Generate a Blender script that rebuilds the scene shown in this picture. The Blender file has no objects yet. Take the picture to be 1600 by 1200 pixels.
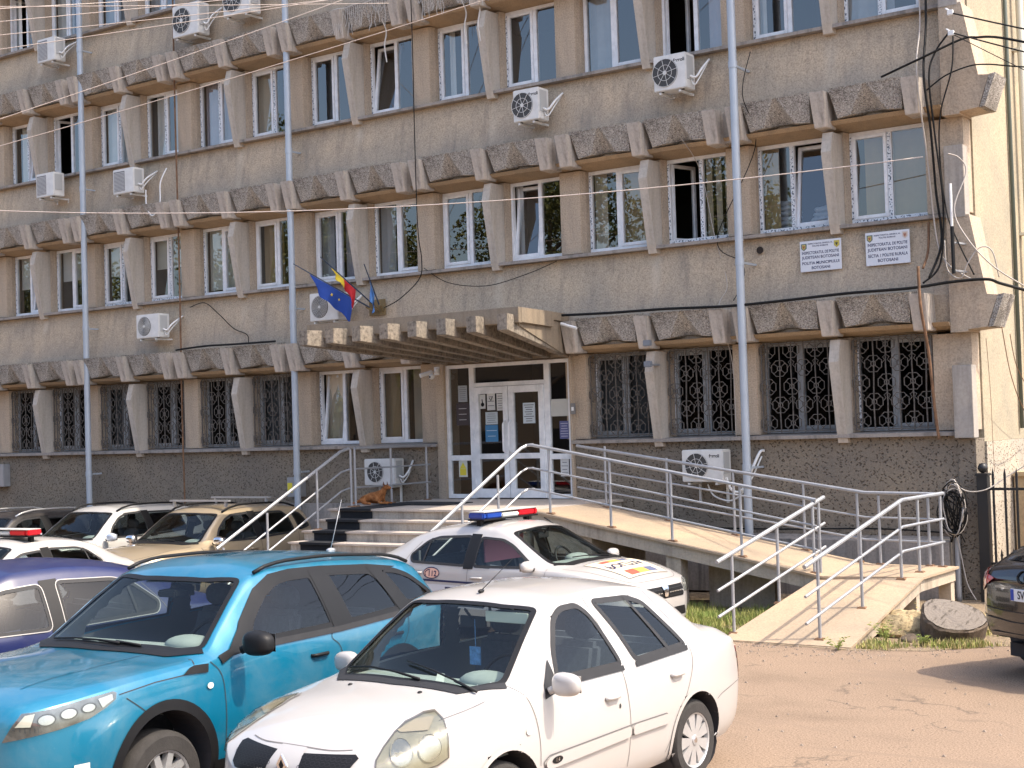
import bpy, bmesh, math, random
from mathutils import Vector, Matrix, geometry
from mathutils.bvhtree import BVHTree
random.seed(7)
PI = math.pi
S = bpy.context.scene
C = S.collection

# ---------------------------------------------------------------- camera
yaw, pit, roll, foc = -0.609, 0.030, -0.0306, 2250.4
cam_d = bpy.data.cameras.new('camera'); cam = bpy.data.objects.new('camera', cam_d); C.objects.link(cam)
fw = Vector((math.sin(yaw)*math.cos(pit), math.cos(yaw)*math.cos(pit), math.sin(pit)))
rt = Vector((math.cos(yaw), -math.sin(yaw), 0)); up = rt.cross(fw)
r2 = math.cos(roll)*rt + math.sin(roll)*up; u2 = -math.sin(roll)*rt + math.cos(roll)*up
M = Matrix((r2, u2, -fw)).transposed().to_4x4(); M.translation = (7.917, -19.614, 2.543)
cam.matrix_world = M
cam_d.sensor_width = 36; cam_d.lens = foc/1600*36; cam_d.clip_end = 2000; cam_d.clip_start = 0.1
S.camera = cam
S.render.resolution_x = 1024; S.render.resolution_y = 768

# ---------------------------------------------------------------- light
SUN_EL, SUN_AZ = math.radians(55.4), math.radians(11.5)      # azimuth measured from +x towards +y
w = bpy.data.worlds.new('World'); S.world = w; w.use_nodes = True
nt = w.node_tree; bg = nt.nodes['Background']
sky = nt.nodes.new('ShaderNodeTexSky'); sky.sky_type = 'NISHITA'; sky.sun_disc = False
sky.sun_elevation = SUN_EL; sky.sun_rotation = PI/2 - SUN_AZ
sky.air_density = 1.0; sky.dust_density = 4.0; sky.ozone_density = 1.0
nt.links.new(sky.outputs[0], bg.inputs[0]); bg.inputs[1].default_value = 0.15
sd = bpy.data.lights.new('sun', 'SUN'); sun = bpy.data.objects.new('sun', sd); C.objects.link(sun)
sd.energy = 2.0; sd.angle = math.radians(0.5); sd.color = (1.0, 0.89, 0.74)
sv = Vector((math.cos(SUN_EL)*math.cos(SUN_AZ), math.cos(SUN_EL)*math.sin(SUN_AZ), math.sin(SUN_EL)))
sun.rotation_euler = sv.to_track_quat('Z', 'Y').to_euler()
S.view_settings.view_transform = 'Standard'; S.view_settings.look = 'None'
S.view_settings.exposure = 1.45; S.view_settings.gamma = 1.0
S.render.engine = 'CYCLES'

# ---------------------------------------------------------------- helpers
def tag(o, label=None, cat=None, group=None, kind=None):
    if label: o['label'] = label
    if cat: o['category'] = cat
    if group: o['group'] = group
    if kind: o['kind'] = kind
    return o
def empty(name, loc=(0,0,0), rz=0, label=None, cat=None, group=None):
    o = bpy.data.objects.new(name, None); C.objects.link(o); o.location = loc; o.rotation_euler = (0,0,rz)
    o.empty_display_size = 0.1
    return tag(o, label, cat, group)
class MB:
    def __init__(s): s.v = []; s.f = []
    def add(s, vs, fs):
        n = len(s.v); s.v += [tuple(p) for p in vs]; s.f += [tuple(i+n for i in f) for f in fs]; return s
    def box(s, x0, x1, y0, y1, z0, z1):
        return s.add([(x0,y0,z0),(x1,y0,z0),(x1,y1,z0),(x0,y1,z0),(x0,y0,z1),(x1,y0,z1),(x1,y1,z1),(x0,y1,z1)],
                     [(0,3,2,1),(4,5,6,7),(0,1,5,4),(1,2,6,5),(2,3,7,6),(3,0,4,7)])
    def hexa(s, p):      # eight corners: bottom four then top four, each counter-clockwise seen from above
        return s.add(p, [(0,3,2,1),(4,5,6,7),(0,1,5,4),(1,2,6,5),(2,3,7,6),(3,0,4,7)])
    def prism(s, poly, a0, a1, ax='y'):   # 2D polygon extruded along an axis
        n = len(poly); vs = []
        for a in (a0, a1):
            for p in poly:
                vs.append({'y': (p[0], a, p[1]), 'x': (a, p[0], p[1]), 'z': (p[0], p[1], a)}[ax])
        return s.add(vs, [tuple(range(n))[::-1], tuple(range(n, 2*n))] + [(i, (i+1) % n, n+(i+1) % n, n+i) for i in range(n)])
    def tube(s, pts, r, n=6, cap=True, r_end=None):
        pts = [Vector(p) for p in pts]; m = len(pts); rings = []
        prev = None
        for i, p in enumerate(pts):
            d = (pts[min(i+1, m-1)] - pts[max(i-1, 0)]).normalized()
            if prev is None:
                a = Vector((0,0,1)) if abs(d.z) < 0.9 else Vector((1,0,0))
                u = d.cross(a).normalized()
            else:
                u = (prev - d*prev.dot(d)).normalized()
            prev = u; w_ = d.cross(u)
            rr = r if r_end is None else r + (r_end-r)*i/max(1, m-1)
            rings.append([p + u*math.cos(2*PI*k/n + PI/n)*rr + w_*math.sin(2*PI*k/n + PI/n)*rr for k in range(n)])
        vs = [q for rg in rings for q in rg]; fs = []
        for i in range(m-1):
            for k in range(n): fs.append((i*n+k, i*n+(k+1) % n, (i+1)*n+(k+1) % n, (i+1)*n+k))
        if cap: fs += [tuple(range(n))[::-1], tuple(range((m-1)*n, m*n))]
        return s.add(vs, fs)
    def lathe(s, prof, c=(0,0,0), ax='z', n=24):   # prof: (radius, height)
        vs = []; fs = []; m = len(prof)
        for r, h in prof:
            for k in range(n):
                a = 2*PI*k/n; x, y = r*math.cos(a), r*math.sin(a)
                vs.append({'z': (c[0]+x, c[1]+y, c[2]+h), 'y': (c[0]+x, c[1]+h, c[2]+y), 'x': (c[0]+h, c[1]+x, c[2]+y)}[ax])
        for i in range(m-1):
            for k in range(n): fs.append((i*n+k, i*n+(k+1) % n, (i+1)*n+(k+1) % n, (i+1)*n+k))
        fs += [tuple(range(n))[::-1], tuple(range((m-1)*n, m*n))]
        return s.add(vs, fs)
    def ell(s, c, r, nu=16, nv=10, p=1.0):   # ellipsoid; p<1 gives a boxier form
        vs = []; fs = []
        f = lambda t: math.copysign(abs(t)**p, t)
        for j in range(nv+1):
            b = -PI/2 + PI*j/nv
            for k in range(nu):
                a = 2*PI*k/nu
                vs.append((c[0]+r[0]*f(math.cos(b))*f(math.cos(a)), c[1]+r[1]*f(math.cos(b))*f(math.sin(a)), c[2]+r[2]*f(math.sin(b))))
        for j in range(nv):
            for k in range(nu): fs.append((j*nu+k, j*nu+(k+1) % nu, (j+1)*nu+(k+1) % nu, (j+1)*nu+k))
        return s.add(vs, fs)
    def xf(s, mat, start=0):
        s.v[start:] = [tuple(mat @ Vector(p)) for p in s.v[start:]]; return s
    def mesh(s, name, mat, smooth=False, fix=True, bevel=0):
        me = bpy.data.meshes.new(name); me.from_pydata(s.v, [], s.f); me.validate()
        bm = bmesh.new(); bm.from_mesh(me)
        if fix: bmesh.ops.recalc_face_normals(bm, faces=bm.faces[:])
        if bevel:
            es = [e for e in bm.edges if len(e.link_faces) == 2 and e.calc_face_angle(0) > 0.5]
            bmesh.ops.bevel(bm, geom=es, offset=bevel, segments=2, affect='EDGES', clamp_overlap=True)
        bm.to_mesh(me); bm.free()
        if mat: me.materials.append(mat)
        if smooth:
            for p in me.polygons: p.use_smooth = True
            if smooth == 'auto':
                try: me.set_sharp_from_angle(angle=math.radians(38))
                except Exception: pass
        return me
    def build(s, name, mat, parent=None, smooth=False, loc=None, fix=True, bevel=0):
        return link(name, s.mesh(name, mat, smooth, fix, bevel), parent, loc)
def link(name, me, parent=None, loc=None):
    o = bpy.data.objects.new(name, me); C.objects.link(o)
    if parent: o.parent = parent
    if loc: o.location = loc
    return o
def copy_tree(o, parent=None):
    c = o.copy(); C.objects.link(c); c.parent = parent
    for ch in list(o.children): copy_tree(ch, c)
    return c
def catmull(pts, n=8):
    P = [Vector(p) for p in pts]; out = []
    for i in range(len(P)-1):
        a = P[max(i-1, 0)]; b = P[i]; c = P[i+1]; d = P[min(i+2, len(P)-1)]
        for k in range(n):
            t = k/n
            out.append(0.5*((2*b) + (c-a)*t + (2*a-5*b+4*c-d)*t*t + (3*b-3*c+d-a)*t**3))
    out.append(P[-1]); return out
def textmesh(s, size, name='lettering', extrude=0.0, bold=0.0, align='CENTER', sx=1.0):
    cu = bpy.data.curves.new(name, 'FONT'); cu.body = s; cu.size = size; cu.align_x = align; cu.align_y = 'CENTER'
    cu.extrude = extrude; cu.offset = bold
    o = bpy.data.objects.new('tmp_text', cu); C.objects.link(o)
    dg = bpy.context.evaluated_depsgraph_get(); dg.update()
    me = bpy.data.meshes.new_from_object(o.evaluated_get(dg)); me.name = name
    bpy.data.objects.remove(o); me.transform(Matrix.Diagonal((sx,1,1,1)))
    me.materials.clear()
    return me

# ---------------------------------------------------------------- materials
def nodes(name):
    m = bpy.data.materials.new(name); m.use_nodes = True
    t = m.node_tree; b = t.nodes['Principled BSDF']; return m, t, b
def N(t, ty, **kw):
    n = t.nodes.new(ty)
    for k, v in kw.items(): setattr(n, k, v)
    return n
def coords(t, scale=(1,1,1), gen='Object'):
    tc = N(t, 'ShaderNodeTexCoord'); mp = N(t, 'ShaderNodeMapping'); mp.inputs['Scale'].default_value = scale
    t.links.new(tc.outputs[gen], mp.inputs[0]); return mp.outputs[0]
def noise(t, co, sc, det=4, rough=0.6, dist=0):
    n = N(t, 'ShaderNodeTexNoise'); n.inputs['Scale'].default_value = sc; n.inputs['Detail'].default_value = det
    n.inputs['Roughness'].default_value = rough; n.inputs['Distortion'].default_value = dist
    t.links.new(co, n.inputs['Vector']); return n.outputs['Fac']
def ramp(t, f, stops, interp='LINEAR'):
    r = N(t, 'ShaderNodeValToRGB'); e = r.color_ramp; e.interpolation = interp
    while len(e.elements) < len(stops): e.elements.new(0.5)
    for el, (p, c) in zip(e.elements, stops):
        el.position = p; el.color = (c[0], c[1], c[2], 1) if hasattr(c, '__len__') else (c, c, c, 1)
    t.links.new(f, r.inputs[0]); return r.outputs[0]
def mixc(t, f, a, b, mode='MIX'):
    m = N(t, 'ShaderNodeMix', data_type='RGBA', blend_type=mode)
    def put(i, v):
        if hasattr(v, 'node'): t.links.new(v, m.inputs[i])
        elif i == 0: m.inputs[0].default_value = v
        else: m.inputs[i].default_value = (v[0], v[1], v[2], 1)
    put(0, f); put(6, a); put(7, b); return m.outputs[2]
def bump(t, b, h, st=0.3, dist=0.01):
    n = N(t, 'ShaderNodeBump'); n.inputs['Strength'].default_value = st; n.inputs['Distance'].default_value = dist
    t.links.new(h, n.inputs['Height']); t.links.new(n.outputs[0], b.inputs['Normal'])
MAT = {}
def simple(name, c, rough=0.5, metal=0.0, var=0.0, vs=8, coat=0.0, bm=0, spec=0.5):
    if name in MAT: return MAT[name]
    m, t, b = nodes(name)
    b.inputs['Roughness'].default_value = rough; b.inputs['Metallic'].default_value = metal
    b.inputs['Coat Weight'].default_value = coat; b.inputs['Coat Roughness'].default_value = 0.04
    b.inputs['Specular IOR Level'].default_value = spec
    co = coords(t); f = noise(t, co, vs, 5, 0.65)
    d = tuple(x*(1-var) for x in c); e = tuple(min(1, x*(1+var*0.6)) for x in c)
    t.links.new(ramp(t, f, [(0.3, d), (0.7, e)]), b.inputs['Base Color'])
    if bm: bump(t, b, noise(t, co, vs*6, 4), bm, 0.01)
    MAT[name] = m; return m

def plaster(name, c, stain=(0.13,0.12,0.115), amt=0.45, grit=70, gs=0.2, bst=0.35, wash=False):
    m, t, b = nodes(name); b.inputs['Roughness'].default_value = 0.92
    b.inputs['Specular IOR Level'].default_value = 0.2
    co = coords(t)
    g = noise(t, co, grit, 3, 0.7)
    base = ramp(t, g, [(0.30, tuple(x*(1-gs*1.6) for x in c)), (0.5, c), (0.72, tuple(min(1, x*(1+gs)) for x in c))])
    big = noise(t, co, 0.9, 6, 0.6, 0.4)
    tone = ramp(t, big, [(0.3, (0.78,0.80,0.84)), (0.7, (1.10,1.05,1.0))])
    base = mixc(t, 1.0, base, tone, 'MULTIPLY')
    st = noise(t, coords(t, (3.2, 3.2, 0.28)), 1.6, 5, 0.7)
    sm = ramp(t, st, [(0.50, 0.0), (0.72, 1.0)])
    mm = N(t, 'ShaderNodeMath', operation='MULTIPLY'); mm.inputs[1].default_value = amt
    t.links.new(sm, mm.inputs[0])
    base = mixc(t, mm.outputs[0], base, stain)
    if wash:      # damp grey zone above each band and pale lime runs below each fin
        sp = N(t, 'ShaderNodeSeparateXYZ'); t.links.new(co, sp.inputs[0])
        def mth(op, a, v=None, w_=None):
            n = N(t, 'ShaderNodeMath', operation=op); t.links.new(a, n.inputs[0])
            for i, q in ((1, v), (2, w_)):
                if q is None: continue
                if hasattr(q, 'node'): t.links.new(q, n.inputs[i])
                else: n.inputs[i].default_value = q
            return n.outputs[0]
        zw = noise(t, coords(t, (1,1,1)), 1.6, 4); zz = mth('ADD', sp.outputs[2], mth('MULTIPLY_ADD', zw, 0.5, -0.25)); zn = mth('MULTIPLY', zz, 1/15.0)
        st_ = [(0.0, 0.0)]
        for T0 in (4.18, 7.15, 10.06): st_ += [((T0-.35)/15, 0.0), ((T0-.02)/15, 1.0), ((T0+.55)/15, 0.0)]
        base = mixc(t, mth('MULTIPLY', ramp(t, zn, st_), 0.42), base, (0.225,0.215,0.205))
        pp = mth('PINGPONG', mth('ADD', sp.outputs[0], mth('MULTIPLY_ADD', noise(t, coords(t, (1,1,1.2)), 2.5, 3), 0.16, -0.08)), 1.5)
        mx_ = ramp(t, pp, [(0.02, 1.0), (0.13, 0.0)])
        s2 = [(0.0, 0.0)]
        for W0 in (5.2, 8.1, 11.0): s2 += [((W0-1.0)/15, 0.0), ((W0-.1)/15, 1.0), ((W0+.03)/15, 0.0)]
        mz = ramp(t, zn, s2); nn = ramp(t, noise(t, coords(t, (0.35,1,1)), 0.9, 2), [(0.42, 0.15), (0.6, 1.0)])
        base = mixc(t, mth('MULTIPLY', mth('MULTIPLY', mx_, mz), mth('MULTIPLY', nn, 0.6)), base, (0.60,0.53,0.43))
    t.links.new(base, b.inputs['Base Color'])
    bump(t, b, g, bst, 0.012)
    MAT[name] = m; return m
M_pl = plaster('spandrel_plaster', (0.485,0.40,0.295), gs=0.26, bst=0.8, grit=42, wash=True)
M_pil = plaster('pilaster_plaster', (0.49,0.40,0.30), amt=0.4, grit=45)
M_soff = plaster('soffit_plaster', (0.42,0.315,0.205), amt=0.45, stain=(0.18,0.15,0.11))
M_conc = plaster('smooth_concrete', (0.40,0.37,0.33), stain=(0.17,0.155,0.14), amt=0.6, grit=25, gs=0.08, bst=0.15)
M_conc_d = plaster('weathered_concrete', (0.33,0.30,0.27), stain=(0.09,0.085,0.08), amt=0.8, grit=30, gs=0.12, bst=0.25)
M_side = plaster('cream_plaster', (0.40,0.35,0.255), stain=(0.31,0.26,0.19), amt=0.25, grit=38, gs=0.18)
M_canopy = plaster('canopy_concrete', (0.29,0.24,0.18), stain=(0.15,0.12,0.09), amt=0.55, grit=30, gs=0.1, bst=0.2)
M_canopy_b = plaster('stained_canopy_beam', (0.27,0.235,0.19), stain=(0.06,0.055,0.05), amt=0.7, grit=18, gs=0.35, bst=0.25)
M_rampc = plaster('ramp_concrete', (0.46,0.40,0.32), stain=(0.16,0.13,0.10), amt=0.6, grit=25, gs=0.1, bst=0.2)
M_tan = plaster('tan_wall_plaster', (0.50,0.38,0.23), stain=(0.32,0.24,0.15), amt=0.35, grit=20, gs=0.12)

def aggregate():
    m, t, b = nodes('exposed_aggregate'); b.inputs['Roughness'].default_value = 0.95; b.inputs['Specular IOR Level'].default_value = 0.15
    co = coords(t)
    v = N(t, 'ShaderNodeTexVoronoi'); v.inputs['Scale'].default_value = 85; t.links.new(co, v.inputs['Vector'])
    sep = N(t, 'ShaderNodeSeparateColor'); t.links.new(v.outputs['Color'], sep.inputs[0])
    c1 = ramp(t, sep.outputs[0], [(0.0, (0.19,0.175,0.16)), (0.35, (0.42,0.39,0.35)), (0.7, (0.56,0.525,0.475)), (1.0, (0.72,0.69,0.64))])
    big = ramp(t, noise(t, co, 1.7, 5, 0.6), [(0.36, (0.45,0.43,0.41)), (0.55, (1.0,0.98,0.96))])
    c1 = mixc(t, 0.9, c1, big, 'MULTIPLY')
    t.links.new(c1, b.inputs['Base Color']); bump(t, b, v.outputs['Distance'], 0.9, 0.02)
    return m
M_agg = aggregate()
def dashes(name, c, dark):
    m, t, b = nodes(name); b.inputs['Roughness'].default_value = 0.95; b.inputs['Specular IOR Level'].default_value = 0.15
    co = coords(t)
    nd = N(t, 'ShaderNodeTexNoise'); nd.inputs['Scale'].default_value = 5; t.links.new(co, nd.inputs['Vector'])
    ad = N(t, 'ShaderNodeVectorMath', operation='MULTIPLY_ADD'); ad.inputs[1].default_value = (0.10,0.10,0.10)
    t.links.new(nd.outputs['Color'], ad.inputs[0]); t.links.new(co, ad.inputs[2])
    out = []
    for rot, sc in ((0.7, (1.0,1.0,1.8)), (-0.5, (1.0,1.0,1.9))):
        m0 = N(t, 'ShaderNodeMapping'); m0.inputs['Rotation'].default_value = (0, rot, 0); m0.inputs['Location'].default_value = (rot, 0, rot*3)
        mp = N(t, 'ShaderNodeMapping'); mp.inputs['Scale'].default_value = sc
        t.links.new(ad.outputs[0], m0.inputs[0]); t.links.new(m0.outputs[0], mp.inputs[0])
        v = N(t, 'ShaderNodeTexVoronoi'); v.inputs['Scale'].default_value = 14; t.links.new(mp.outputs[0], v.inputs['Vector'])
        out.append(ramp(t, v.outputs['Distance'], [(0.14, 0.9), (0.27, 0.0)]))
    mx = N(t, 'ShaderNodeMath', operation='MAXIMUM'); t.links.new(out[0], mx.inputs[0]); t.links.new(out[1], mx.inputs[1])
    g = noise(t, co, 60, 3)
    base = ramp(t, g, [(0.3, tuple(x*0.75 for x in c)), (0.7, tuple(x*1.15 for x in c))])
    tone = ramp(t, noise(t, co, 0.8, 5), [(0.3, (0.75,0.76,0.8)), (0.7, (1.1,1.06,1.0))])
    base = mixc(t, 1.0, base, tone, 'MULTIPLY')
    base = mixc(t, mx.outputs[0], base, dark)
    t.links.new(base, b.inputs['Base Color'])
    inv = N(t, 'ShaderNodeMath', operation='SUBTRACT'); inv.inputs[0].default_value = 1; t.links.new(mx.outputs[0], inv.inputs[1])
    bump(t, b, inv.outputs[0], 0.8, 0.03); return m
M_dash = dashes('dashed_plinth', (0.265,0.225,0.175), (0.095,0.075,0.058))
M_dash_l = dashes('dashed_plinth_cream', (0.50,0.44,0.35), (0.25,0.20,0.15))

def asphalt():
    m, t, b = nodes('dusty_asphalt'); b.inputs['Roughness'].default_value = 0.95; b.inputs['Specular IOR Level'].default_value = 0.15
    co = coords(t)
    g = noise(t, co, 62, 4, 0.85)
    c = ramp(t, g, [(0.36, (0.07,0.05,0.036)), (0.46, (0.24,0.176,0.127)), (0.58, (0.31,0.23,0.168)), (0.72, (0.45,0.35,0.26))])
    tone = ramp(t, noise(t, co, 0.45, 7, 0.62, 0.6), [(0.30, (0.72,0.71,0.70)), (0.45, (0.93,0.92,0.91)), (0.68, (1.02,1.0,0.98))])
    c = mixc(t, 1.0, c, tone, 'MULTIPLY')
    v = N(t, 'ShaderNodeTexVoronoi', feature='DISTANCE_TO_EDGE'); v.inputs['Scale'].default_value = 0.42
    nd = N(t, 'ShaderNodeTexNoise'); nd.inputs['Scale'].default_value = 1.6; nd.inputs['Detail'].default_value = 6; t.links.new(co, nd.inputs['Vector'])
    ad = N(t, 'ShaderNodeVectorMath', operation='MULTIPLY_ADD'); ad.inputs[1].default_value = (1.6,1.6,0)
    t.links.new(nd.outputs['Color'], ad.inputs[0]); t.links.new(co, ad.inputs[2]); t.links.new(ad.outputs[0], v.inputs['Vector'])
    cr = ramp(t, v.outputs['Distance'], [(0.0, 1.0), (0.012, 0.0)])
    gate = ramp(t, noise(t, co, 0.9, 3), [(0.5, 0.0), (0.58, 0.75)])
    mm = N(t, 'ShaderNodeMath', operation='MULTIPLY'); t.links.new(cr, mm.inputs[0]); t.links.new(gate, mm.inputs[1])
    c = mixc(t, mm.outputs[0], c, (0.10,0.08,0.065))
    # long worn band of older tarmac
    wv = noise(t, coords(t, (0.28, 1.5, 1)), 0.8, 6, 0.6, 0.8)
    c = mixc(t, ramp(t, wv, [(0.54, 0.0), (0.60, 0.55)]), c, (0.21,0.155,0.115))
    oil = noise(t, co, 1.1, 5, 0.7, 0.3); c = mixc(t, ramp(t, oil, [(0.66, 0.0), (0.72, 0.5)]), c, (0.12,0.09,0.07))
    t.links.new(c, b.inputs['Base Color']); bump(t, b, g, 0.5, 0.008); return m
M_asph = asphalt()
def earth():
    m, t, b = nodes('dry_earth'); b.inputs['Roughness'].default_value = 1
    co = coords(t); g = noise(t, co, 14, 8, 0.75)
    t.links.new(ramp(t, g, [(0.3, (0.13,0.095,0.06)), (0.5, (0.27,0.20,0.13)), (0.7, (0.40,0.32,0.21))]), b.inputs['Base Color'])
    bump(t, b, g, 0.9, 0.05); return m
M_earth = earth()
def grassm(name, a, c_):
    m, t, b = nodes(name); b.inputs['Roughness'].default_value = 0.7
    f = noise(t, coords(t), 2.3, 4)
    t.links.new(ramp(t, f, [(0.35, a), (0.65, c_)]), b.inputs['Base Color']); return m
M_grass = grassm('grass_blades', (0.15,0.22,0.04), (0.38,0.37,0.11))
M_straw = grassm('dry_grass_blades', (0.42,0.34,0.15), (0.54,0.45,0.22))
M_leaf = grassm('tree_leaves', (0.05,0.075,0.012), (0.14,0.13,0.02))
M_bark = simple('tree_bark', (0.12,0.09,0.065), 0.95, var=0.4, vs=12, bm=0.8)

def pvc():
    m, t, b = nodes('white_window_plastic'); b.inputs['Roughness'].default_value = 0.35
    f = noise(t, coords(t), 5, 5)
    t.links.new(ramp(t, f, [(0.3, (0.66,0.68,0.70)), (0.6, (0.86,0.87,0.88))]), b.inputs['Base Color']); return m
M_pvc = pvc()
def film():
    m, t, b = nodes('printed_protective_film'); b.inputs['Roughness'].default_value = 0.3
    co = coords(t, (1,1,1)); f = noise(t, co, 34, 2, 0.5)
    t.links.new(ramp(t, f, [(0.53, (0.74,0.77,0.80)), (0.57, (0.06,0.09,0.13))], 'LINEAR'), b.inputs['Base Color']); return m
M_film = film()
M_pvc_g = simple('grey_window_frame', (0.30,0.31,0.31), 0.5, var=0.35, vs=7)  # darker grey version of the frame plastic for the grilled windows
def glassm(name, tint, refl=1.45, rough=0.0, base=0.0, gc=0.9):
    m = bpy.data.materials.new(name); m.use_nodes = True; t = m.node_tree; t.nodes.clear()
    out = N(t, 'ShaderNodeOutputMaterial'); mx = N(t, 'ShaderNodeMixShader'); tr = N(t, 'ShaderNodeBsdfTransparent')
    gl = N(t, 'ShaderNodeBsdfGlossy'); gl.inputs['Roughness'].default_value = rough; gl.inputs['Color'].default_value = (gc,gc,gc,1)
    tr.inputs['Color'].default_value = (*tint, 1); fr = N(t, 'ShaderNodeFresnel'); ge = N(t, 'ShaderNodeNewGeometry'); io = N(t, 'ShaderNodeMath', operation='MULTIPLY_ADD'); io.inputs[1].default_value = 1/refl-refl; io.inputs[2].default_value = refl      # thin sheet: both faces reflect alike
    t.links.new(ge.outputs['Backfacing'], io.inputs[0]); t.links.new(io.outputs[0], fr.inputs['IOR'])
    ad = N(t, 'ShaderNodeMath', operation='ADD', use_clamp=True); ad.inputs[1].default_value = base
    t.links.new(fr.outputs[0], ad.inputs[0]); t.links.new(ad.outputs[0], mx.inputs[0])
    t.links.new(tr.outputs[0], mx.inputs[1]); t.links.new(gl.outputs[0], mx.inputs[2]); t.links.new(mx.outputs[0], out.inputs[0])
    return m
M_glass = glassm('window_glass', (0.74,0.76,0.76), 1.6, 0.0, 0.10, 0.85)
M_cglass = glassm('car_glass', (0.84,0.93,0.91), 1.5, 0.0, 0.02, 0.5)
M_cglass_s = glassm('car_side_glass', (0.62,0.68,0.68), 1.5, 0.0, 0.03, 0.55)
M_cglass_n = glassm('dim_car_glass', (0.40,0.44,0.47), 1.5, 0.0, 0.03, 0.5)
M_cglass_d = glassm('tinted_car_glass', (0.10,0.12,0.13), 1.55, 0.0, 0.03)
M_lens = glassm('lamp_lens', (0.80,0.82,0.80), 1.5, 0.02, 0.05)
M_lens_y = glassm('clouded_lamp_lens', (0.74,0.73,0.66), 1.5, 0.12, 0.05)
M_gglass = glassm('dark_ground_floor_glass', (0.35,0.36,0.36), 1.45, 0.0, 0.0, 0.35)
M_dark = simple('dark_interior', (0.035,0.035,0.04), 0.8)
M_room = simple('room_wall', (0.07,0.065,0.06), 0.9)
M_blk = simple('black_plastic', (0.011,0.011,0.012), 0.5, var=0.15, spec=0.25)
M_blkm = simple('black_painted_iron', (0.015,0.015,0.016), 0.45)
M_iron = simple('weathered_grille_iron', (0.125,0.11,0.095), 0.75, var=0.5, vs=20)
M_galv = simple('grey_painted_steel', (0.36,0.37,0.39), 0.38, 0.35, var=0.12, vs=6)
M_pipe = simple('white_downpipe_metal', (0.40,0.45,0.51), 0.35, 0.1, var=0.1, vs=2)
M_pipe_c = simple('cream_downpipe_metal', (0.62,0.60,0.50), 0.4, 0.1, var=0.1, vs=2)
M_acw = simple('ac_white_metal', (0.66,0.66,0.64), 0.45, var=0.12, vs=6)
M_acd = simple('ac_fan_grille', (0.05,0.05,0.05), 0.6)
M_white = simple('white_plastic', (0.78,0.78,0.76), 0.4, var=0.05)
M_cable = simple('black_cable_rubber', (0.010,0.010,0.010), 0.6, spec=0.2)
M_cableg = simple('grey_cable_sheath', (0.42,0.38,0.34), 0.55)
M_rust = simple('rusty_metal', (0.20,0.11,0.06), 0.9, var=0.5, vs=10)
M_tile = plaster('terrazzo_tread', (0.50,0.44,0.38), stain=(0.3,0.25,0.2), amt=0.3, grit=60, gs=0.15, bst=0.05)
M_riser = plaster('stained_riser', (0.42,0.38,0.32), stain=(0.14,0.11,0.09), amt=0.7, grit=40, gs=0.12, bst=0.1)
M_carpet = simple('black_rubber_carpet', (0.012,0.013,0.016), 0.95, var=0.3, vs=60, bm=0.4)
M_curt = {}
for nm, c in (('beige', (0.60,0.52,0.40)), ('brown', (0.42,0.31,0.17)), ('grey', (0.45,0.47,0.49)), ('white', (0.78,0.79,0.76)), ('cream', (0.72,0.71,0.62)), ('lilac', (0.52,0.49,0.55))):
    M_curt[nm] = simple('curtain_'+nm, c, 0.95, var=0.12, vs=3)

# ================================================================ GROUND
gz = lambda x: 0.0 if x > -1 else 0.028*(x+1) if x > -40 else -1.092      # the yard falls gently to the left
m = MB(); gx = [-220,-40,-30,-20,-12,-6,-1,220]
m.add([(x,y,gz(x)) for x in gx for y in (-220,220)], [(2*i,2*i+2,2*i+3,2*i+1) for i in range(len(gx)-1)])
tag(m.build('ground', M_asph), kind='structure')
m = MB()
pts = [(1.9,-4.62),(2.6,-4.35),(3.35,-3.6),(5.2,-2.9),(9,-2.4),(9,0.1),(1.95,0.1),(1.0,0.1),(-1.0,0.1),(-3.6,0.1),(-3.6,-4.4),(-1.0,-4.8),(-0.3,-4.75),(0.3,-4.55)]
m.add([(x,y,gz(x)+0.004) for x,y in pts], [tuple(range(len(pts)))])
tag(m.build('earth_verge', M_earth), kind='structure')

# ================================================================ BUILDING
B = empty('office_building', (0,0,0), 0, 'four storey grey plastered office block with angular concrete bands above each row of windows', 'building')
WB = [2.33, 5.33, 8.23, 11.15]         # window bottoms
WH = [1.35, 1.32, 1.33, 1.33]
HT = 14.2
XL, XR = -25.5, 1.86
NM = 9
for k in range(4):
    z0, T = WB[k], WB[k]+WH[k]
    zn = WB[k+1]-0.09 if k < 3 else HT
    # spandrel above this row, leaning outward to its foot
    m = MB(); zb_ = T+0.50
    m.prism([(0.42,T+0.12),(-0.02,T+0.12),(-0.06,zb_),(0.10,zn),(0.42,zn)], XL, 1.62, 'x')
    m.build('spandrel_wall', M_pl, B)
    # head / soffit strip sloping from window head to the band
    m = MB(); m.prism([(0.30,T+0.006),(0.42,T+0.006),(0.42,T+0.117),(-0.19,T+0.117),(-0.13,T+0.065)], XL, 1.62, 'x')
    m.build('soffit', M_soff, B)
    # sill
    m = MB(); m.prism([(0.38,z0-0.02),(0.30,z0-0.006),(-0.03,z0-0.035),(-0.03,z0-0.085),(0.38,z0-0.085)], XL, 1.80, 'x')
    for xx in ([] if k else [(-7.34, -4.58)]): pass
    if k == 0:
        m = MB()
        for a, b_ in ((XL,-7.36),(-4.60,1.80)):
            m.prism([(0.38,z0-0.02),(0.30,z0-0.006),(-0.05,z0-0.035),(-0.05,z0-0.085),(0.38,z0-0.085)], a, b_, 'x')
    m.build('window_sill', M_conc_d, B)
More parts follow.
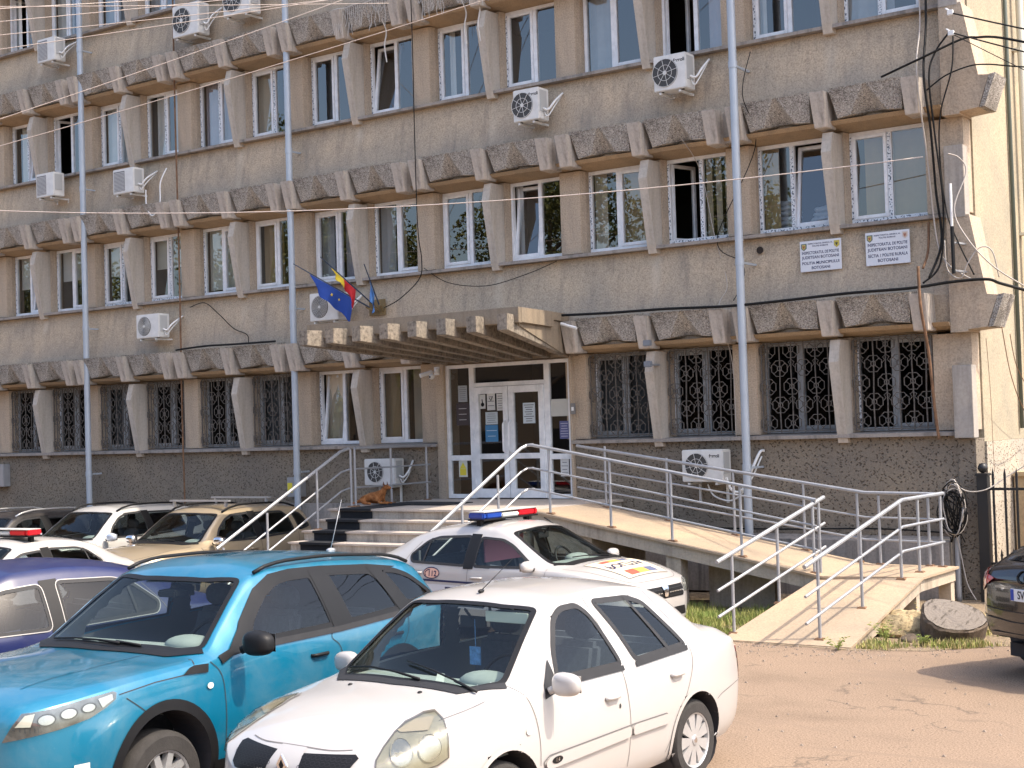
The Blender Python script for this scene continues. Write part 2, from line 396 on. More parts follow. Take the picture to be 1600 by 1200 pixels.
# ground floor plinth wall
for a, b_ in ((XL,-7.36),(-4.60,1.62)):
    m = MB(); m.prism([(0.42,-1.2),(0.06,-1.2),(0.06,2.243),(0.42,2.243)], a, b_, 'x'); m.build('plinth_wall', M_dash, B)
m = MB(); m.prism([(0.42,0.0),(0.06,0.0),(0.06,1.30),(0.42,1.30)], -7.36, -4.60, 'x'); m.build('plinth_wall', M_dash, B)
# foundation ledge behind the ramp
m = MB(); m.prism([(0.055,0.0),(-0.16,0.0),(-0.16,0.80),(0.055,0.86)], -4.5, 1.5, 'x')
m.build('foundation_ledge', M_conc_d, B)
m = MB(); m.box(-10.9,-7.6,-0.18,0.055,-0.3,1.26); m.build('foundation_ledge', M_conc_d, B)
# interior: back wall, floors, partitions
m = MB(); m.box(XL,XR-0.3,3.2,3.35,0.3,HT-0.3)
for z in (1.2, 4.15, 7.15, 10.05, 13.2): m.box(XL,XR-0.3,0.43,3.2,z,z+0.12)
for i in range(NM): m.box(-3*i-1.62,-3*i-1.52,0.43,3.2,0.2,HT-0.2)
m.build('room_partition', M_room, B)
# end wall, back wall and roof
m = MB(); m.box(XR-0.25,XR,0.43,12,2.15,HT); m.build('side_wall', M_side, B)
m = MB(); m.box(XR-0.25,XR+0.03,0.43,12,0,2.147); m.build('side_plinth', M_dash_l, B)
m = MB(); m.box(XL,XR-0.26,11.75,12,0,HT); m.box(XL-0.2,XL-0.01,-0.2,12,0,HT); m.build('rear_wall', M_pl, B)
m = MB(); m.box(XL-0.2,XR+0.05,-0.12,12.1,HT+0.01,HT+0.45); m.build('roof', M_conc_d, B)

# pilasters and fins (one mesh each, copied)
M_fin = plaster('fin_concrete', (0.54,0.49,0.42), stain=(0.22,0.19,0.155), amt=0.5, grit=25, gs=0.08, bst=0.15)
def fin_mesh(h):
    m = MB()
    zs = [(-0.155,-0.01,0.072),(-0.02,-0.05,0.072),(1.0,-0.25,0.076),(h-0.035,-0.17,0.074)]
    rings = []
    for z, yf, hw in zs:
        rings.append([(-0.095,0.20,z),(-0.09,0.13,z),(-hw,yf,z),(hw,yf,z),(0.09,0.13,z),(0.095,0.20,z)])
    vs = [p for r in rings for p in r]; fs = []
    for i in range(len(rings)-1):
        for k in range(6): fs.append((i*6+k, i*6+(k+1) % 6, (i+1)*6+(k+1) % 6, (i+1)*6+k))
    fs += [tuple(range(6))[::-1], tuple(range(len(vs)-6, len(vs)))]
    m.add(vs, fs); return m.mesh('fin', M_fin)
def pil_mesh(h):
    m = MB(); m.prism([(-0.235,0.42),(-0.235,0.20),(-0.19,0.09),(0.19,0.09),(0.235,0.20),(0.235,0.42)], -0.01, h+0.003, 'z')
    return m.mesh('pilaster', M_pil)
def pier_mesh(h):
    m = MB(); m.prism([(-0.15,0.42),(-0.15,0.26),(-0.12,0.15),(0.09,0.15),(0.13,0.26),(0.13,0.42)],-0.01,h+0.003,'z'); return m.mesh('pier', M_pil)
def bracket(w0, w1):
    m = MB()
    m.hexa([(-w1/2,-0.33,0),(w1/2,-0.33,0),(w1/2+0.01,0.0,0.0),(-w1/2-0.01,0.0,0.0),
            (-w0/2,-0.46,0.50),(w0/2,-0.46,0.50),(w0/2+0.0,0.0,0.52),(-w0/2,0.0,0.52)])
    return m.mesh('bracket', M_conc_w, bevel=0.008)
M_conc_w = plaster('bracket_concrete', (0.52,0.47,0.41), stain=(0.14,0.125,0.11), amt=0.75, grit=25, gs=0.1, bst=0.15)
MF = [fin_mesh(h) for h in WH]; MPL = [pil_mesh(h) for h in WH]; MPR = [pier_mesh(h) for h in WH]
MBR = bracket(0.215, 0.185); MBR2 = bracket(0.225, 0.20)
def dbl():
    m = MB(); m.hexa([(-0.16,-0.13,0.02),(0.16,-0.13,0.02),(0.16,0.0,0.02),(-0.16,0.0,0.02),(-0.16,-0.20,0.46),(0.16,-0.20,0.46),(0.16,0,0.48),(-0.16,0,0.48)])
    return m.mesh('bracket_web', M_conc)
MDB = dbl()
def panel_mesh(v):
    # folded exposed-aggregate panel, 1.07 m wide
    w = 1.07; m = MB(); j = [0, 0.015, -0.02, 0.01][v % 4]
    zt = 0.54; yt, yb = -0.36, -0.22
    tx = [0, .25, .48, .52, .75, 1]; ty = [yt]*6
    bx = [.07, .28+j, .43, .57, .74-j, .95]; bz = [0.13, 0.15, 0.185, 0.185, 0.15, 0.13]; by = [yb, yb-.015, yb+0.14, yb+0.14, yb-.015, yb]
    T = [(x*w, y, zt) for x, y in zip(tx, ty)]; Bm = [(x*w, y, z) for x, y, z in zip(bx, by, bz)]
    TB = [(x*w, -0.0, zt+0.03) for x in tx]; BB = [(x*w, -0.0, z-0.02) for x, z in zip(bx, bz)]
    vs = T+Bm+TB+BB; fs = []
    def q(a, b_, c, d): fs.append((a, b_, c, d))
    # front: quads at the ends, triangles in the middle fold
    q(0,1,7,6); fs.append((1,2,7)); fs.append((2,8,7)); q(2,3,9,8); fs.append((3,4,10)); fs.append((3,10,9)); q(4,5,11,10)
    for i in range(5):
        q(i, i+12, i+13, i+1)               # top
        q(6+i, 7+i, 19+i, 18+i)             # bottom
    q(0,6,18,12); q(5,17,23,11)
    m.add(vs, fs); return m.mesh('band_panel', M_agg)
MPA = [panel_mesh(i) for i in range(3)]
rp = random.Random(3)
for k in range(4):
    z0, T = WB[k], WB[k]+WH[k]
    for i in range(NM):
        x = -3*i
        if not (k == 0 and i == 2): 
            o = link('fin', MF[k], B, (x-0.015,0,z0))
            link('pier', MPR[k], B, (x,0,z0))
        if i < NM-1: link('pilaster', MPL[k], B, (x-1.565,0,z0))
        skip = (k == 0 and i == 2)
        if not skip:
            o = link('bracket', MBR, B, (x-0.05+rp.uniform(-.01,.01),0.0,T+0.012+rp.uniform(-.012,.012)))
        if not (k == 0 and i == 2):
            link('bracket', MBR2, B, (x-1.375,0,T+0.01))
        if not (k == 0 and i == 1): link('bracket', MBR2, B, (x-1.755,0,T+0.01))
        if i < NM-1 and not (k == 0 and i in (1,2)): link('bracket_web', MDB, B, (x-1.565,0,T+0.02))
        if i == 0: link('bracket', MBR2, B, (1.285,0,T+0.01))
        if not skip:
            for dx in (-1.265, 0.09):
                o = link('band_panel', MPA[rp.randrange(3)], B, (x+dx,0,T+0.005)); 
                o.rotation_euler = (rp.uniform(-.012,.012), 0, rp.uniform(-.006,.006))
# right-hand end of the front: flared corner with wedge end pieces
for k in range(4):
    z0, T = WB[k], WB[k]+WH[k]
    zn = WB[k+1]-0.09 if k < 3 else HT
    m = MB()
    m.prism([(1.621,T-0.03),(1.86,T-0.03),(1.86,T+0.0),(2.12,T+0.02),(2.27,T+0.44),(2.13,T+0.46),(1.93,zn),(1.621,zn)], -0.10, 0.42, 'y')
    m.build('corner_wall', M_pil, B)
    m = MB(); m.prism([(2.13,T+0.015),(2.20,T+0.025),(2.36,T+0.455),(2.275,T+0.445)], -0.10, 0.42, 'y'); m.build('corner_band', M_agg, B)
    m = MB(); m.prism([(1.30,z0-0.01),(1.835,z0-0.01),(1.835,T-0.033),(1.30,T-0.033)], 0.10, 0.42, 'y'); m.build('corner_pilaster', M_pil, B)
    m = MB(); m.hexa([(1.62,-0.10,z0-0.13),(1.87,-0.10,z0-0.13),(1.90,0.40,z0-0.13),(1.836,0.40,z0-0.13),(1.62,-0.10,z0+0.87),(1.87,-0.10,z0+0.87),(1.90,0.40,z0+0.84),(1.836,0.40,z0+0.84)]) if False else m.box(1.62,1.885,-0.11,0.099,z0-0.12,z0+0.87)
    m.build('corner_fin', M_conc, B, bevel=0.006)
m = MB(); m.box(1.621,1.86,0.03,0.42,0,2.20); m.build('corner_plinth', M_dash, B)
# side drain pipes on the sunlit wall
m = MB(); m.lathe([(0.055,0.0),(0.055,12.0)], (1.98,2.62,0.3), 'z', 12)
for z in (2.4,5.2,8.0,10.8): m.box(1.86,1.99,2.55,2.69,z,z+0.04)
m.build('downpipe', M_pipe_c, B, smooth='auto')
m = MB(); m.tube([(1.90,2.15,2.3),(1.90,2.15,13.5)], 0.03, 8); m.build('conduit', simple('green_grey_conduit',(0.10,0.12,0.10),0.6), B, smooth=True)

# ---------------------------------------------------------------- windows
def win_frame(h, side, film_on):
    """frame local: x 0..1.18, z 0..h, y=0 outer face"""
    w = 1.18; m = MB(); f = 0.055
    m.box(0,f,0,0.07,0,h); m.box(w-f,w,0,0.07,0,h); m.box(f,w-f,0,0.07,0,f); m.box(f,w-f,0,0.07,h-f,h)
    mx = 0.60 if side == 'L' else 0.55
    m.box(mx-0.035,mx+0.035,0.003,0.068,f,h-f)
    return m.mesh('window', M_pvc, bevel=0.004), mx
def sash_mesh(w, h, fr=0.05):
    m = MB(); m.box(0,fr,-0.012,0.05,0,h); m.box(w-fr,w,-0.012,0.05,0,h); m.box(fr,w-fr,-0.012,0.05,0,fr); m.box(fr,w-fr,-0.012,0.05,h-fr,h)
    return m.mesh('sash', M_pvc, bevel=0.004)
def pane_mesh(w, h):
    m = MB(); m.add([(0,0,0),(w,0,0),(w,0,h),(0,0,h)],[(0,1,2,3)]); return m.mesh('pane', M_glass, fix=False)
_wc = {}
def gcopy(me):
    c = me.copy(); c.materials[0] = M_pvc_g; return c
def dkcopy(me):
    c = me.copy(); c.materials[0] = M_gglass; return c
def cached(key, fn):
    if key not in _wc: _wc[key] = fn()
    return _wc[key]
def curtain_mesh(w, h, fold, nm, gap=0):
    m = MB(); n = max(8, int(w/0.03)); vs = []; fs = []
    for i in range(n+1):
        y = (0.02*math.sin(i*0.9*fold)+0.008*math.sin(i*2.3))
        vs += [(w*i/n, y, 0), (w*i/n, y*0.6, h)]
    for i in range(n): fs.append((2*i,2*i+2,2*i+3,2*i+1))
    m.add(vs, fs); return m.mesh('curtain', M_curt[nm], smooth=True, fix=False)
def strips_mesh(w, h, nm, pitch=0.16, sw=0.085):
    m = MB(); x = 0
    while x + sw < w:
        m.add([(x,0.0,0),(x+sw,0.03,0),(x+sw,0.03,h),(x,0.0,h)], [(0,1,2,3)]); x += pitch
    return m.mesh('vertical_blind', M_curt[nm], fix=False)
def make_window(x, z, h, sash='R', state='closed', cur=None, film=False, y=0.29, part=None, dark=False):
    fr, mx = cached(('f', round(h,3), sash), lambda: win_frame(h, sash, film))
    o = link('window', fr, part or B, (x, y, z)); w = 1.18; f = 0.055
    if sash == 'L': sx, sw, px, pw = f, mx-0.035-f, mx+0.035, w-f-mx-0.035
    else: px, pw, sx, sw = f, mx-0.035-f, mx+0.035, w-f-mx-0.035
    hh = h-2*f
    link('pane', cached(('p',round(pw,3),round(hh,3)), lambda: pane_mesh(pw, hh)), o, (px, 0.03, f))
    s_ = link('sash', cached(('s',round(sw,3),round(hh,3)), lambda: sash_mesh(sw, hh)), o, (sx, 0.0, f))
    g = cached(('g',round(sw,3),round(hh,3)), lambda: (lambda mm: (mm.add([(.045,.02,.045),(sw-.045,.02,.045),(sw-.045,.02,hh-.045),(.045,.02,hh-.045)],[(0,1,2,3)]), mm.mesh('pane', M_glass, fix=False))[1])(MB()))
    gp = link('pane', g, o, (sx, 0.0, f))
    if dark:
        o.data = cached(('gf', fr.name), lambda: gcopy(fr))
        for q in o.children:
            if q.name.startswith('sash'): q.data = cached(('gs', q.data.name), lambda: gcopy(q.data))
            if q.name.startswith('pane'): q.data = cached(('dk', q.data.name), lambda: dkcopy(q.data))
    if state == 'tilt':
        for q in (s_, gp): q.rotation_euler = (math.radians(-7.5),0,0)
        for q in (s_, gp): q.location.y += 0.02
    elif state == 'open':
        a = math.radians(72 if sash == 'L' else -72)
        for q in (s_, gp):
            q.rotation_euler = (0,0,a)
            if sash == 'R':
                q.location = (sx+sw*(1-math.cos(a)), 0.06+sw*abs(math.sin(a)), f)
            else: q.location = (sx, 0.07, f)
    if cur:
        for (kind, nm, a, b_, c0, c1) in cur:      # fractions of width / height
            cw = (b_-a)*w*0.96; ch = (c1-c0)*h
            if kind == 'c': me = cached(('c',nm,round(cw,2),round(ch,2)), lambda: curtain_mesh(cw, ch, 1.0, nm))
            elif kind == 'v': me = cached(('v',nm,round(cw,2),round(ch,2)), lambda: strips_mesh(cw, ch, nm))
            elif kind == 'V': me = cached(('V',nm,round(cw,2),round(ch,2)), lambda: strips_mesh(cw, ch, nm, 0.09, 0.085))
            else: me = cached(('b',nm,round(cw,2),round(ch,2)), lambda: (lambda mm: (mm.box(0,cw,0,0.01,0,ch), mm.mesh('roller_blind', M_curt[nm]))[1])(MB()))
            link(me.name.split('.')[0], me, o, (0.02*w+a*w, 0.16, c0*h))
    if film:
        m = MB()
        m.box(0.012,0.045,-0.004,-0.001,0.06,h-0.06)
        if film > 1: m.box(mx-0.025,mx+0.02,-0.002,0.001,0.06,h-0.06); m.box(0.06,w-0.06,-0.004,-0.001,0.01,0.045)
        key = ('film', film, sash, round(h,3))
        link('protective_film', cached(key, lambda: m.mesh('protective_film', M_film)), o)
    # rough mortar reveal around the frame
    return o
bl = lambda c='cream', lo=0.5: [('b', c, 0, 1, lo, 1)]
WIN = {  # (floor, module, side) : sash, state, curtains, film
 (1,0,'R'):('L','closed',[('V','brown',0.13,1,0,1)],2), (1,0,'L'):('R','tilt',[('c','brown',0,0.22,0,1)],2),
 (1,1,'R'):('L','open',[('v','beige',0.5,1,0,1)],2), (1,1,'L'):('R','closed',[('c','beige',0,0.2,0,1),('c','brown',0.45,1,0,1)],1),
 (1,2,'R'):('L','tilt',[('c','grey',0,0.12,0,1)],0), (1,2,'L'):('L','closed',[('c','grey',0.75,1,0,1)],0),
 (1,3,'R'):('R','closed',[('c','grey',0,0.3,0,1),('c','beige',0.32,0.5,0,1)],1), (1,3,'L'):('L','closed',[('c','grey',0,0.25,0,1),('c','lilac',0.5,1,0,1)],0),
 (1,4,'R'):('L','closed',[('c','brown',0.05,0.5,0,1)],0), (1,4,'L'):('R','closed',bl('cream',0.08),1),
 (1,5,'R'):('L','closed',bl('cream',0.5),2), (1,5,'L'):('L','closed',bl('cream',0.48),2),
 (1,6,'R'):('R','closed',bl('white',0.5),1), (1,6,'L'):('R','tilt',bl('white',0.45),1),
 (2,0,'R'):('R','closed',[('c','grey',0,0.6,0,1)],2), (2,0,'L'):('L','closed',[('c','white',0,0.12,0,1)],1),
 (2,1,'R'):('L','open',[('c','lilac',0.62,1,0,1)],0), (2,1,'L'):('R','closed',[('c','grey',0,0.48,0,1)],0),
 (2,2,'R'):('L','closed',[('c','white',0.86,1,0,1)],1), (2,2,'L'):('L','closed',[('c','white',0.1,0.2,0,1)],1),
 (2,3,'R'):('L','tilt',None,1), (2,3,'L'):('L','closed',None,1),
 (2,4,'R'):('L','closed',[('c','beige',0,0.3,0,1)],2), (2,4,'L'):('R','closed',[('c','lilac',0,1,0,1)],2),
 (2,5,'R'):('R','closed',[('c','white',0.1,0.35,0,1),('v','white',0.55,1,0,1)],2), (2,5,'L'):('L','closed',[('c','white',0,1,0,1)],2),
 (2,6,'R'):('L','open',[('c','lilac',0.6,1,0,1)],1), (2,6,'L'):('R','tilt',[('c','white',0.1,0.6,0,1)],2),
 (3,5,'R'):('L','closed',[('c','grey',0,1,0,1)],0), (3,5,'L'):('L','closed',[('c','grey',0,1,0,1)],0),
 (3,6,'R'):('L','closed',[('c','white',0,0.5,0,1),('c','lilac',0.6,1,0,1)],0), (3,6,'L'):('L','open',[('c','white',0,0.15,0,1)],0),
 (0,3,'R'):('L','closed',[('c','brown',0,0.3,0,1),('V','beige',0.55,1,0,1)],1), (0,3,'L'):('L','tilt',[('c','beige',0,0.5,0,1)],1),
}
rw = random.Random(11)
for k in range(4):
    for i in range(NM-1):
        for sd_ in 'RL':
            if k == 0 and i == 2: continue
            x = -3*i + (0.115 if sd_ == 'R' else -1.325)
            spec = WIN.get((k,i,sd_))
            if spec is None:
                spec = (rw.choice('LR'), 'closed', rw.choice([None, bl('cream',0.3), [('c','grey',0,0.4,0,1)]]) if k else [('b','grey',0,1,0.0,1)] if rw.random() < 0.4 else None, rw.choice([0,1]))
            make_window(x, WB[k], WH[k], spec[0], spec[1], spec[2], spec[3], dark=(k == 0 and i != 3))

# ---------------------------------------------------------------- wrought iron window grilles
def grille_mesh():
    m = MB(); w, h = 1.14, 1.33; px, pz = 0.19, 0.27
    T_ = lambda pts, r=0.0065: m.tube([(a, 0, b_) for a, b_ in pts], r*1.35, 4)
    n = 6
    for i in range(n):
        x = 0.095+px*i
        T_([(x, 0.0), (x+0.008*(-1)**i, h*0.3), (x-0.008*(-1)**i, h*0.7), (x, h)], 0.0085)
    for z in (0.02, h-0.02): T_([(0,z),(w,z)], 0.009)
    for x in (0.0, w): T_([(x,0.02),(x,h-0.02)], 0.009)
    for r in range(5):
        for i in range(n):
            if (i+r) % 2: continue
            cx, cz = 0.095+px*i, 0.14+pz*r
            if cz > h-0.1: continue
            a, b_ = 0.125, 0.115
            oc = [(-a,-b_*.45),(-a*.8,-b_*.55),(-a*.45,-b_),(a*.45,-b_),(a*.8,-b_*.55),(a,-b_*.45),(a,b_*.45),(a*.8,b_*.55),(a*.45,b_),(-a*.45,b_),(-a*.8,b_*.55),(-a,b_*.45),(-a,-b_*.45)]
            T_([(cx+p, cz+q) for p, q in oc], 0.006)
            for sx in (-1,1):
                for sz in (-1,1): T_([(cx+sx*0.02, cz+sz*0.02),(cx+sx*a*.78, cz+sz*b_*.72)], 0.005)
                T_([(cx+sx*0.008,cz-0.035),(cx+sx*0.032,cz-0.018),(cx+sx*0.032,cz+0.018),(cx+sx*0.008,cz+0.035)], 0.007)
            for sx in (-1,1):
                if 0 < cx+sx*px < w and r % 2 == 1: T_([(cx+sx*a,cz),(cx+sx*px*0.9,cz+0.05),(cx+sx*px*0.75,cz+0.09),(cx+sx*px*1.05,cz+0.13)], 0.005)
    # side returns
    for z in (0.12, h-0.12):
        for x in (0,w): m.tube([(x,0,z),(x,0.16,z)], 0.008, 4)
    return m.mesh('window_grille', M_iron, fix=False)
GM = grille_mesh()
for i in range(NM-1):
    for sd_ in 'RL':
        if i in (2,3): continue
        x = -3*i + (0.135 if sd_ == 'R' else -1.305)
        link('window_grille', GM, B, (x, 0.13, WB[0]+0.01))

# ---------------------------------------------------------------- entrance doors
D = MB(); y0, y1 = 0.06, 0.13
xl, xr, zb, zt = -7.20, -4.64, 1.36, 3.635
for a, b_, c, d in ((xl,xl+.07,zb,zt),(xr-.07,xr,zb,zt),(-6.70,-6.60,zb,zt),(-5.17,-5.07,zb,zt),(xl+.07,-6.70,zt-.06,zt),(-6.60,-5.17,zt-.06,zt),(-5.07,xr-.07,zt-.06,zt),
                 (-6.60,-5.17,3.24,3.31),(xl+.07,-6.70,2.0,2.09),(-5.07,xr-.07,2.0,2.09),(xl+.07,-6.70,zb,zb+.07),(-5.07,xr-.07,zb,zb+.07)):
    D.box(a,b_,y0,y1,c,d)
ent = D.build('entrance_frame', M_pvc, B, bevel=0.004)
P = MB()
for a, b_, c, d in ((xl+.07,-6.70,zb+.07,2.0),(xl+.07,-6.70,2.09,zt-.06),(-5.07,xr-.07,zb+.07,2.0),(-5.07,xr-.07,2.09,zt-.06),(-6.60,-5.17,3.31,zt-.06)):
    P = MB(); P.add([(a,.095,c),(b_,.095,c),(b_,.095,d),(a,.095,d)],[(0,1,2,3)]); P.build('pane', M_glass, ent, fix=False)
for a, b_, hs in ((-6.595,-5.892,1),(-5.878,-5.175,-1)):
    m = MB(); f = 0.10
    m.box(a,a+f,0.035,0.10,zb+.01,3.235); m.box(b_-f,b_,0.035,0.10,zb+.01,3.235); m.box(a+f,b_-f,0.035,0.10,zb+.01,zb+.16); m.box(a+f,b_-f,0.035,0.10,3.12,3.235); m.box(a+f,b_-f,0.035,0.10,2.02,2.11)
    d_ = m.build('entrance_door', M_pvc, B, bevel=0.004)
    
    for c_, e_ in ((zb+.16,2.02),(2.11,3.12)):
        m = MB(); m.add([(a+f,.07,c_),(b_-f,.07,c_),(b_-f,.07,e_),(a+f,.07,e_)],[(0,1,2,3)]); m.build('pane', M_glass, d_, fix=False)
    hx = b_-0.05 if hs > 0 else a+0.05
    m = MB(); m.tube(catmull([(hx,0.035,2.12),(hx,-0.03,2.15),(hx+0.10*-hs*-1*0.0,-0.05,2.2),(hx,-0.05,2.55),(hx,-0.03,2.62),(hx,0.035,2.65)],4), 0.013, 8); m.build('handle', M_pvc, d_, smooth=True)
    m = MB()
    for z in (1.6,2.35,3.0): m.box((a if hs > 0 else b_)-0.012,(a if hs > 0 else b_)+0.012,0.02,0.05,z,z+0.09)
    m.build('hinge', M_pvc, d_)
# dark entrance hall things: jamb piers
m = MB(); m.box(-7.36,-7.202,0.0,0.42,0,3.66); m.box(-4.638,-4.60,0.0,0.42,0,3.66); m.box(-7.36,-4.60,0.131,0.42,3.64,3.80); m.build('door_jamb', M_pil, B)
# notices behind the glass
def notice(x0, x1, z0, z1, col, lines=0, lc=(0.05,0.05,0.07), y=0.056, extra=None, par=None):
    m = MB(); m.box(x0,x1,y,y+0.003,z0,z1)
    o = m.build('notice', simple('paper_%02d_%02d_%02d' % tuple(int(c*99) for c in col), col, 0.6, var=0.03), par or ent)
    if lines:
        m = MB(); r = random.Random(int(x0*1000)); hgt = (z1-z0)
        for q in range(lines):
            z = z1-hgt*(q+1)/(lines+1); wd = (x1-x0)*r.uniform(0.5,0.85); cx = (x0+x1)/2
            m.box(cx-wd/2,cx+wd/2,y-0.002,y-0.0005,z-hgt*0.012,z+hgt*0.018)
        m.build('print', simple('print_ink_%02d' % int(lc[2]*99), lc, 0.6), ent if par is None else par)
    return o
WH_ = (0.62,0.62,0.60)
yg = 0.06
notice(-6.485,-6.365,2.87,3.11,WH_,0,y=yg); notice(-6.33,-6.165,2.84,3.14,WH_,3,y=yg); notice(-6.13,-5.99,2.83,3.11,WH_,6,y=yg)
notice(-6.37,-6.12,2.60,2.81,(0.50,0.56,0.58),5,y=yg); notice(-6.38,-6.12,2.31,2.59,(0.06,0.22,0.42),2,(0.6,0.7,0.75),y=yg)
notice(-5.60,-5.36,2.60,2.94,(0.55,0.62,0.66),8,y=yg); notice(-5.06,-4.715,2.70,2.98,(0.50,0.50,0.46),0,y=0.083); notice(-4.90,-4.72,2.33,2.62,(0.10,0.11,0.24),6,(0.5,0.5,0.6),y=0.083)
notice(-6.95,-6.76,3.0,3.28,(0.34,0.36,0.37),7,(0.15,0.15,0.16),y=0.083); notice(-7.0,-6.73,2.60,2.98,(0.05,0.035,0.035),3,(0.45,0.42,0.4),y=0.083)
notice(-6.98,-6.80,1.72,2.0,(0.62,0.63,0.58),0,y=0.083); notice(-4.905,-4.745,1.72,2.0,WH_,4,y=0.083)
m = MB(); m.box(-6.955,-6.825,0.079,0.0815,1.75,1.86); m.prism([(-6.955,1.865),(-6.825,1.865),(-6.89,1.97)],0.079,0.0815,'y'); m.build('warning_panel', simple('warning_yellow',(0.75,0.62,0.05),0.5), ent)
m = MB(); m.tube([(-6.44,0.056,2.92),(-6.42,0.056,2.96),(-6.43,0.056,3.03)],0.008,4); m.lathe([(0.035,-0.002),(0.035,0.0)],(-6.42,0.056,2.94),'y',12); m.build('wheelchair_symbol', M_blk, ent)
m = MB(); m.tube([(-6.28,0.055,3.05),(-6.245,0.055,3.0),(-6.21,0.055,3.07)],0.006,4); m.build('arrow_mark', M_blk, ent)

# ---------------------------------------------------------------- canopy over the entrance
def cx_(x, y): return x + (y+2.6)/2.6*(-5.93+(x+5.85)*0.66 - x)      # the canopy widens outwards
def slabc(m, xa, xb, y0_, y1_, z0a, z0b, z1a, z1b):
    m.hexa([(cx_(xa,y0_),y0_,z0a),(cx_(xb,y0_),y0_,z0a),(cx_(xb,y1_),y1_,z0b),(cx_(xa,y1_),y1_,z0b),
            (cx_(xa,y0_),y0_,z1a),(cx_(xb,y0_),y0_,z1a),(cx_(xb,y1_),y1_,z1b),(cx_(xa,y1_),y1_,z1b)])
m = MB(); slabc(m,-7.90,-3.82,-2.45,0.0,4.19,4.20,4.272,4.345); can = m.build('canopy', M_canopy, B, bevel=0.006)
m = MB(); slabc(m,-7.92,-3.80,-2.60,-2.452,4.045,4.045,4.275,4.276); m.build('canopy_fascia', M_canopy, can, bevel=0.006)
m = MB(); slabc(m,-3.93,-3.80,-2.451,-0.9,4.06,4.08,4.276,4.32); m.build('canopy_end', M_canopy, can, bevel=0.004)
for q in range(8):
    x = -7.66+0.528*q; m = MB()
    slabc(m, x-0.085, x+0.085, -2.90, -0.02, 3.93, 3.65, 4.165, 4.195)
    m.build('canopy_beam', M_canopy_b, can, bevel=0.006)
m = MB(); slabc(m,-3.97,-3.86,-2.44,-0.02,4.02,3.64,4.165,4.195); m.build('canopy_edge_beam', M_canopy, can)
m = MB(); m.box(-7.45,-4.50,-0.021,0.13,3.66,4.3); m.build('canopy_wall_beam', M_canopy, can)

# ---------------------------------------------------------------- downpipes on the front
for x, y, z0, z1 in ((-1.30,-0.50,0.0,HT-.6),(-10.42,-0.27,-0.3,HT-.6),(-16.26,-0.27,-0.5,HT-.6)):
    m = MB(); r = 0.06
    m.lathe([(r,z0),(r,z1)], (x,y,0), 'z', 14)
    for z in (1.8,4.8,7.7,10.6): m.lathe([(r+.008,z),(r+.008,z+.10)], (x,y,0), 'z', 14); m.box(x-0.015,x+0.015,y,0.05,z+.03,z+.06)
    m.build('downpipe', M_pipe, B, smooth='auto')
# hole knocked in the plaster, bare patches
m = MB(); m.lathe([(0.055,-0.008),(0.055,0.0)], (-1.22,0.035,5.06), 'y', 11); m.build('wall_hole', simple('hole_shadow',(0.03,0.022,0.018),1), B)

# ================================================================ STEPS, RAMP, RAILINGS
ST = empty('entrance_steps', (0,0,0), 0, 'wide pale stone steps leading up to the glazed entrance doors', 'steps')
m = MB(); m.box(-7.50,-3.76,-2.62,0.055,1.20,1.315); m.build('landing_slab', M_riser, ST)
m = MB(); m.box(-7.53,-3.72,-2.66,0.056,1.316,1.35); m.build('landing_tiles', M_tile, ST, bevel=0.004)
for k in range(1, 9):
    yf = -2.62-0.305*k; z = 1.35-0.15*k
    m = MB(); m.box(-7.50,-3.76,yf,yf+0.36,z-0.16 if k < 8 else -0.2,z-0.031); m.build('riser', M_riser, ST)
    m = MB(); m.box(-7.53,-3.74,yf-0.03,yf+0.305,z-0.03,z); m.build('tread', M_tile, ST, bevel=0.004)
m = MB(); m.prism([(0.05,-0.25),(0.05,1.19),(-2.6,1.19),(-4.9,0.0),(-4.9,-0.25)], -7.48, -3.80, 'x'); m.build('core', M_riser, ST)
# rubber runner on the left of the steps
ps = [(-0.9,1.356)]
ps = [(-1.5,1.356),(-2.67,1.356)]
for k in range(9):
    z = 1.35-0.15*k; yf = -2.66-0.305*k
    ps += [(yf-0.012,z+0.006),(yf-0.014,z-0.028),(yf+0.022,z-0.034),(yf+0.022,z-0.145)] if k else [(yf-0.012,z+0.006),(yf-0.014,z-0.028),(yf+0.022,z-0.034),(yf+0.022,z-0.145)]
m = MB(); vs = []; 
for y, z in ps: vs += [(-7.28,y,z),(-6.62,y,z)]
m.add(vs, [(2*i,2*i+1,2*i+3,2*i+2) for i in range(len(ps)-1)])
tag(m.build('stair_runner', M_carpet, fix=False), 'black rubber runner laid down the left side of the stone steps', 'carpet')
m = MB(); m.box(-7.25,-5.9,-1.75,-1.0,1.353,1.365)
tag(m.build('door_mat', M_carpet), 'flat black mat lying on the landing in front of the entrance doors', 'mat')

RP = empty('wheelchair_ramp', (0,0,0), 0, 'long concrete wheelchair ramp with tan deck turning down to the asphalt', 'ramp')
zr = lambda x: 1.35 - 0.179*(x+3.71)
M_deck = plaster('ramp_tiles', (0.40,0.315,0.225), stain=(0.30,0.235,0.17), amt=0.3, grit=40, gs=0.12, bst=0.1)
def slab(corners, th):   # corners: four (x,y,z) counter-clockwise
    m = MB(); m.hexa([(x,y,z-th) for x,y,z in corners] + list(corners)); return m
A = [(-3.71,-2.56,1.349),(0.70,-2.56,zr(0.70)),(0.70,-0.95,zr(0.70)),(-3.71,-0.95,1.349)]
slab([(x,y,z-0.031) for x,y,z in A], 0.17).build('long_flight', M_rampc, RP)
slab([(-3.71,-2.60,1.349),(0.70,-2.60,zr(.7)),(0.70,-0.92,zr(.7)),(-3.71,-0.92,1.349)], 0.03).build('long_flight_deck', M_deck, RP)
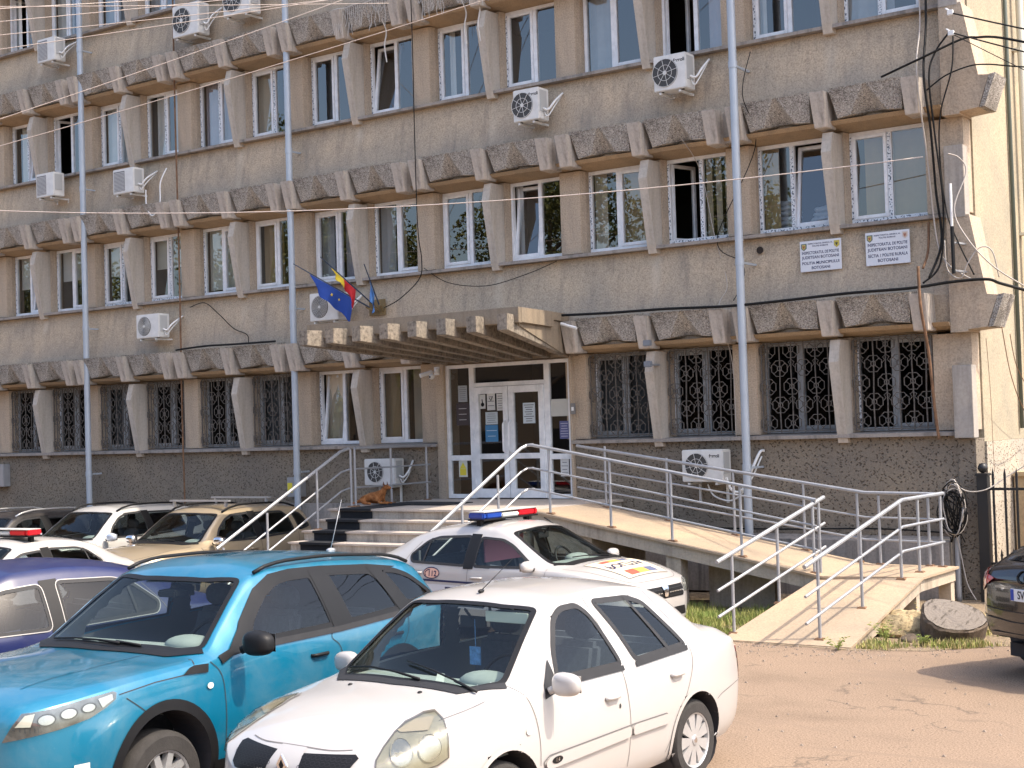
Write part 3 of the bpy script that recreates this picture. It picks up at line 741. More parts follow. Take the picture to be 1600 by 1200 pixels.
L = [(0.702,-2.38,0.56),(1.84,-2.30,0.56),(1.84,-0.98,0.56),(0.702,-0.98,0.56)]
slab([(x,y,z-0.031) for x,y,z in L], 0.15).build('turning_landing', M_rampc, RP)
slab([(0.702,-2.60,0.562),(1.88,-2.30,0.562),(1.88,-0.94,0.562),(0.702,-0.94,0.562)], 0.03).build('turning_landing_deck', M_deck, RP)
F = [(0.24,-4.52,0.012),(1.80,-4.50,0.012),(1.88,-2.301,0.561),(0.62,-2.45,0.561)]
slab([(0.27,-4.50,0.0),(1.76,-4.48,0.0),(1.84,-2.31,0.529),(0.66,-2.42,0.529)], 0.15).build('short_flight', M_rampc, RP)
slab(F, 0.03).build('short_flight_deck', M_deck, RP)
for c in ((-1.56,-1.34,-2.53,-2.33,1.2),(1.66,1.82,-2.42,-2.30,0.39),(1.66,1.82,-1.12,-0.98,0.39),(-1.56,-1.34,-1.2,-1.0,1.2)):
    m = MB(); m.box(c[0],c[1],c[2],c[3],0.0,min(c[4], zr(c[0])-0.19) if c[4] > 1 else c[4]); m.build('support_pier', M_rampc, RP)
m = MB(); m.box(-3.72,-2.75,-2.5,-1.0,0,1.12); m.build('support_wall', M_rampc, RP)
m = MB(); m.box(-1.33,-0.35,-1.75,-1.6,0,0.66); m.build('support_wall', M_rampc, RP)
m = MB(); m.prism([(-2.42,0.0),(-2.42,0.38),(-3.3,0.16),(-3.9,0.0)], 1.50, 1.60, 'x'); m.build('support_wall', M_rampc, RP)
m = MB(); m.box(1.20,1.32,-1.8,-1.0,0,0.4); m.build('support_wall', M_rampc, RP)

def railing(name, posts, tops, rails, label, zoff=0.93, heights=(0.93,0.60,0.30), rr=(0.024,0.015,0.015), ext=0.0, pr=0.019):
    """posts: (x,y,z foot); rails follow the given foot line"""
    o = empty(name, (0,0,0), 0, label, 'railing')
    for x, y, z in posts:
        m = MB(); m.tube([(x,y,z),(x,y,z+zoff-0.01)], pr, 8); p = m.build('post', M_galv, o, smooth='auto')
        m = MB(); m.hexa([(x-.06,y-.05,z-.004),(x+.06,y-.05,z-.004),(x+.06,y+.05,z-.004),(x-.06,y+.05,z-.004),(x-.045,y-.038,z+.018),(x+.045,y-.038,z+.018),(x+.045,y+.038,z+.018),(x-.045,y+.038,z+.018)])
        m.build('foot_plate', M_rust, p)
    for h, r in zip(heights, rr):
        m = MB(); m.tube([(x,y,z+h) for x, y, z in rails], r, 8); m.build('rail', M_galv, o, smooth='auto')
    return o
sz = lambda y: 1.35 + 0.492*(y+2.35) if y < -2.35 else 1.35
railing('handrail', [(-7.42,-2.2,1.35),(-7.42,-3.0,1.05),(-7.42,-4.1,0.46),(-7.42,-5.0,0.02)], None, [(-7.45,-2.2,1.35),(-7.45,-2.4,1.31),(-7.45,-5.1,-0.0)], 'grey steel handrail running down the left side of the entrance steps')
railing('handrail', [(-7.42,-2.10,1.35),(-7.42,-1.2,1.35),(-7.42,-0.25,1.35)], None, [(-7.42,-2.10,1.35),(-7.42,-0.15,1.35)], 'grey steel railing along the left edge of the entrance landing behind the dog')
railing('handrail', [(-3.86,-3.15,0.96),(-3.86,-4.0,0.66),(-3.86,-4.95,0.10)], None, [(-3.70,-2.48,1.352),(-3.82,-2.46,1.345),(-3.86,-2.56,1.30),(-3.86,-5.2,0.02)], 'sunlit steel handrail running down the right side of the steps behind the police car roof')
px = [-3.42,-2.42,-1.47,-0.45]
railing('handrail', [(x,-2.50,zr(x)) for x in px] + [(0.55,-2.50,zr(0.55))], None, [(-3.72,-2.50,1.35),(-3.42,-2.50,zr(-3.42)),(0.60,-2.50,zr(0.60))], 'long grey steel railing along the front edge of the ramp')
px = [-3.4,-2.35,-1.28,-0.22,0.55,0.85,1.52]
railing('handrail', [(x,-1.0,zr(x) if x < .7 else .56) for x in px], None, [(-3.9,-1.0,1.30),(0.66,-1.0,0.59),(1.68,-1.0,0.57)], 'grey steel railing along the wall side of the ramp')
railing('handrail', [(0.29,-4.29,0.055),(0.43,-3.32,0.30),(0.585,-2.39,0.55)], None, [(0.25,-4.60,-0.02),(0.60,-2.25,0.60)], 'short grey steel railing on the inner side of the lower ramp flight beside the grass', rr=(0.026,0.018,0.018))
railing('handrail', [(1.37,-4.32,0.05),(1.50,-3.35,0.29),(1.64,-2.40,0.54),(1.66,-1.8,0.562),(1.71,-1.08,0.562)], None, [(1.34,-4.62,-0.04),(1.64,-2.30,0.57),(1.72,-1.0,0.58)], 'grey steel railing on the outer side of the lower ramp flight nearest the tree stump', rr=(0.026,0.018,0.018))

# ================================================================ AIR CONDITIONERS
def ac(x, z, w=0.72, h=0.5, d=0.28, label='', fan='round', text=None, y=-0.45, hose=1, wall=0.04):
    o = empty('air_conditioner', (x, y, z), 0, label, 'air conditioner', 'air conditioning units on the front wall')
    m = MB(); m.box(0,w,0,d,0,h); m.build('casing', M_acw, o, bevel=0.012)
    fx, fz, fr = w*0.36, h*0.5, h*0.40
    if fan == 'square':
        m = MB(); m.box(0.04,w*0.58,-0.006,0.0,0.05,h-0.05); g = m.build('fan_grille', simple('grey_louvre',(0.20,0.20,0.21),0.6), o)
        m = MB()
        for q in range(14): m.box(0.045,w*0.58-0.005,-0.010,-0.0062,0.06+q*(h-0.12)/14,0.068+q*(h-0.12)/14)
        m.build('louvre', M_acw, g)
    else:
        m = MB(); m.lathe([(fr,-0.006),(fr,0.001)], (fx,0,fz), 'y', 30); g = m.build('fan_grille', M_acd, o)
        m = MB(); m.lathe([(0.001,-0.014),(fr*0.15,-0.014),(fr*0.15,-0.0065)], (fx,0,fz), 'y', 14)
        if fan == 'rings':
            for q in range(2,9):
                r = fr*q/8.6; m.tube([(fx+r*math.cos(a*PI/12),-0.011,fz+r*math.sin(a*PI/12)) for a in range(25)], 0.004, 4)
        else:
            for q in range(8):
                a = q*PI/4+0.2; m.tube([(fx,-0.011,fz),(fx+fr*math.cos(a),-0.011,fz+fr*math.sin(a))], 0.004, 4)
            for q in (0.55,0.98):
                r = fr*q; m.tube([(fx+r*math.cos(a*PI/12),-0.011,fz+r*math.sin(a*PI/12)) for a in range(25)], 0.004, 4)
        m.build('guard', M_acw, g)
    m = MB(); m.box(w*0.99,w+0.012,0.03,d*0.75,h*0.25,h*0.92); m.build('valve_cover', simple('ac_side_cover',(0.42,0.43,0.43),0.5), o, bevel=0.006)
    m = MB()
    for q in (0.08,w-0.14):
        m = MB(); m.prism([(0.02,-0.045),(0.02,-0.012),(wall-y,-0.012),(wall-y,-0.33),(wall-y-0.03,-0.33),(wall-y-0.03,-0.045)],q,q+0.035,'x'); m.build('wall_bracket', M_acw, o)
    for q in (0.10,w-0.10):
        m = MB(); m.box(q-0.03,q+0.03,0.05,0.09,-0.0115,-0.0005); m.build('rubber_foot', M_blk, o)
    if hose:
        m = MB(); m.tube(catmull([(w+0.012,d*0.4,h*0.35),(w+0.10,d*0.45,h*0.3),(w+0.17,d*0.7,h*0.55),(w+0.15,wall-y,h*0.9)],6), 0.018, 6)
        m.tube(catmull([(w+0.012,d*0.5,h*0.25),(w+0.07,d*0.5,h*0.1),(w+0.14,d*0.8,h*0.4),(w+0.13,wall-y,h*0.85)],6), 0.011, 6); m.build('hose', M_white, o, smooth=True)
    if text:
        me = textmesh(text, h*0.14, 'lettering', bold=0.002); me.materials.append(M_blk)
        t_ = link('lettering', me, o, (w*0.80,-0.0015,h*0.80)); t_.rotation_euler = (PI/2,0,0)
    return o
ac(-2.65,7.56,0.55,0.54,0.30,'white air conditioner with spoked fan under the dark open window of the third storey','spoke','ferroli')
ac(-5.26,7.48,0.50,0.52,0.30,'white air conditioner with spoked fan directly above the canopy roof on the third storey wall','spoke','ferroli')
ac(-9.84,4.55,0.68,0.50,0.28,'white air conditioner with ringed fan half hidden behind the blue flag','rings')
ac(-14.50,4.52,0.66,0.47,0.28,'white air conditioner with ringed fan above the ground floor grilles, right of the left downpipe','rings')
ac(-15.10,7.46,0.62,0.50,0.28,'boxy air conditioner with grey louvred front and dangling white hoses','square')
ac(-17.55,7.68,0.58,0.50,0.28,'air conditioner under the left downpipe side of the third storey, rust streaks below it','square',hose=0)
ac(-17.42,10.52,0.58,0.50,0.28,'grey fronted air conditioner near the top left corner beside the downpipe','square')
ac(-13.25,10.30,0.72,0.62,0.30,'large air conditioner with big round fan at the top edge, black pipes bundled under it','spoke')
ac(-11.85,10.45,0.70,0.62,0.30,'air conditioner cut by the top edge of the view, seen from its rusty underside','spoke',hose=0)
ac(-8.80,1.60,0.70,0.46,0.26,'white air conditioner behind the landing railing above the dog','spoke',None,y=-0.28)
ac(-2.44,1.64,0.68,0.48,0.28,'white air conditioner low on the plinth wall behind the ramp railing','spoke','ferroli',y=-0.36,hose=0)
m = MB(); m.tube(catmull([(-1.76,-0.25,1.70),(-1.70,-0.22,1.52),(-1.55,-0.2,1.50),(-1.42,-0.15,1.75),(-1.33,0.0,2.05),(-1.28,0.06,2.08)],8),0.022,7)
m.tube(catmull([(-2.1,-0.2,1.60),(-2.0,-0.18,1.42),(-1.7,-0.18,1.36),(-1.45,-0.15,1.6),(-1.31,0.03,2.0)],8),0.013,6)
tag(m.build('insulated_pipe', M_white, smooth=True), 'white insulated pipes looping from the plinth air conditioner up into the wall', 'pipe')

# ================================================================ SIGNS
def emblem(x, z, s, y, par, cols, name):
    m = MB(); m.prism([(x-s,z+s*1.15),(x+s,z+s*1.15),(x+s,z-s*0.5),(x,z-s*1.3),(x-s,z-s*0.5)], y-0.004, y-0.001, 'y'); e = m.build('emblem', simple(name+'_a', cols[0], 0.5), par)
    m = MB(); m.prism([(x-s*.62,z+s*.8),(x+s*.62,z+s*.8),(x+s*.62,z-s*.35),(x,z-s*.95),(x-s*.62,z-s*.35)], y-0.0065, y-0.0045, 'y'); m.build('emblem_field', simple(name+'_b', cols[1], 0.5), e)
    m = MB(); m.prism([(x-s*.5,z+s*.5),(x-s*.1,z+s*.25),(x,z+s*.65),(x+s*.1,z+s*.25),(x+s*.5,z+s*.5),(x+s*.25,z-s*.3),(x,z-s*.6),(x-s*.25,z-s*.3)], y-0.009, y-0.007, 'y'); m.build('emblem_bird', simple(name+'_c', cols[2], 0.5), e)
def sign(x0, x1, z0, z1, lines, label, cols):
    y = -0.030
    o = empty('police_sign', (0,0,0), 0, label, 'sign', 'white enamel signs on the front wall')
    m = MB(); m.box(x0,x1,y,y+0.02,z0,z1); m.build('panel', simple('sign_white',(0.66,0.68,0.72),0.35,var=0.03), o, bevel=0.004)
    m = MB()
    for a in (x0+.05,x1-.05):
        for c in (z0+.05,z1-.05): m.box(a-.01,a+.01,y+0.0205,0.06,c-.01,c+.01)
    m.build('fixing', M_galv, o)
    for s, z, size in lines:
        me = textmesh(s, size, 'lettering', bold=size*0.018, sx=1.0)
        xs = [v.co.x for v in me.vertices]; wd = max(xs)-min(xs); lim = (x1-x0)*(0.90 if size > 0.045 else 0.60)
        if wd > lim: me.transform(Matrix.Diagonal((lim/wd,1,1,1)))
        me.materials.append(simple('sign_ink', (0.02,0.03,0.09), 0.5)); t_ = link('lettering', me, o, ((x0+x1)/2, y-0.0015, z)); t_.rotation_euler = (PI/2,0,0)
    emblem(x0+0.065, z1-0.085, 0.042, y, o, cols[0], label[:5]+'l'); emblem(x1-0.062, z1-0.075, 0.042, y, o, cols[1], label[-5:]+'r')
g_ = (0.50,0.42,0.12); gr = (0.12,0.16,0.14)
sign(-0.56,0.07,4.665,5.11,[('INSPECTORATUL GENERAL AL',5.065,0.030),('POLITIEI ROMANE',5.030,0.030),('INSPECTORATUL DE POLITIE',4.935,0.058),('JUDETEAN BOTOSANI',4.868,0.058),('POLITIA MUNICIPIULUI',4.785,0.058),('BOTOSANI',4.715,0.058)],
     'white wall sign reading Politia Municipiului Botosani, with dark blue lettering', ((gr,g_,(0.3,0.1,0.05)),(g_,(0.55,0.45,0.06),(0.05,0.06,0.04))))
sign(0.435,1.075,4.665,5.135,[('INSPECTORATUL GENERAL AL',5.085,0.030),('POLITIEI ROMANE',5.048,0.030),('INSPECTORATUL DE POLITIE',4.955,0.060),('JUDETEAN BOTOSANI',4.885,0.060),('SECTIA 1 POLITIE RURALA',4.800,0.060),('BOTOSANI',4.728,0.060)],
     'white wall sign reading Sectia 1 Politie Rurala Botosani, nearer the building corner', (((0.12,0.22,0.36),(0.62,0.36,0.14),(0.30,0.12,0.05)),((0.60,0.55,0.52),(0.55,0.40,0.30),(0.35,0.15,0.10))))

# ================================================================ FLAGS
m = MB(); m.box(-8.78,-8.42,-0.045,-0.02,4.60,4.88)
fb = empty('flag_holder', (0,0,0), 0, 'brown rusty plate on the wall above the canopy holding three flagpoles', 'flag bracket'); m.build('wall_plate', simple('brown_plate',(0.20,0.14,0.06),0.8,var=0.4), fb)
for dx, dy in ((-0.12,0),(-0.02,0),(0.06,0)):
    m = MB(); m.tube([(-8.52+dx,-0.046,4.66),(-8.54+dx*1.8,-0.16,4.76)], 0.022, 8); m.build('socket', simple('brown_plate',(0,0,0)), fb)
def flag(base, tip, a, b_, drop, cols, label, wob=1.0, bias=0.0):
    base = Vector(base); tip = Vector(tip); o = empty('flag', base, 0, label, 'flag', 'flags on the entrance wall')
    m = MB(); m.tube([(0,0,0), tuple(tip-base)], 0.014, 8, r_end=0.009); m.build('flag_pole', simple('flagpole_blue_black',(0.03,0.05,0.09),0.5), o)
    nu, nv = 30, 14; P0 = (tip-base)
    for ci, (u0, u1, v0, v1, mat) in enumerate(cols):
        m = MB(); vs = []; fs = []
        for j in range(nv+1):
            v = v0+(v1-v0)*j/nv
            for i in range(nu+1):
                u = u0+(u1-u0)*i/nu
                p = P0*(b_+(a-b_)*u)                      # u=0 near tip
                d = drop(u)*v
                gather = 1-0.35*v*wob
                q = P0*((a+b_)/2+((b_+(a-b_)*u)-(a+b_)/2)*gather) if wob else p
                vs.append((q.x*1.0+0.035*math.sin(u*15+v*2)*v+bias*v, q.y+0.05*math.sin(u*11+1)*v-0.017, q.z-d-0.01+0.01*math.sin(u*21)*v))
        for j in range(nv):
            for i in range(nu): fs.append((j*(nu+1)+i, j*(nu+1)+i+1, (j+1)*(nu+1)+i+1, (j+1)*(nu+1)+i))
        m.add(vs, fs); m.build('flag_cloth', mat, o, smooth=True, fix=False)
    return o
def cloth(name, c): return simple(name, c, 0.8, var=0.10, vs=9)
blu = cloth('eu_blue',(0.012,0.055,0.30)); yel = cloth('flag_yellow',(0.60,0.45,0.03)); red = cloth('flag_red',(0.42,0.012,0.02)); lbl = cloth('pale_flag_blue',(0.07,0.19,0.45))
bs = (-8.53,-0.12,4.70)
f1 = flag((-8.70,-0.12,4.74),(-9.50,-1.20,5.51),0.22,0.78,lambda u: 0.17+0.28*u**0.6,[(0,1,0,1,blu)],'blue flag with yellow stars, leftmost of the three drooping flags above the canopy',0.25,0.02)
m = MB(); 
for sx_, sz_, s in ((-0.34,0.22,0.035),(-0.17,0.12,0.026)):
    m.prism([(sx_+s*(1 if q % 2 == 0 else 0.42)*math.sin(q*PI/5), sz_+s*(1 if q % 2 == 0 else 0.42)*math.cos(q*PI/5)) for q in range(10)], -0.62-0.0, -0.615, 'y')
m.build('star', yel, f1)
flag((-8.56,-0.12,4.74),(-8.86,-1.20,5.57),0.36,0.80,lambda u: 0.09+0.27*u**2,[(0,0.5,0,1,yel),(0.5,1,0,1,red)],'blue, yellow and red flag wrapped round its pole, middle one of the three',0.2)
flag((-8.47,-0.12,4.74),(-8.38,-0.62,5.45),0.30,0.62,lambda u: 0.24+0.16*u,[(0,1,0,1,lbl)],'small pale blue flag on a steep pole, rightmost of the three',0.9)

# ================================================================ SMALL WALL FITTINGS
def thing_mesh(m, name, mat, label, cat, group=None, **kw): return tag(m.build(name, mat, **kw), label, cat, group)
cc = empty('security_camera', (-7.42,-0.03,3.50), 0, 'cluster of white security cameras on the wall left of the entrance', 'camera')
m = MB(); m.tube([(0.10,0.02,0.05),(0.10,-0.12,0.02)],0.012,6); m.box(0.05,0.15,0.0,0.03,-0.02,0.12); m.build('bracket', M_white, cc)
m = MB(); m.tube([(-0.02,-0.30,-0.03),(0.08,-0.10,0.03)],0.036,10); m.build('camera_body', M_white, cc, smooth='auto')
m = MB(); m.ell((0.12,-0.16,-0.05),(0.05,0.05,0.05)); m.ell((0.20,-0.12,0.05),(0.04,0.04,0.045)); m.build('dome', M_white, cc, smooth=True)
m = MB(); m.ell((0.115,-0.205,-0.055),(0.018,0.012,0.018)); m.build('camera_lens', M_blk, cc, smooth=True)
fl = empty('floodlight', (-2.90,-0.46,3.64), 0, 'pair of small grey floodlights fixed to the concrete fin right of the canopy', 'floodlight')
for dz in (0.12,-0.20):
    m = MB(); m.box(-0.06,0.06,-0.05,0.02,dz-0.045,dz+0.045); m.build('lamp_head', simple('lamp_grey',(0.18,0.20,0.23),0.4), fl, bevel=0.008)
m = MB(); m.box(-0.012,0.012,0.021,0.34,-0.22,-0.19); m.box(-0.012,0.012,0.021,0.12,0.10,0.13); m.build('arm', M_galv, fl)
ic = empty('door_intercom', (-4.57,-0.005,2.81), 0, 'small grey entry phone with a pale button on the pillar right of the doors', 'intercom')
m = MB(); m.box(-0.045,0.045,-0.02,0.003,-0.09,0.09); m.build('panel', simple('steel_panel',(0.25,0.25,0.25),0.4,0.5), ic, bevel=0.004)
m = MB(); m.box(-0.022,0.022,-0.026,-0.021,-0.03,0.03); m.build('call_button', M_white, ic)
mb = empty('meter_box', (-10.85,-0.10,1.38), 0, 'grey meter box with a yellow warning sticker beside the middle downpipe', 'meter box')
m = MB(); m.box(0,0.34,0,0.16,0,0.36); m.build('box', M_galv, mb, bevel=0.01)
m = MB(); m.box(0.02,0.14,-0.004,-0.001,0.08,0.26); m.build('sticker', simple('warning_yellow',(0,0,0)), mb)
m = MB(); m.box(-19.9,-19.32,-0.12,0.06,1.58,2.07)
cb = tag(m.build('cable_cabinet', M_galv, bevel=0.01), 'blue grey cabinet on the plinth at the far left edge', 'cabinet')
tl = empty('tube_lamp', (-4.40,-0.55,4.15), 0, 'slim white lamp tube poking out beside the right end of the canopy', 'lamp')
m = MB(); m.tube([(0,0,0),(0.30,-0.02,-0.09)],0.024,8); m.build('lamp_tube', M_white, tl); m = MB(); m.tube([(0,0,0),(-0.02,0.45,0.02)],0.014,6); m.build('arm', M_galv, tl)
an = empty('antenna', (1.76,-0.30,4.45), 0, 'white stick antenna on black wall arms near the building corner', 'antenna')
m = MB(); m.tube([(0,0,0.60),(0,0,1.20)],0.018,8); m.build('radome', M_white, an, smooth='auto')
m = MB(); m.tube([(0,0,-0.02),(0,0,0.62)],0.025,8); m.build('mast', M_blk, an)
m = MB(); m.tube([(0,0,0.40),(0.15,0.30,0.38)],0.018,6); m.tube([(0,0,0.02),(0.15,0.30,0.0)],0.018,6); m.build('arm', M_galv, an)
# plastic sacks piled behind the upper right window
def sacks(x, z, n, label):
    o = empty('sack_pile', (x,0.62,z), 0, label, 'sacks'); r = random.Random(int(x*100))
    for q in range(n):
        m = MB(); m.ell((r.uniform(-.04,.04),r.uniform(-.02,.02),0.05+q*0.075),(0.21-0.012*q,0.13,0.05),14,8,0.75)
        m.v = [(a+0.012*math.sin(b_*60+c*40), b_, c+0.012*math.sin(a*40)) for a, b_, c in m.v]; m.build('sack', simple('grey_plastic_sack',(0.42,0.46,0.50),0.5,var=0.25,vs=14), o, smooth=True)
sacks(-0.98,5.36,6,'stack of grey plastic sacks behind the left pane of the window above the signs')
sacks(-0.42,5.36,4,'lower heap of pale plastic sacks behind the tilted pane above the left sign')
# icicle light strings hung on the top centre band
il = empty('icicle_lights', (0,0,0), 0, 'white icicle light strings draped over the band at the top centre', 'light string')
r = random.Random(5)
for a, b_ in ((-9.15,-7.85),(-7.2,-5.6)):
    m = MB(); T = WB[2]+WH[2]
    m.tube([(a+(b_-a)*q/20,-0.40,T+0.52+0.01*math.sin(q)) for q in range(21)],0.006,4)
    for q in range(int((b_-a)/0.045)):
        x = a+q*0.045; l = r.uniform(0.18,0.55); m.tube([(x+0.012*math.sin(s*2+q),-0.395+0.008*math.cos(s*3+q),T+0.52-l*s/5) for s in range(6)],0.0045,3)
    m.build('light_string', simple('light_string_white',(0.62,0.60,0.56),0.5), il)
for x, y in ((-8.1,-0.10),(-6.35,-0.10),(-6.05,-0.12)):
    m = MB(); m.tube(catmull([(x,-0.30,9.75),(x+.02,y-.1,9.55),(x-.01,y-.12,9.3),(x+.03,y-.12,9.0)],6),0.012,5); m.build('loose_string', simple('light_string_white',(0,0,0)), il)

# ================================================================ CABLES
def wire(name, pts, r, mat, label, n=8, cat='cable', grp=None):
    m = MB(); m.tube(catmull(pts, n), r, 5); return tag(m.build(name, mat, smooth=True), label, cat, grp)
def sagwire(a, b_, sag, r, mat, label, grp='overhead cables crossing the yard'):
    a = Vector(a); b_ = Vector(b_); m = MB()
    m.tube([tuple(a.lerp(b_, t/30)-Vector((0,0,sag*4*(t/30)*(1-t/30)))) for t in range(31)], r, 5)
    return tag(m.build('overhead_cable', mat, smooth=True), label, 'cable', grp)
M_wl = simple('pale_overhead_cable', (0.55,0.47,0.42), 0.5)
wire('wall_cable', [(-4.62,-0.42,4.30),(-3.6,-0.44,4.27),(-2.6,-0.44,4.26),(-1.5,-0.50,4.22),(-0.6,-0.46,4.24),(0.3,-0.44,4.27),(1.2,-0.44,4.27),(1.7,-0.3,4.32),(2.15,-0.18,4.33),(2.3,0.0,4.27),(2.6,0.6,4.15)], 0.022, M_cable, 'thick black cable bundle lying on the band above the ground floor windows')
wire('wall_cable', [(1.48,-0.18,9.2),(1.47,-0.16,8.0),(1.50,-0.44,7.15),(1.52,-0.3,6.4),(1.50,-0.12,5.6),(1.55,-0.12,4.9),(1.42,-0.30,4.40)], 0.018, M_cable, 'black cable dropping down the front beside the building corner')
wire('wall_cable', [(1.36,-0.14,9.2),(1.38,-0.14,8.0),(1.40,-0.42,7.2),(1.43,-0.2,6.0),(1.48,-0.12,5.0),(1.62,-0.15,4.6),(1.95,-0.2,4.35)], 0.012, M_cableg, 'thin grey cable dropping down the front left of the black one')
wire('wall_cable', [(1.80,-0.25,7.70),(1.62,-0.3,7.45),(1.56,-0.4,7.1),(1.58,-0.3,6.3),(1.62,-0.2,5.4),(1.55,-0.2,4.6),(1.35,-0.35,4.33)], 0.014, M_cable, 'black cable curving down from the lower insulator to the cable bundle')
wire('wall_cable', [(1.86,-0.25,7.68),(1.84,-0.3,7.2),(1.66,-0.3,6.6),(1.60,-0.2,6.0),(1.66,-0.2,5.3),(1.8,-0.25,4.9),(2.0,-0.2,4.40)], 0.011, M_cable, 'thin black cable looping right of the antenna mast')
wire('wall_cable', [(0.9,-0.42,7.22),(1.45,-0.42,7.38),(1.95,-0.2,7.60),(2.15,-0.15,7.60),(2.6,-0.6,7.42),(3.6,-1.5,6.9)], 0.017, M_cable, 'black cable rising from the upper band to the sunlit wall')
wire('wall_cable', [(1.50,-0.35,6.95),(1.75,-0.3,7.12),(2.05,-0.2,7.22),(2.3,-0.2,7.2),(2.7,-0.5,7.05),(3.6,-1.3,6.7)], 0.011, M_cable, 'thin black cable arching over the wedge of the second storey band')
wire('wall_cable', [(1.74,-0.3,6.06),(1.86,-0.2,6.0),(1.93,-0.15,5.8),(1.80,-0.3,5.3),(1.95,-0.3,4.9),(2.25,-0.2,4.5),(2.6,0.1,4.2)], 0.010, M_cableg, 'pale grey cable slanting from the antenna to the corner wedge')
wire('wall_cable', [(1.62,-0.2,4.9),(1.66,-0.25,4.5),(1.85,-0.3,4.36),(1.95,-0.3,4.55),(2.1,-0.25,4.75),(2.25,-0.2,4.7),(2.3,-0.1,4.35)], 0.009, M_cableg, 'pale cable loop sticking out beside the corner above the wedge')
wire('rusty_pipe', [(1.34,-0.50,4.55),(1.355,-0.50,4.0),(1.37,-0.30,3.4),(1.38,-0.16,2.6),(1.40,-0.10,2.2)], 0.022, M_rust, 'thin rusty pipe down the front left of the corner fin', cat='pipe')
wire('rusty_pipe', [(1.34,0.0,5.20),(1.345,-0.08,4.8),(1.34,-0.30,4.54)], 0.018, M_rust, 'short rusty pipe below the first floor sill, right of the signs', cat='pipe')
wire('wall_cable', [(2.30,0.3,3.60),(2.28,0.6,3.2),(2.25,1.2,2.9),(2.2,2.0,2.6)], 0.006, M_rust, 'brown cord hanging from the wedge across the cream wall')
wire('wall_cable', [(2.25,0.1,3.7),(2.3,0.3,3.0),(2.35,0.8,2.5),(2.2,2.2,2.45)], 0.007, M_rust, 'second brown cord sagging in a wide curve on the cream wall')
wire('wall_cable', [(2.05,0.05,3.55),(2.08,0.05,2.8),(2.10,0.0,2.2),(2.12,-0.05,1.75)], 0.004, M_rust, 'thin brown cord hanging straight down beside the corner fin')
wire('wall_cable', [(-7.30,-0.47,10.3),(-7.29,-0.47,9.0),(-7.30,-0.47,7.5),(-7.29,-0.47,6.0),(-7.28,-0.40,5.45),(-7.5,-0.2,5.15),(-8.0,-0.12,4.85),(-8.4,-0.08,4.72)], 0.009, M_cable, 'thin black cable dropping down the centre wall to the flag plate')
wire('wall_cable', [(-7.55,0.0,5.35),(-7.0,-0.04,5.05),(-6.2,-0.04,4.93),(-5.4,-0.04,5.05),(-4.8,0.0,5.22)], 0.007, M_cable, 'black cable sagging across the wall between the canopy and the window sill')
wire('wall_cable', [(-13.58,-0.12,12.3),(-13.585,-0.13,9),(-13.58,-0.12,6),(-13.585,-0.13,3),(-13.58,-0.12,1.2)], 0.018, M_rust, 'brown conduit running the full height of the left wall')
wire('wall_cable', [(-13.45,0.02,5.1),(-13.0,-0.02,5.15),(-12.6,-0.03,4.9),(-12.2,-0.04,4.6),(-11.8,-0.08,4.45),(-11.5,-0.35,4.25)], 0.009, M_cable, 'black cable trailing across the wall right of the conduit')
wire('wall_cable', [(-13.4,-0.42,4.24),(-12.6,-0.44,4.27),(-11.8,-0.44,4.26),(-10.7,-0.46,4.25)], 0.02, M_cable, 'black cable lying on the band left of the canopy')
wire('wall_cable', [(-1.20,-0.1,8.0),(-1.18,-0.46,7.3),(-1.22,0.0,6.6),(-1.9,0.0,5.3),(-1.5,-0.02,4.9),(-1.45,-0.1,4.6),(-1.44,-0.46,4.3)], 0.007, M_cable, 'thin cable beside the right downpipe')
wire('wall_cable', [(-2.3,-0.42,6.9),(-2.2,0.1,6.4),(-2.0,0.1,5.4),(-1.75,-0.02,4.6),(-1.7,-0.42,4.2),(-1.72,0.0,3.4),(-1.7,0.0,2.3)], 0.006, M_cableg, 'pale thread-like cable hanging across the half open window')
wire('wall_cable', [(-16.9,0.02,3.0),(-19.1,0.0,1.9)], 0.005, M_cable, 'thin black wire on the far left plinth') if False else None
wire('wall_cable', [(-4.2,-0.02,0.98),(-3.0,-0.05,0.95),(-1.2,-0.05,0.93),(0.4,-0.05,0.96),(1.4,-0.03,0.92)], 0.012, M_cable, 'black cable lying on the ledge along the foot of the plinth')
wire('hanging_hose', [(-14.35,-0.25,7.5),(-14.28,-0.3,7.15),(-14.1,-0.3,6.95),(-13.95,-0.25,7.2),(-13.98,-0.2,7.6),(-13.9,-0.1,7.9)], 0.014, M_white, 'white hose dangling below the louvred air conditioner')
# coil of cable hung on the corner
co_ = empty('cable_coil', (1.60,-0.22,1.28), 0, 'big tangled coil of grey and black cable hung on the corner pillar', 'cable coil')
r = random.Random(9)
for q in range(10):
    a, b_ = r.uniform(.11,.19), r.uniform(.26,.38); ph = r.uniform(-.3,.3); m = MB(); dy = r.uniform(-.06,.06)
    m.tube([(a*math.cos(t*PI/14)+0.06*ph+r.uniform(-.006,.006), dy+0.03*math.sin(t*.6+q), b_*math.sin(t*PI/14)+r.uniform(-.008,.008)-0.1*(q % 3)*.3) for t in range(29)], 0.010, 5)
    m.build('loop', M_cableg if q % 2 else M_cable, co_, smooth=True)
m = MB()
for q in range(14): m.tube(catmull([(r.uniform(-.13,.13),r.uniform(-.05,.05),r.uniform(-.1,.3)),(r.uniform(-.15,.15),r.uniform(-.07,.05),r.uniform(-.2,.2)),(r.uniform(-.1,.15),0.03,r.uniform(-.5,-.2))],5),0.009,4)
m.build('tangle', M_cable, co_, smooth=True)
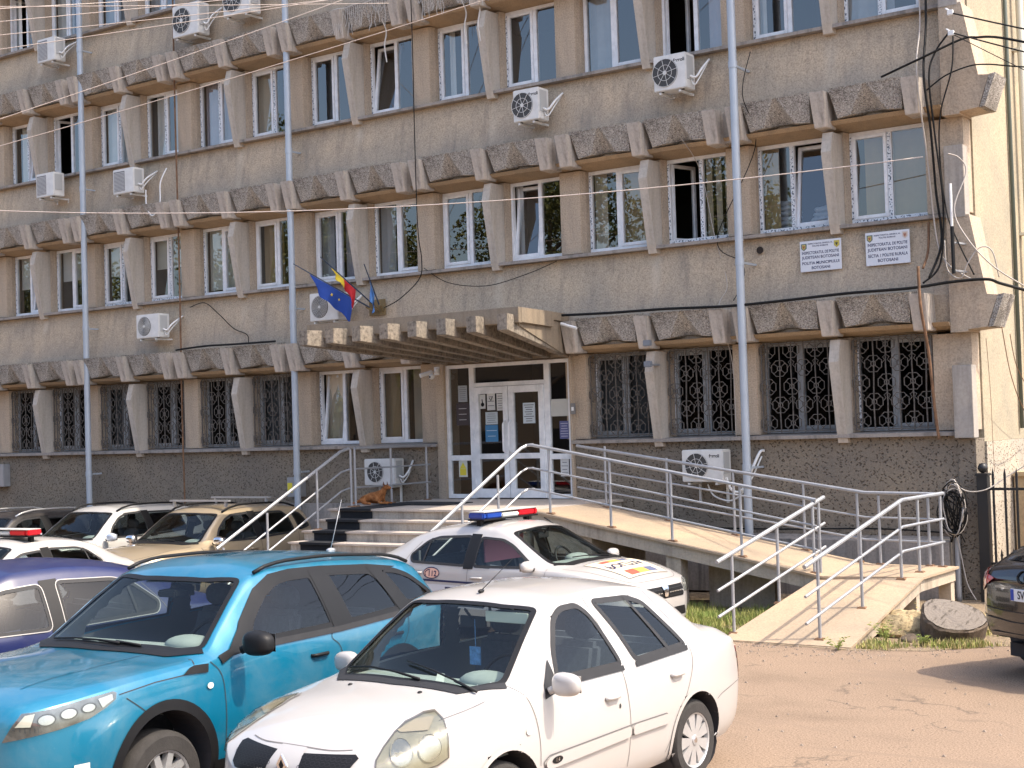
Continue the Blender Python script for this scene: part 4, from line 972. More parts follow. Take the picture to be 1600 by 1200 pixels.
wire('wall_cable', [(1.62,-0.2,0.95),(1.66,-0.14,0.6),(1.72,-0.13,0.25),(1.84,-0.15,0.03)], 0.008, M_cableg, 'pale cable tail trailing from the coil down to the ground')
wire('drain_pipe', [(1.60,-0.12,0.95),(1.60,-0.12,0.0)], 0.04, M_galv, 'short grey pipe standing under the cable coil', cat='pipe')
wire('wall_cable', [(1.62,-0.2,1.62),(1.8,-0.25,1.5),(2.05,-0.2,1.52),(2.3,0.0,1.70),(2.7,0.1,1.95)], 0.008, M_cableg, 'pale cable swagged from the coil over the fence post')
for z, y in ((8.0,-0.32),(7.72,-0.32)):
    o = empty('cable_clamp', (1.80,y,z), 0, 'white cable clamp at the top of the corner, upper one' if z > 7.9 else 'white hooked cable clamp at the top of the corner, lower one', 'clamp')
    m = MB(); m.tube([(-0.05,0.28,0.06),(0.0,0.0,0.02),(0.10,-0.05,-0.06)],0.012,6); m.build('hook', M_white, o); m = MB(); m.box(0.03,0.11,-0.06,-0.02,-0.09,-0.02); m.build('body', M_white, o, bevel=0.006)
sagwire((1.90,-0.36,7.93),(6.5,-2.2,5.9),0.05,0.011,M_cable,'black cable leaving the upper clamp towards the right')
sagwire((1.90,-0.36,7.66),(6.5,-2.2,5.5),0.05,0.010,M_cable,'black cable leaving the lower clamp towards the right')
sagwire((1.90,-0.36,7.64),(6.2,-3.2,4.6),0.03,0.006,M_cable,'thinnest cable leaving the lower clamp, slanting most steeply')
sagwire((1.40,-0.30,6.06),(-15.0,-4.6,6.75),0.36,0.008,M_wl,'long pale cable crossing the whole front at first floor window height')
# upper left overhead cables
def ov(p0, p1, y0, y1, sag, lab, r=0.009):   # through two points given as world (x,z) on planes y0,y1
    sagwire((p0[0],y0,p0[1]),(p1[0],y1,p1[1]),sag,r,M_wl,lab)
def ovl(a, b_, sag, lab, r=0.0065):
    a = Vector(a); b_ = Vector(b_); d = b_-a
    sagwire(a-d*0.6, b_+d*0.25, sag, r, M_wl, lab)
ovl((-11.98,-6.00,7.55),(-7.14,-2.00,9.66),0.10,'pale cable rising across the upper left, second lowest of the fan')
ovl((-11.99,-6.00,7.19),(-4.37,-2.00,9.11),0.14,'pale cable rising across the upper left, lowest and longest of the fan')
ovl((-11.93,-6.00,8.97),(-7.70,-2.00,9.66),0.05,'pale cable passing under the large air conditioner at the top left')
ovl((-11.94,-6.00,8.72),(-7.42,-2.00,9.64),0.05,'pale cable just below the one under the large air conditioner')
ovl((-11.93,-6.00,9.17),(-9.13,-2.00,10.00),0.03,'pale cable crossing the second window row at the top left')
ovl((-11.92,-6.00,9.39),(-11.00,-2.00,10.33),0.02,'short pale cable cutting the top left corner')
ovl((-11.92,-6.00,9.45),(-8.26,-2.00,9.67),0.02,'topmost nearly level pale cable at the top left')

# ================================================================ FENCE, STUMP, ROCKS, LOW WALL
fe = empty('iron_fence', (-0.095,-0.02,0), 0, 'black iron fence with spear tips and a ball topped post beside the building corner', 'fence')
m = MB(); m.box(1.99,2.13,-0.10,0.04,0,1.70); m.box(1.975,2.145,-0.115,0.055,1.70,1.73); m.build('fence_post', M_blkm, fe)
m = MB(); m.ell((2.06,-0.03,1.80),(0.065,0.065,0.07)); m.build('post_ball', M_blkm, fe, smooth=True)
for z in (1.50,0.50,0.12):
    m = MB(); m.box(2.13,5.6,-0.045,-0.015,z,z+0.035); m.build('fence_rail', M_blkm, fe)
for q in range(22):
    x = 2.20+q*0.155; m = MB(); m.box(x-0.013,x+0.013,-0.075,-0.046,0.05,1.70); m.prism([(x-0.018,1.70),(x+0.018,1.70),(x,1.80)],-0.068,-0.053,'y'); m.build('fence_bar', M_blkm, fe)
    if q % 1 == 0 and q < 21:
        x += 0.077; m = MB(); m.box(x-0.011,x+0.011,-0.075,-0.046,0.05,0.62); m.prism([(x-0.018,0.62),(x+0.018,0.62),(x,0.72)],-0.068,-0.053,'y'); m.build('fence_bar', M_blkm, fe)
m = MB(); m.box(1.92,9,1.55,1.75,0,1.62); m.box(1.92,9,1.50,1.80,1.62,1.68)
tag(m.build('low_wall', M_tan), 'low tan wall standing behind the black iron fence', 'wall')
# fallen round stump slice
sp = empty('tree_stump', (2.58,-3.42,0.20), 0, 'grey cracked tree stump slice lying tilted on the verge beside the ramp', 'tree stump')
r = random.Random(4); nn = 36; rad = [0.36*(1+0.06*math.sin(3*a*2*PI/nn)+r.uniform(-.03,.03)) for a in range(nn)]
m = MB(); vs = []
for h, s in ((-0.24,0.86),(-0.12,1.0),(0.06,1.02),(0.085,0.97)):
    vs += [(s*rad[a]*math.cos(2*PI*a/nn), s*rad[a]*math.sin(2*PI*a/nn), h+r.uniform(-.008,.008)) for a in range(nn)]
fs = [(i*nn+k, i*nn+(k+1) % nn, (i+1)*nn+(k+1) % nn, (i+1)*nn+k) for i in range(3) for k in range(nn)] + [tuple(range(nn))[::-1]]
m.add(vs, fs); m.xf(Matrix.Rotation(math.radians(17),4,'Y') @ Matrix.Rotation(math.radians(16),4,'X')); m.build('bark', M_bark, sp)
def woodend():
    mt, t, b = nodes('weathered_wood_end'); b.inputs['Roughness'].default_value = 0.95
    w_ = N(t, 'ShaderNodeTexWave', wave_type='RINGS', rings_direction='Z'); w_.inputs['Scale'].default_value = 7; w_.inputs['Distortion'].default_value = 9; w_.inputs['Detail'].default_value = 4
    co = coords(t); t.links.new(co, w_.inputs['Vector'])
    c = ramp(t, w_.outputs['Fac'], [(0.2,(0.165,0.14,0.118)),(0.7,(0.185,0.158,0.132))]); cr = ramp(t, noise(t, coords(t,(6,1.2,1)), 4, 6, 0.7), [(0.36,(0.35,0.33,0.3)),(0.46,(1,1,1))])
    t.links.new(mixc(t, 1.0, c, cr, 'MULTIPLY'), b.inputs['Base Color']); bump(t, b, noise(t, co, 14, 6, 0.7), 0.8, 0.02); return mt
m = MB(); m.add([(0.955*rad[a]*math.cos(2*PI*a/nn), 0.955*rad[a]*math.sin(2*PI*a/nn), 0.09) for a in range(nn)], [tuple(range(nn))]); m.xf(Matrix.Rotation(math.radians(17),4,'Y') @ Matrix.Rotation(math.radians(16),4,'X')); m.build('cut_face', woodend(), sp, fix=False)
def rock(x, y, s, lab, mat):
    m = MB(); rr = random.Random(int(x*77)); nv = len(m.v); m.ell((0,0,0),(s,s*.8,s*.5),18,10)
    m.v = [(a*(1+0.15*math.sin(a*30+b_*22)),b_*(1+0.12*math.cos(c*40+a*17)),c*(1+0.2*math.sin(b_*25))) for a, b_, c in m.v]
    tag(m.build('rubble_heap', mat, smooth='auto', loc=(x,y,s*0.12)), lab, 'rubble')
M_strawy = plaster('dry_soil_heap', (0.42,0.33,0.19), stain=(0.2,0.15,0.08), amt=0.5, grit=22, gs=0.35, bst=0.9)
rock(1.98,-3.30,0.42,'straw coloured heap of dry soil under the edge of the ramp',M_strawy)
rock(2.22,-3.75,0.13,'small grey lump of rubble left of the stump',M_bark)
rock(2.75,-2.55,0.30,'pale dusty soil mound behind the stump',M_strawy)

# ================================================================ GRASS (uncountable)
def grass(name, poly_fn, n, mat, hmin, hmax, lab_seed, wid=0.006):
    r = random.Random(lab_seed); m = MB(); k = 0
    while k < n:
        x, y, d = poly_fn(r)
        if d is None: continue
        h = r.uniform(hmin,hmax)*d; a = r.uniform(0,2*PI); lx, ly = r.uniform(-.4,.4)*h, r.uniform(-.4,.4)*h; c, s_ = math.cos(a)*wid, math.sin(a)*wid
        m.add([(x-c,y-s_,0.0),(x+c,y+s_,0.0),(x+lx*.5+c*.6,y+ly*.5+s_*.6,h*.6),(x+lx*.5-c*.6,y+ly*.5-s_*.6,h*.6),(x+lx,y+ly,h)], [(0,1,2,3),(3,2,4)]); k += 1
    return tag(m.build(name, mat, fix=False), kind='stuff')
def patch_a(r):
    x = r.uniform(-3.0,0.62); y = r.uniform(-4.7,-2.2)
    if x > 0.20+0.18*(y+4.5): return 0,0,None
    n = math.sin(x*3.1+y*2.3)+math.sin(x*1.3-y*4.7)
    if n+r.uniform(-.6,.6) < -0.9: return 0,0,None
    return x, y, 1.0 if y > -4.0 else 0.7
grass('grass', patch_a, 15000, M_grass, 0.05, 0.17, 1)
def patch_b(r):
    x = r.uniform(1.85,6.5); y = r.uniform(-4.5,-1.8)
    lim = -4.55 if x < 2.6 else (-4.35+0.75*(x-2.6)/0.75 if x < 3.35 else -3.6+0.7*(x-3.35)/1.85)
    if y < lim+0.0: return 0,0,None
    n = math.sin(x*5.1+y*3.3)+math.sin(x*2.3-y*6.7)
    if n+r.uniform(-.8,.8) < 0.35: return 0,0,None
    return x, y, 0.8
grass('grass', patch_b, 6500, M_grass, 0.03, 0.12, 2)
grass('dry_grass', patch_b, 5500, M_straw, 0.03, 0.12, 3)
grass('dry_grass', patch_a, 5000, M_straw, 0.03, 0.12, 5)
rg = random.Random(8); m = MB()
for k in range(1400):
    x = rg.uniform(-1.5,7.5); y = rg.gauss(-4.75,0.35) if x < 2.4 else rg.gauss(-4.2+0.5*(x-2.4),0.4)
    if x < 1.9 and y > -4.55: continue
    if rg.random() < .3: x, y = rg.uniform(-4,8), rg.uniform(-11,-4.8)
    s_ = rg.uniform(.004,.016); q0 = len(m.v)
    m.add([(x-s_,y-s_*.7,.002),(x+s_,y-s_*.8,.002),(x+s_*.8,y+s_,.002),(x-s_*.9,y+s_*.8,.002),(x+rg.uniform(-.3,.3)*s_,y+rg.uniform(-.3,.3)*s_,s_*1.1+.002)],[(0,1,4),(1,2,4),(2,3,4),(3,0,4)])
tag(m.build('gravel', simple('grit_stones',(0.30,0.24,0.19),0.95,var=.4,vs=3), fix=False), kind='stuff')
def tuft(x, y, n, h, seed, lab, mat=M_grass):
    r = random.Random(seed); m = MB()
    for q in range(n):
        a = r.uniform(0,2*PI); l = r.uniform(.3,.9)*h; hh = h*r.uniform(.5,1); m.tube([(0,0,0),(l*.3*math.cos(a),l*.3*math.sin(a),hh*.6),(l*math.cos(a),l*math.sin(a),hh)], 0.003, 3, r_end=0.001)
        for s_ in range(3):
            t = .4+.25*s_; c = Vector((l*t*math.cos(a),l*t*math.sin(a),hh*t)); b_ = r.uniform(0,6.3); w_ = 0.022
            m.add([tuple(c),tuple(c+Vector((w_*math.cos(b_),w_*math.sin(b_),.012))),tuple(c+Vector((2.2*w_*math.cos(b_),2.2*w_*math.sin(b_),.004))),tuple(c+Vector((w_*math.cos(b_+.9),w_*math.sin(b_+.9),.0)))],[(0,1,2,3)])
    tag(m.build('weed', mat, loc=(x,y,0.0), fix=False), lab, 'weed')
tuft(1.72,-4.66,16,0.16,1,'small green weed growing at the foot of the ramp')
tuft(2.22,-2.75,34,0.34,2,'yellowish leafy weed between the ramp pillars and the stump', M_straw)
tuft(1.98,-3.9,22,0.25,3,'green weed under the sloping edge of the ramp')
tuft(2.45,-4.05,26,0.14,4,'low green weed in front of the stump')

# ================================================================ DOG
def skin_obj(name, verts, edges, mat, par, sub=2):
    me = bpy.data.meshes.new(name); me.from_pydata([v[:3] for v in verts], edges, []); o = link(name, me, par)
    sm = o.modifiers.new('skin','SKIN'); sm.use_smooth_shade = True
    for i, v in enumerate(verts):
        sv_ = me.skin_vertices[0].data[i]; sv_.radius = (v[3], v[4] if len(v) > 4 else v[3]); sv_.use_root = (i == 0)
    s_ = o.modifiers.new('sub','SUBSURF'); s_.levels = sub; s_.render_levels = sub; me.materials.append(mat); return o
def furm():
    mt, t, b = nodes('ginger_fur'); b.inputs['Roughness'].default_value = 0.9
    f = noise(t, coords(t,(1,1,1)), 16, 6, 0.7, 0.5)
    t.links.new(ramp(t, f, [(0.3,(0.12,0.040,0.012)),(0.5,(0.36,0.13,0.035)),(0.72,(0.50,0.24,0.09))]), b.inputs['Base Color']); bump(t, b, noise(t, coords(t,(2,2,1)), 60, 4), 0.9, 0.015); return mt
M_fur = furm()
dog = empty('dog', (-7.40,-1.66,1.36), math.radians(6), 'small ginger dog lying with its head up on the landing in front of the railing', 'dog')
V = [(-0.20,0,0.10,.085,.075),(-0.10,0,0.115,.085,.08),(0.02,0,0.125,.09,.085),(0.12,0,0.14,.085,.08),(0.17,0,0.20,.055,.055),(0.205,0,0.255,.045,.045),(0.235,0,0.28,.055,.055),(0.285,0,0.268,.034,.03),(0.33,0,0.255,.02,.018),
     (-0.17,0.10,0.06,.05,.04),(-0.10,0.14,0.03,.032),(-0.03,0.14,0.02,.02),(0.03,0.14,0.018,.018),
     (-0.17,-0.10,0.07,.055,.045),(-0.10,-0.14,0.03,.034),(-0.03,-0.15,0.02,.02),(0.03,-0.15,0.018,.018),
     (0.13,0.06,0.06,.034),(0.14,0.075,0.025,.024),(0.22,0.07,0.02,.018),(0.30,0.065,0.018,.019),
     (0.13,-0.06,0.06,.034),(0.14,-0.075,0.025,.024),(0.22,-0.07,0.02,.018),(0.31,-0.065,0.018,.019),
     (-0.27,-0.02,0.06,.03),(-0.33,-0.06,0.03,.024),(-0.34,-0.14,0.022,.012)]
Ed = [(0,1),(1,2),(2,3),(3,4),(4,5),(5,6),(6,7),(7,8),(0,9),(9,10),(10,11),(11,12),(0,13),(13,14),(14,15),(15,16),(3,17),(17,18),(18,19),(19,20),(3,21),(21,22),(22,23),(23,24),(0,25),(25,26),(26,27)]
skin_obj('body', V, Ed, M_fur, dog)
for sy in (-1,1):
    m = MB(); m.add([(0.225,sy*.025,0.315),(0.205,sy*.06,0.305),(0.245,sy*.05,0.30),(0.215,sy*.055,0.375)],[(0,1,3),(1,2,3),(2,0,3),(0,2,1)]); m.build('ear', simple('dark_ear_fur',(0.14,0.06,0.03),0.9), dog)
    m = MB(); m.ell((0.268,sy*.026,0.292),(.008,.006,.008)); m.build('eye', M_blk, dog, smooth=True)
m = MB(); m.ell((0.352,0,0.258),(.012,.012,.010)); m.build('nose', M_blk, dog, smooth=True)

# ================================================================ VEHICLES
def pch(tab):
    xs = [a for a, _ in tab]; ys = [b for _, b in tab]
    if xs[0] > xs[-1]: xs = xs[::-1]; ys = ys[::-1]
    n = len(xs); h = [xs[i+1]-xs[i] for i in range(n-1)]; d = [(ys[i+1]-ys[i])/h[i] for i in range(n-1)]; m = [0]*n
    for i in range(1, n-1):
        if d[i-1]*d[i] > 0:
            w1 = 2*h[i]+h[i-1]; w2 = h[i]+2*h[i-1]; m[i] = (w1+w2)/(w1/d[i-1]+w2/d[i])
    m[0], m[-1] = d[0], d[-1]
    def f(x):
        if x <= xs[0]: return ys[0]
        if x >= xs[-1]: return ys[-1]
        i = 0
        while x > xs[i+1]: i += 1
        t = (x-xs[i])/h[i]
        return (2*t**3-3*t*t+1)*ys[i]+(t**3-2*t*t+t)*h[i]*m[i]+(-2*t**3+3*t*t)*ys[i+1]+(t**3-t*t)*h[i]*m[i+1]
    return f
def inpoly(p, poly):
    x, y = p; c = False; n = len(poly)
    for i in range(n):
        x1, y1 = poly[i]; x2, y2 = poly[(i+1) % n]
        if (y1 > y) != (y2 > y) and x < (x2-x1)*(y-y1)/(y2-y1)+x1: c = not c
    return c
def chaikin(p, n=2, k=0.25):
    for _ in range(n):
        q = []
        for i in range(len(p)):
            a, b_ = p[i], p[(i+1) % len(p)]
            q += [(a[0]*(1-k)+b_[0]*k, a[1]*(1-k)+b_[1]*k), (a[0]*k+b_[0]*(1-k), a[1]*k+b_[1]*(1-k))]
        p = q
    return p
def fillet(p, d=0.055, n=4):
    out = []; N_ = len(p)
    for i in range(N_):
        a, b_, c = p[i-1], p[i], p[(i+1) % N_]; u = (a[0]-b_[0], a[1]-b_[1]); v = (c[0]-b_[0], c[1]-b_[1]); lu, lv = math.hypot(*u), math.hypot(*v)
        k = min(d, lu*.42, lv*.42); s_ = (b_[0]+u[0]/lu*k, b_[1]+u[1]/lu*k); e = (b_[0]+v[0]/lv*k, b_[1]+v[1]/lv*k)
        for j in range(n+1):
            t = j/n; out.append((s_[0]*(1-t)**2+2*b_[0]*t*(1-t)+e[0]*t*t, s_[1]*(1-t)**2+2*b_[1]*t*(1-t)+e[1]*t*t))
    return out
def resample(p, st, closed=True):
    out = []; n = len(p)
    for i in range(n if closed else n-1):
        a, b_ = p[i], p[(i+1) % n]; L_ = math.hypot(b_[0]-a[0], b_[1]-a[1]); k = max(1, int(math.ceil(L_/st)))
        for j in range(k): out.append((a[0]+(b_[0]-a[0])*j/k, a[1]+(b_[1]-a[1])*j/k))
    if not closed: out.append(p[-1])
    q = []
    for a in out:
        if not q or math.hypot(a[0]-q[-1][0], a[1]-q[-1][1]) > st*0.2: q.append(a)
    return q
def inset(p, d):     # move a closed outline inwards by d
    n = len(p); area = sum(p[i][0]*p[(i+1) % n][1]-p[(i+1) % n][0]*p[i][1] for i in range(n)); s = 1 if area > 0 else -1; o = []
    for i in range(n):
        a, b_, c = p[i-1], p[i], p[(i+1) % n]; tx, ty = c[0]-a[0], c[1]-a[1]; L_ = math.hypot(tx, ty) or 1
        o.append((b_[0]-s*ty/L_*d, b_[1]+s*tx/L_*d))
    return o
class Car:
    def __init__(s, name, pose, label, cat, paint, T, step=0.03, z0=0.0):
        s.root = empty(name, (pose[0], pose[1], z0), pose[2], label, cat, 'cars parked in front of the building')
        s.paint = paint; s.T = {k: pch(v) for k, v in T.items() if isinstance(v, list)}
        s.x0, s.x1 = T['x']; s.step = step; s.glass = None
        s.g = pch([(0,.90),(.08,.945),(.3,.985),(.55,1.0),(.78,.99),(.93,.972),(1,.955)])
        xs = []; x = s.x0
        while x < s.x1-1e-6:
            xs.append(x); e = min(x-s.x0, s.x1-x); x += max(0.006, min(step, 0.25*e+0.006))
        xs.append(s.x1); s.xs = xs
        s.nl, s.ng, s.nt = 14, 9, 12
        vs = []; s.rows = 0
        for x in xs:
            zb, W, zs, wr, zr_, zc = (s.T[k](x) for k in ('zb','W','zs','wr','zr','zc')); half = []
            for i in range(s.nl+1):
                t = i/s.nl; half.append((W*s.g(t), zb+t*(zs-zb)))
            ws = W*.955
            for i in range(1, s.ng+1):
                t = i/s.ng; half.append((ws+(wr-ws)*t+0.018*math.sin(PI*t)*min(1,max(0,(zr_-zs)/0.25)), zs+(zr_-zs)*t))
            for i in range(1, s.nt+1):
                y = wr*(1-(i/s.nt)); u = y/wr if wr else 0
                half.append((y, zr_+(zc-zr_)*(1-u**2.3)))
            s.rows = len(half)*2-1
            vs += [(x, y, z) for y, z in half] + [(x, -y, z) for y, z in half[:-1][::-1]]
        R = s.rows; fs = []; s.kind = []
        for i in range(len(xs)-1):
            for j in range(R-1): fs.append((i*R+j, i*R+j+1, (i+1)*R+j+1, (i+1)*R+j))
        H = R//2
        for e, base in ((0, 0), (1, (len(xs)-1)*R)):
            for j in range(H): 
                a, b_, c, d = base+j, base+j+1, base+R-2-j, base+R-1-j
                fs.append((a, b_, c, d) if b_ != c else (a, b_, d))
        s.vs, s.fs = vs, fs
        s.bvh = BVHTree.FromPolygons([Vector(v) for v in vs], fs)
        s.holes = []; s.arches = []
    def ana(s, a, b_, mode):
        """exact point of the loft for a top (x,y) or side (x,z) coordinate"""
        if not (s.x0+.05 < a < s.x1-.05): return None
        f = {k: s.T[k](a) for k in ('zb','W','zs','wr','zr','zc')}
        if mode == 'T':
            if abs(b_) > f['wr']*.985: return None
            return Vector((a, b_, f['zr']+(f['zc']-f['zr'])*(1-(abs(b_)/f['wr'])**2.3)))
        sg = 1 if mode == 'L' else -1; z = b_
        if z < f['zs']: y = f['W']*s.g((z-f['zb'])/(f['zs']-f['zb'])) if z > f['zb'] else None
        elif z < f['zr']:
            t = (z-f['zs'])/(f['zr']-f['zs']); ws = f['W']*.955
            y = ws+(f['wr']-ws)*t+0.018*math.sin(PI*t)*min(1,max(0,(f['zr']-f['zs'])/0.25))
        else: y = None
        return None if y is None else Vector((a, sg*y, z))
    def cast(s, a, b_, mode, off):
        if mode in 'TLR':
            p = s.ana(a, b_, mode)
            if p is not None:
                if not off: return p
                e = .03; q1 = s.ana(a+e, b_, mode); q2 = s.ana(a, b_+e, mode)
                if q1 is None or q2 is None: q1 = s.ana(a-e, b_, mode); q2 = s.ana(a, b_-e, mode)
                if q1 is not None and q2 is not None:
                    n = (q1-p).cross(q2-p); n.normalize(); ref = Vector((0,0,1)) if mode == 'T' else Vector((0, 1 if mode == 'L' else -1, 0))
                    if n.dot(ref) < 0: n = -n
                    if n.dot(ref) > .25: return p+n*off
        if mode in 'LR':
            sg = 1 if mode == 'L' else -1; o, d = Vector((a, 3*sg, b_)), Vector((0,-sg,0))
        elif mode == 'T': o, d = Vector((a, b_, 4)), Vector((0,0,-1))
        elif mode in 'DE':       # diagonal projection from the front corner: a runs outwards along the corner, b_ is height
            sg = 1 if mode == 'D' else -1; d = Vector((-.7071,-.7071*sg,0)); o = Vector((s.dc[0]-.7071*a, sg*(s.dc[1]+.7071*a), b_)) - d*3
        elif mode == 'F': o, d = Vector((5, a, b_)), Vector((-1,0,0))
        else: o, d = Vector((-5, a, b_)), Vector((1,0,0))
        h = s.bvh.ray_cast(o, d)
        if h[0] is None:
            q = {'L': Vector((a,1,b_)), 'R': Vector((a,-1,b_)), 'T': Vector((a,b_,1.2)), 'F': Vector((s.x1,a,b_)), 'B': Vector((s.x0,a,b_)), 'D': o+d*3, 'E': o+d*3}[mode]
            h = s.bvh.find_nearest(q)
        p, n = h[0], h[1]
        if n.dot(d) > 0: n = -n
        n = (n*0.6 - d*0.4).normalized()
        return p + n*off
    def patch(s, name, poly, mode, off, mat, par=None, st=0.05, rnd=0, smooth=True, thick=0):
        p = fillet(poly) if rnd else poly
        p = resample(p, st); n = len(p); pts = [Vector(q) for q in p]
        xs = [q[0] for q in p]; ys = [q[1] for q in p]; x = min(xs)+st/2
        ins = inset(p, st*0.35)
        while x < max(xs):
            y = min(ys)+st/2
            while y < max(ys):
                if inpoly((x, y), ins): pts.append(Vector((x, y)))
                y += st
            x += st
        r = geometry.delaunay_2d_cdt(pts, [(i, (i+1) % n) for i in range(n)], [], 1, 1e-6)
        V3 = [s.cast(v[0], v[1], mode, off) for v in r[0]]
        m = MB(); m.add([tuple(v) for v in V3], [tuple(f) for f in r[2]])
        o = m.build(name, mat, par or s.root, smooth=smooth)
        # outward orientation
        me = o.data; ref = {'L': (0,1,0), 'R': (0,-1,0), 'T': (0,0,1), 'F': (1,0,0), 'B': (-1,0,0), 'D': (.7,.7,0), 'E': (.7,-.7,0)}[mode]
        if sum(pl.normal.dot(Vector(ref)) for pl in me.polygons) < 0: me.flip_normals()
        return o
    def band(s, name, poly, mode, w0, w1, off, mat, par=None, st=0.03, rnd=0, closed=True, off2=None):
        p = fillet(poly) if rnd and closed else poly
        if rnd and not closed: p = [(v.x, v.y) for v in catmull([(a, b_, 0) for a, b_ in poly], 6)]
        p = resample(p, st, closed); n = len(p); vs = []
        for i in range(n):
            a = p[i-1] if (i or closed) else p[0]; c = p[(i+1) % n] if (i < n-1 or closed) else p[-1]
            tx, ty = c[0]-a[0], c[1]-a[1]; L_ = math.hypot(tx, ty) or 1; nx, ny = -ty/L_, tx/L_
            vs.append(tuple(s.cast(p[i][0]+nx*w0, p[i][1]+ny*w0, mode, off))); vs.append(tuple(s.cast(p[i][0]+nx*w1, p[i][1]+ny*w1, mode, off if off2 is None else off2)))
        fs = [(2*i, 2*i+1, 2*((i+1) % n)+1, 2*((i+1) % n)) for i in range(n if closed else n-1)]
        m = MB(); m.add(vs, fs); o = m.build(name, mat, par or s.root, smooth=True)
        me = o.data; ref = {'L': (0,1,0), 'R': (0,-1,0), 'T': (0,0,1), 'F': (1,0,0), 'B': (-1,0,0), 'D': (.7,.7,0), 'E': (.7,-.7,0)}[mode]
        if sum(pl.normal.dot(Vector(ref)) for pl in me.polygons) < 0: me.flip_normals()
        return o
    def body(s):
        """drop the faces behind the panes and in the wheel arches, then link the shell and its lining"""
        vs, R = s.vs, s.rows; keep = []; S0 = s.nl; G0 = s.nl+s.ng
        for f in s.fs:
            c = [sum(vs[i][k] for i in f)/len(f) for k in range(3)]
            kill = False
            for mode, poly in s.holes:
                if mode == 'S' and inpoly((c[0], c[2]), poly) and abs(c[1]) > 0.35: kill = True
                if mode in 'LR' and c[1]*(1 if mode == 'L' else -1) > 0.35 and inpoly((c[0], c[2]), poly): kill = True
                if mode == 'T' and inpoly((c[0], c[1]), poly) and c[2] > s.zbelt: kill = True
            for (ax, az, ar) in s.arches:
                if math.hypot(c[0]-ax, c[2]-az) < ar+0.4*s.aw and abs(c[1]) > 0.3: kill = True
            if not kill: keep.append(f)
        m = MB(); m.v = list(vs); m.f = keep
        me = m.mesh('body', s.paint, True, True); bm = bmesh.new(); bm.from_mesh(me)
        bmesh.ops.delete(bm, geom=[v for v in bm.verts if not v.link_faces], context='VERTS'); bm.to_mesh(me)
        # orientation outward
        cz = sum(v.co.z for v in bm.verts)/max(1, len(bm.verts))
        bm.free()
        t = [p for p in me.polygons if p.center.z > s.zbelt+0.3]
        if sum(p.normal.z for p in t) < 0: me.flip_normals()
        link('body', me, s.root)
        bm = bmesh.new(); bm.from_mesh(me); bm.normal_update()
        for v in bm.verts: v.co = v.co - v.normal*0.022
        lm = bpy.data.meshes.new('interior_lining'); bm.to_mesh(lm); bm.free(); lm.flip_normals(); lm.materials.clear(); lm.materials.append(M_lin)
        link('interior_lining', lm, s.root)
    def wheel(s, x, y, R_, wd=0.20, spokes=9, rimR=None, mat=None, nm='wheel', style='cap'):
        sg = 1 if y > 0 else -1; rimR = rimR or R_*0.66; m = MB(); h = wd/2
        m.lathe([(rimR*.96,-h*.9),(rimR,-h),(R_*.90,-h),(R_*.985,-h*.72),(R_,-h*.4),(R_,h*.4),(R_*.985,h*.72),(R_*.90,h),(rimR,h),(rimR*.96,h*.9)], (0,0,0), 'y', 44)
        m.f = m.f[:-2]
        t_ = m.build('wheel', M_tyre, s.root, smooth='auto', loc=(x, y-sg*h, R_))
        m = MB(); f = sg*h
        m.lathe([(rimR*.99,f*.97),(rimR*.93,f*.90),(rimR*.90,f*.55)], (0,0,0), 'y', 40); m.f = m.f[:-2]
        m.build('rim_lip', mat, t_, smooth='auto')
        m = MB(); m.lathe([(rimR*.97,f*.30),(0.01,f*.30)] if True else [], (0,0,0), 'y', 32); m.build('brake_shadow', M_blk, t_)
        m = MB()
        for k in range(spokes):
            a = 2*PI*k/spokes; ca, sa = math.cos(a), math.sin(a); i0, i1 = rimR*.14, rimR*.95
            w0_, w1_ = (rimR*.085, rimR*.235) if style == 'cap' else (rimR*.13, rimR*.11)
            def P(r, w_, yy): return (r*ca - w_*sa, yy, r*sa + w_*ca)
            y1 = f*.95; y2 = f*.86
            ps = [P(i0,-w0_,y1*.93),P(i0,w0_,y1*.93),P(i1,w1_,y2),P(i1,-w1_,y2)]
            qs = [(p[0],f*.45,p[2]) for p in ps]
            m.add(ps+qs, [(0,1,2,3),(0,4,5,1),(1,5,6,2),(3,2,6,7),(0,3,7,4)])
        m.lathe([(0.005,f*.99),(rimR*.17,f*.97),(rimR*.21,f*.80),(rimR*.21,f*.4)], (0,0,0), 'y', 20)
        m.build('rim_spokes', mat, t_)
        m = MB(); m.lathe([(rimR*.10,f*1.01),(rimR*.11,f*.96)], (0,0,0), 'y', 16); m.build('hub_cap', M_chr, t_)
        return t_
    def mirror(s, x, y, z, size, mat, stalk=None):
        sg = 1 if y > 0 else -1; L_, Hh, D_ = size
        m = MB(); m.ell((0,0,0), (D_/2, L_/2, Hh/2), 20, 14, 0.72); m.v = [(a*(1.0 if a > 0 else 0.55)*(1-0.12*b_*sg/L_), b_, c*(1-0.18*(b_*sg)/L_)) for a, b_, c in m.v]
        o = m.build('door_mirror', mat, s.root, smooth=True, loc=(x, y, z))
        m = MB(); m.box(-D_*.30,-D_*.285,-L_*.40,L_*.40,-Hh*.36,Hh*.36); m.build('mirror_glass', M_mirr, o)
        m = MB(); m.tube([(0.0,-sg*L_*.40,-Hh*.18),(0.02,-sg*(L_*.62),-Hh*.32)], Hh*.17, 8); m.build('mirror_arm', stalk or mat, o, smooth=True)
        return o
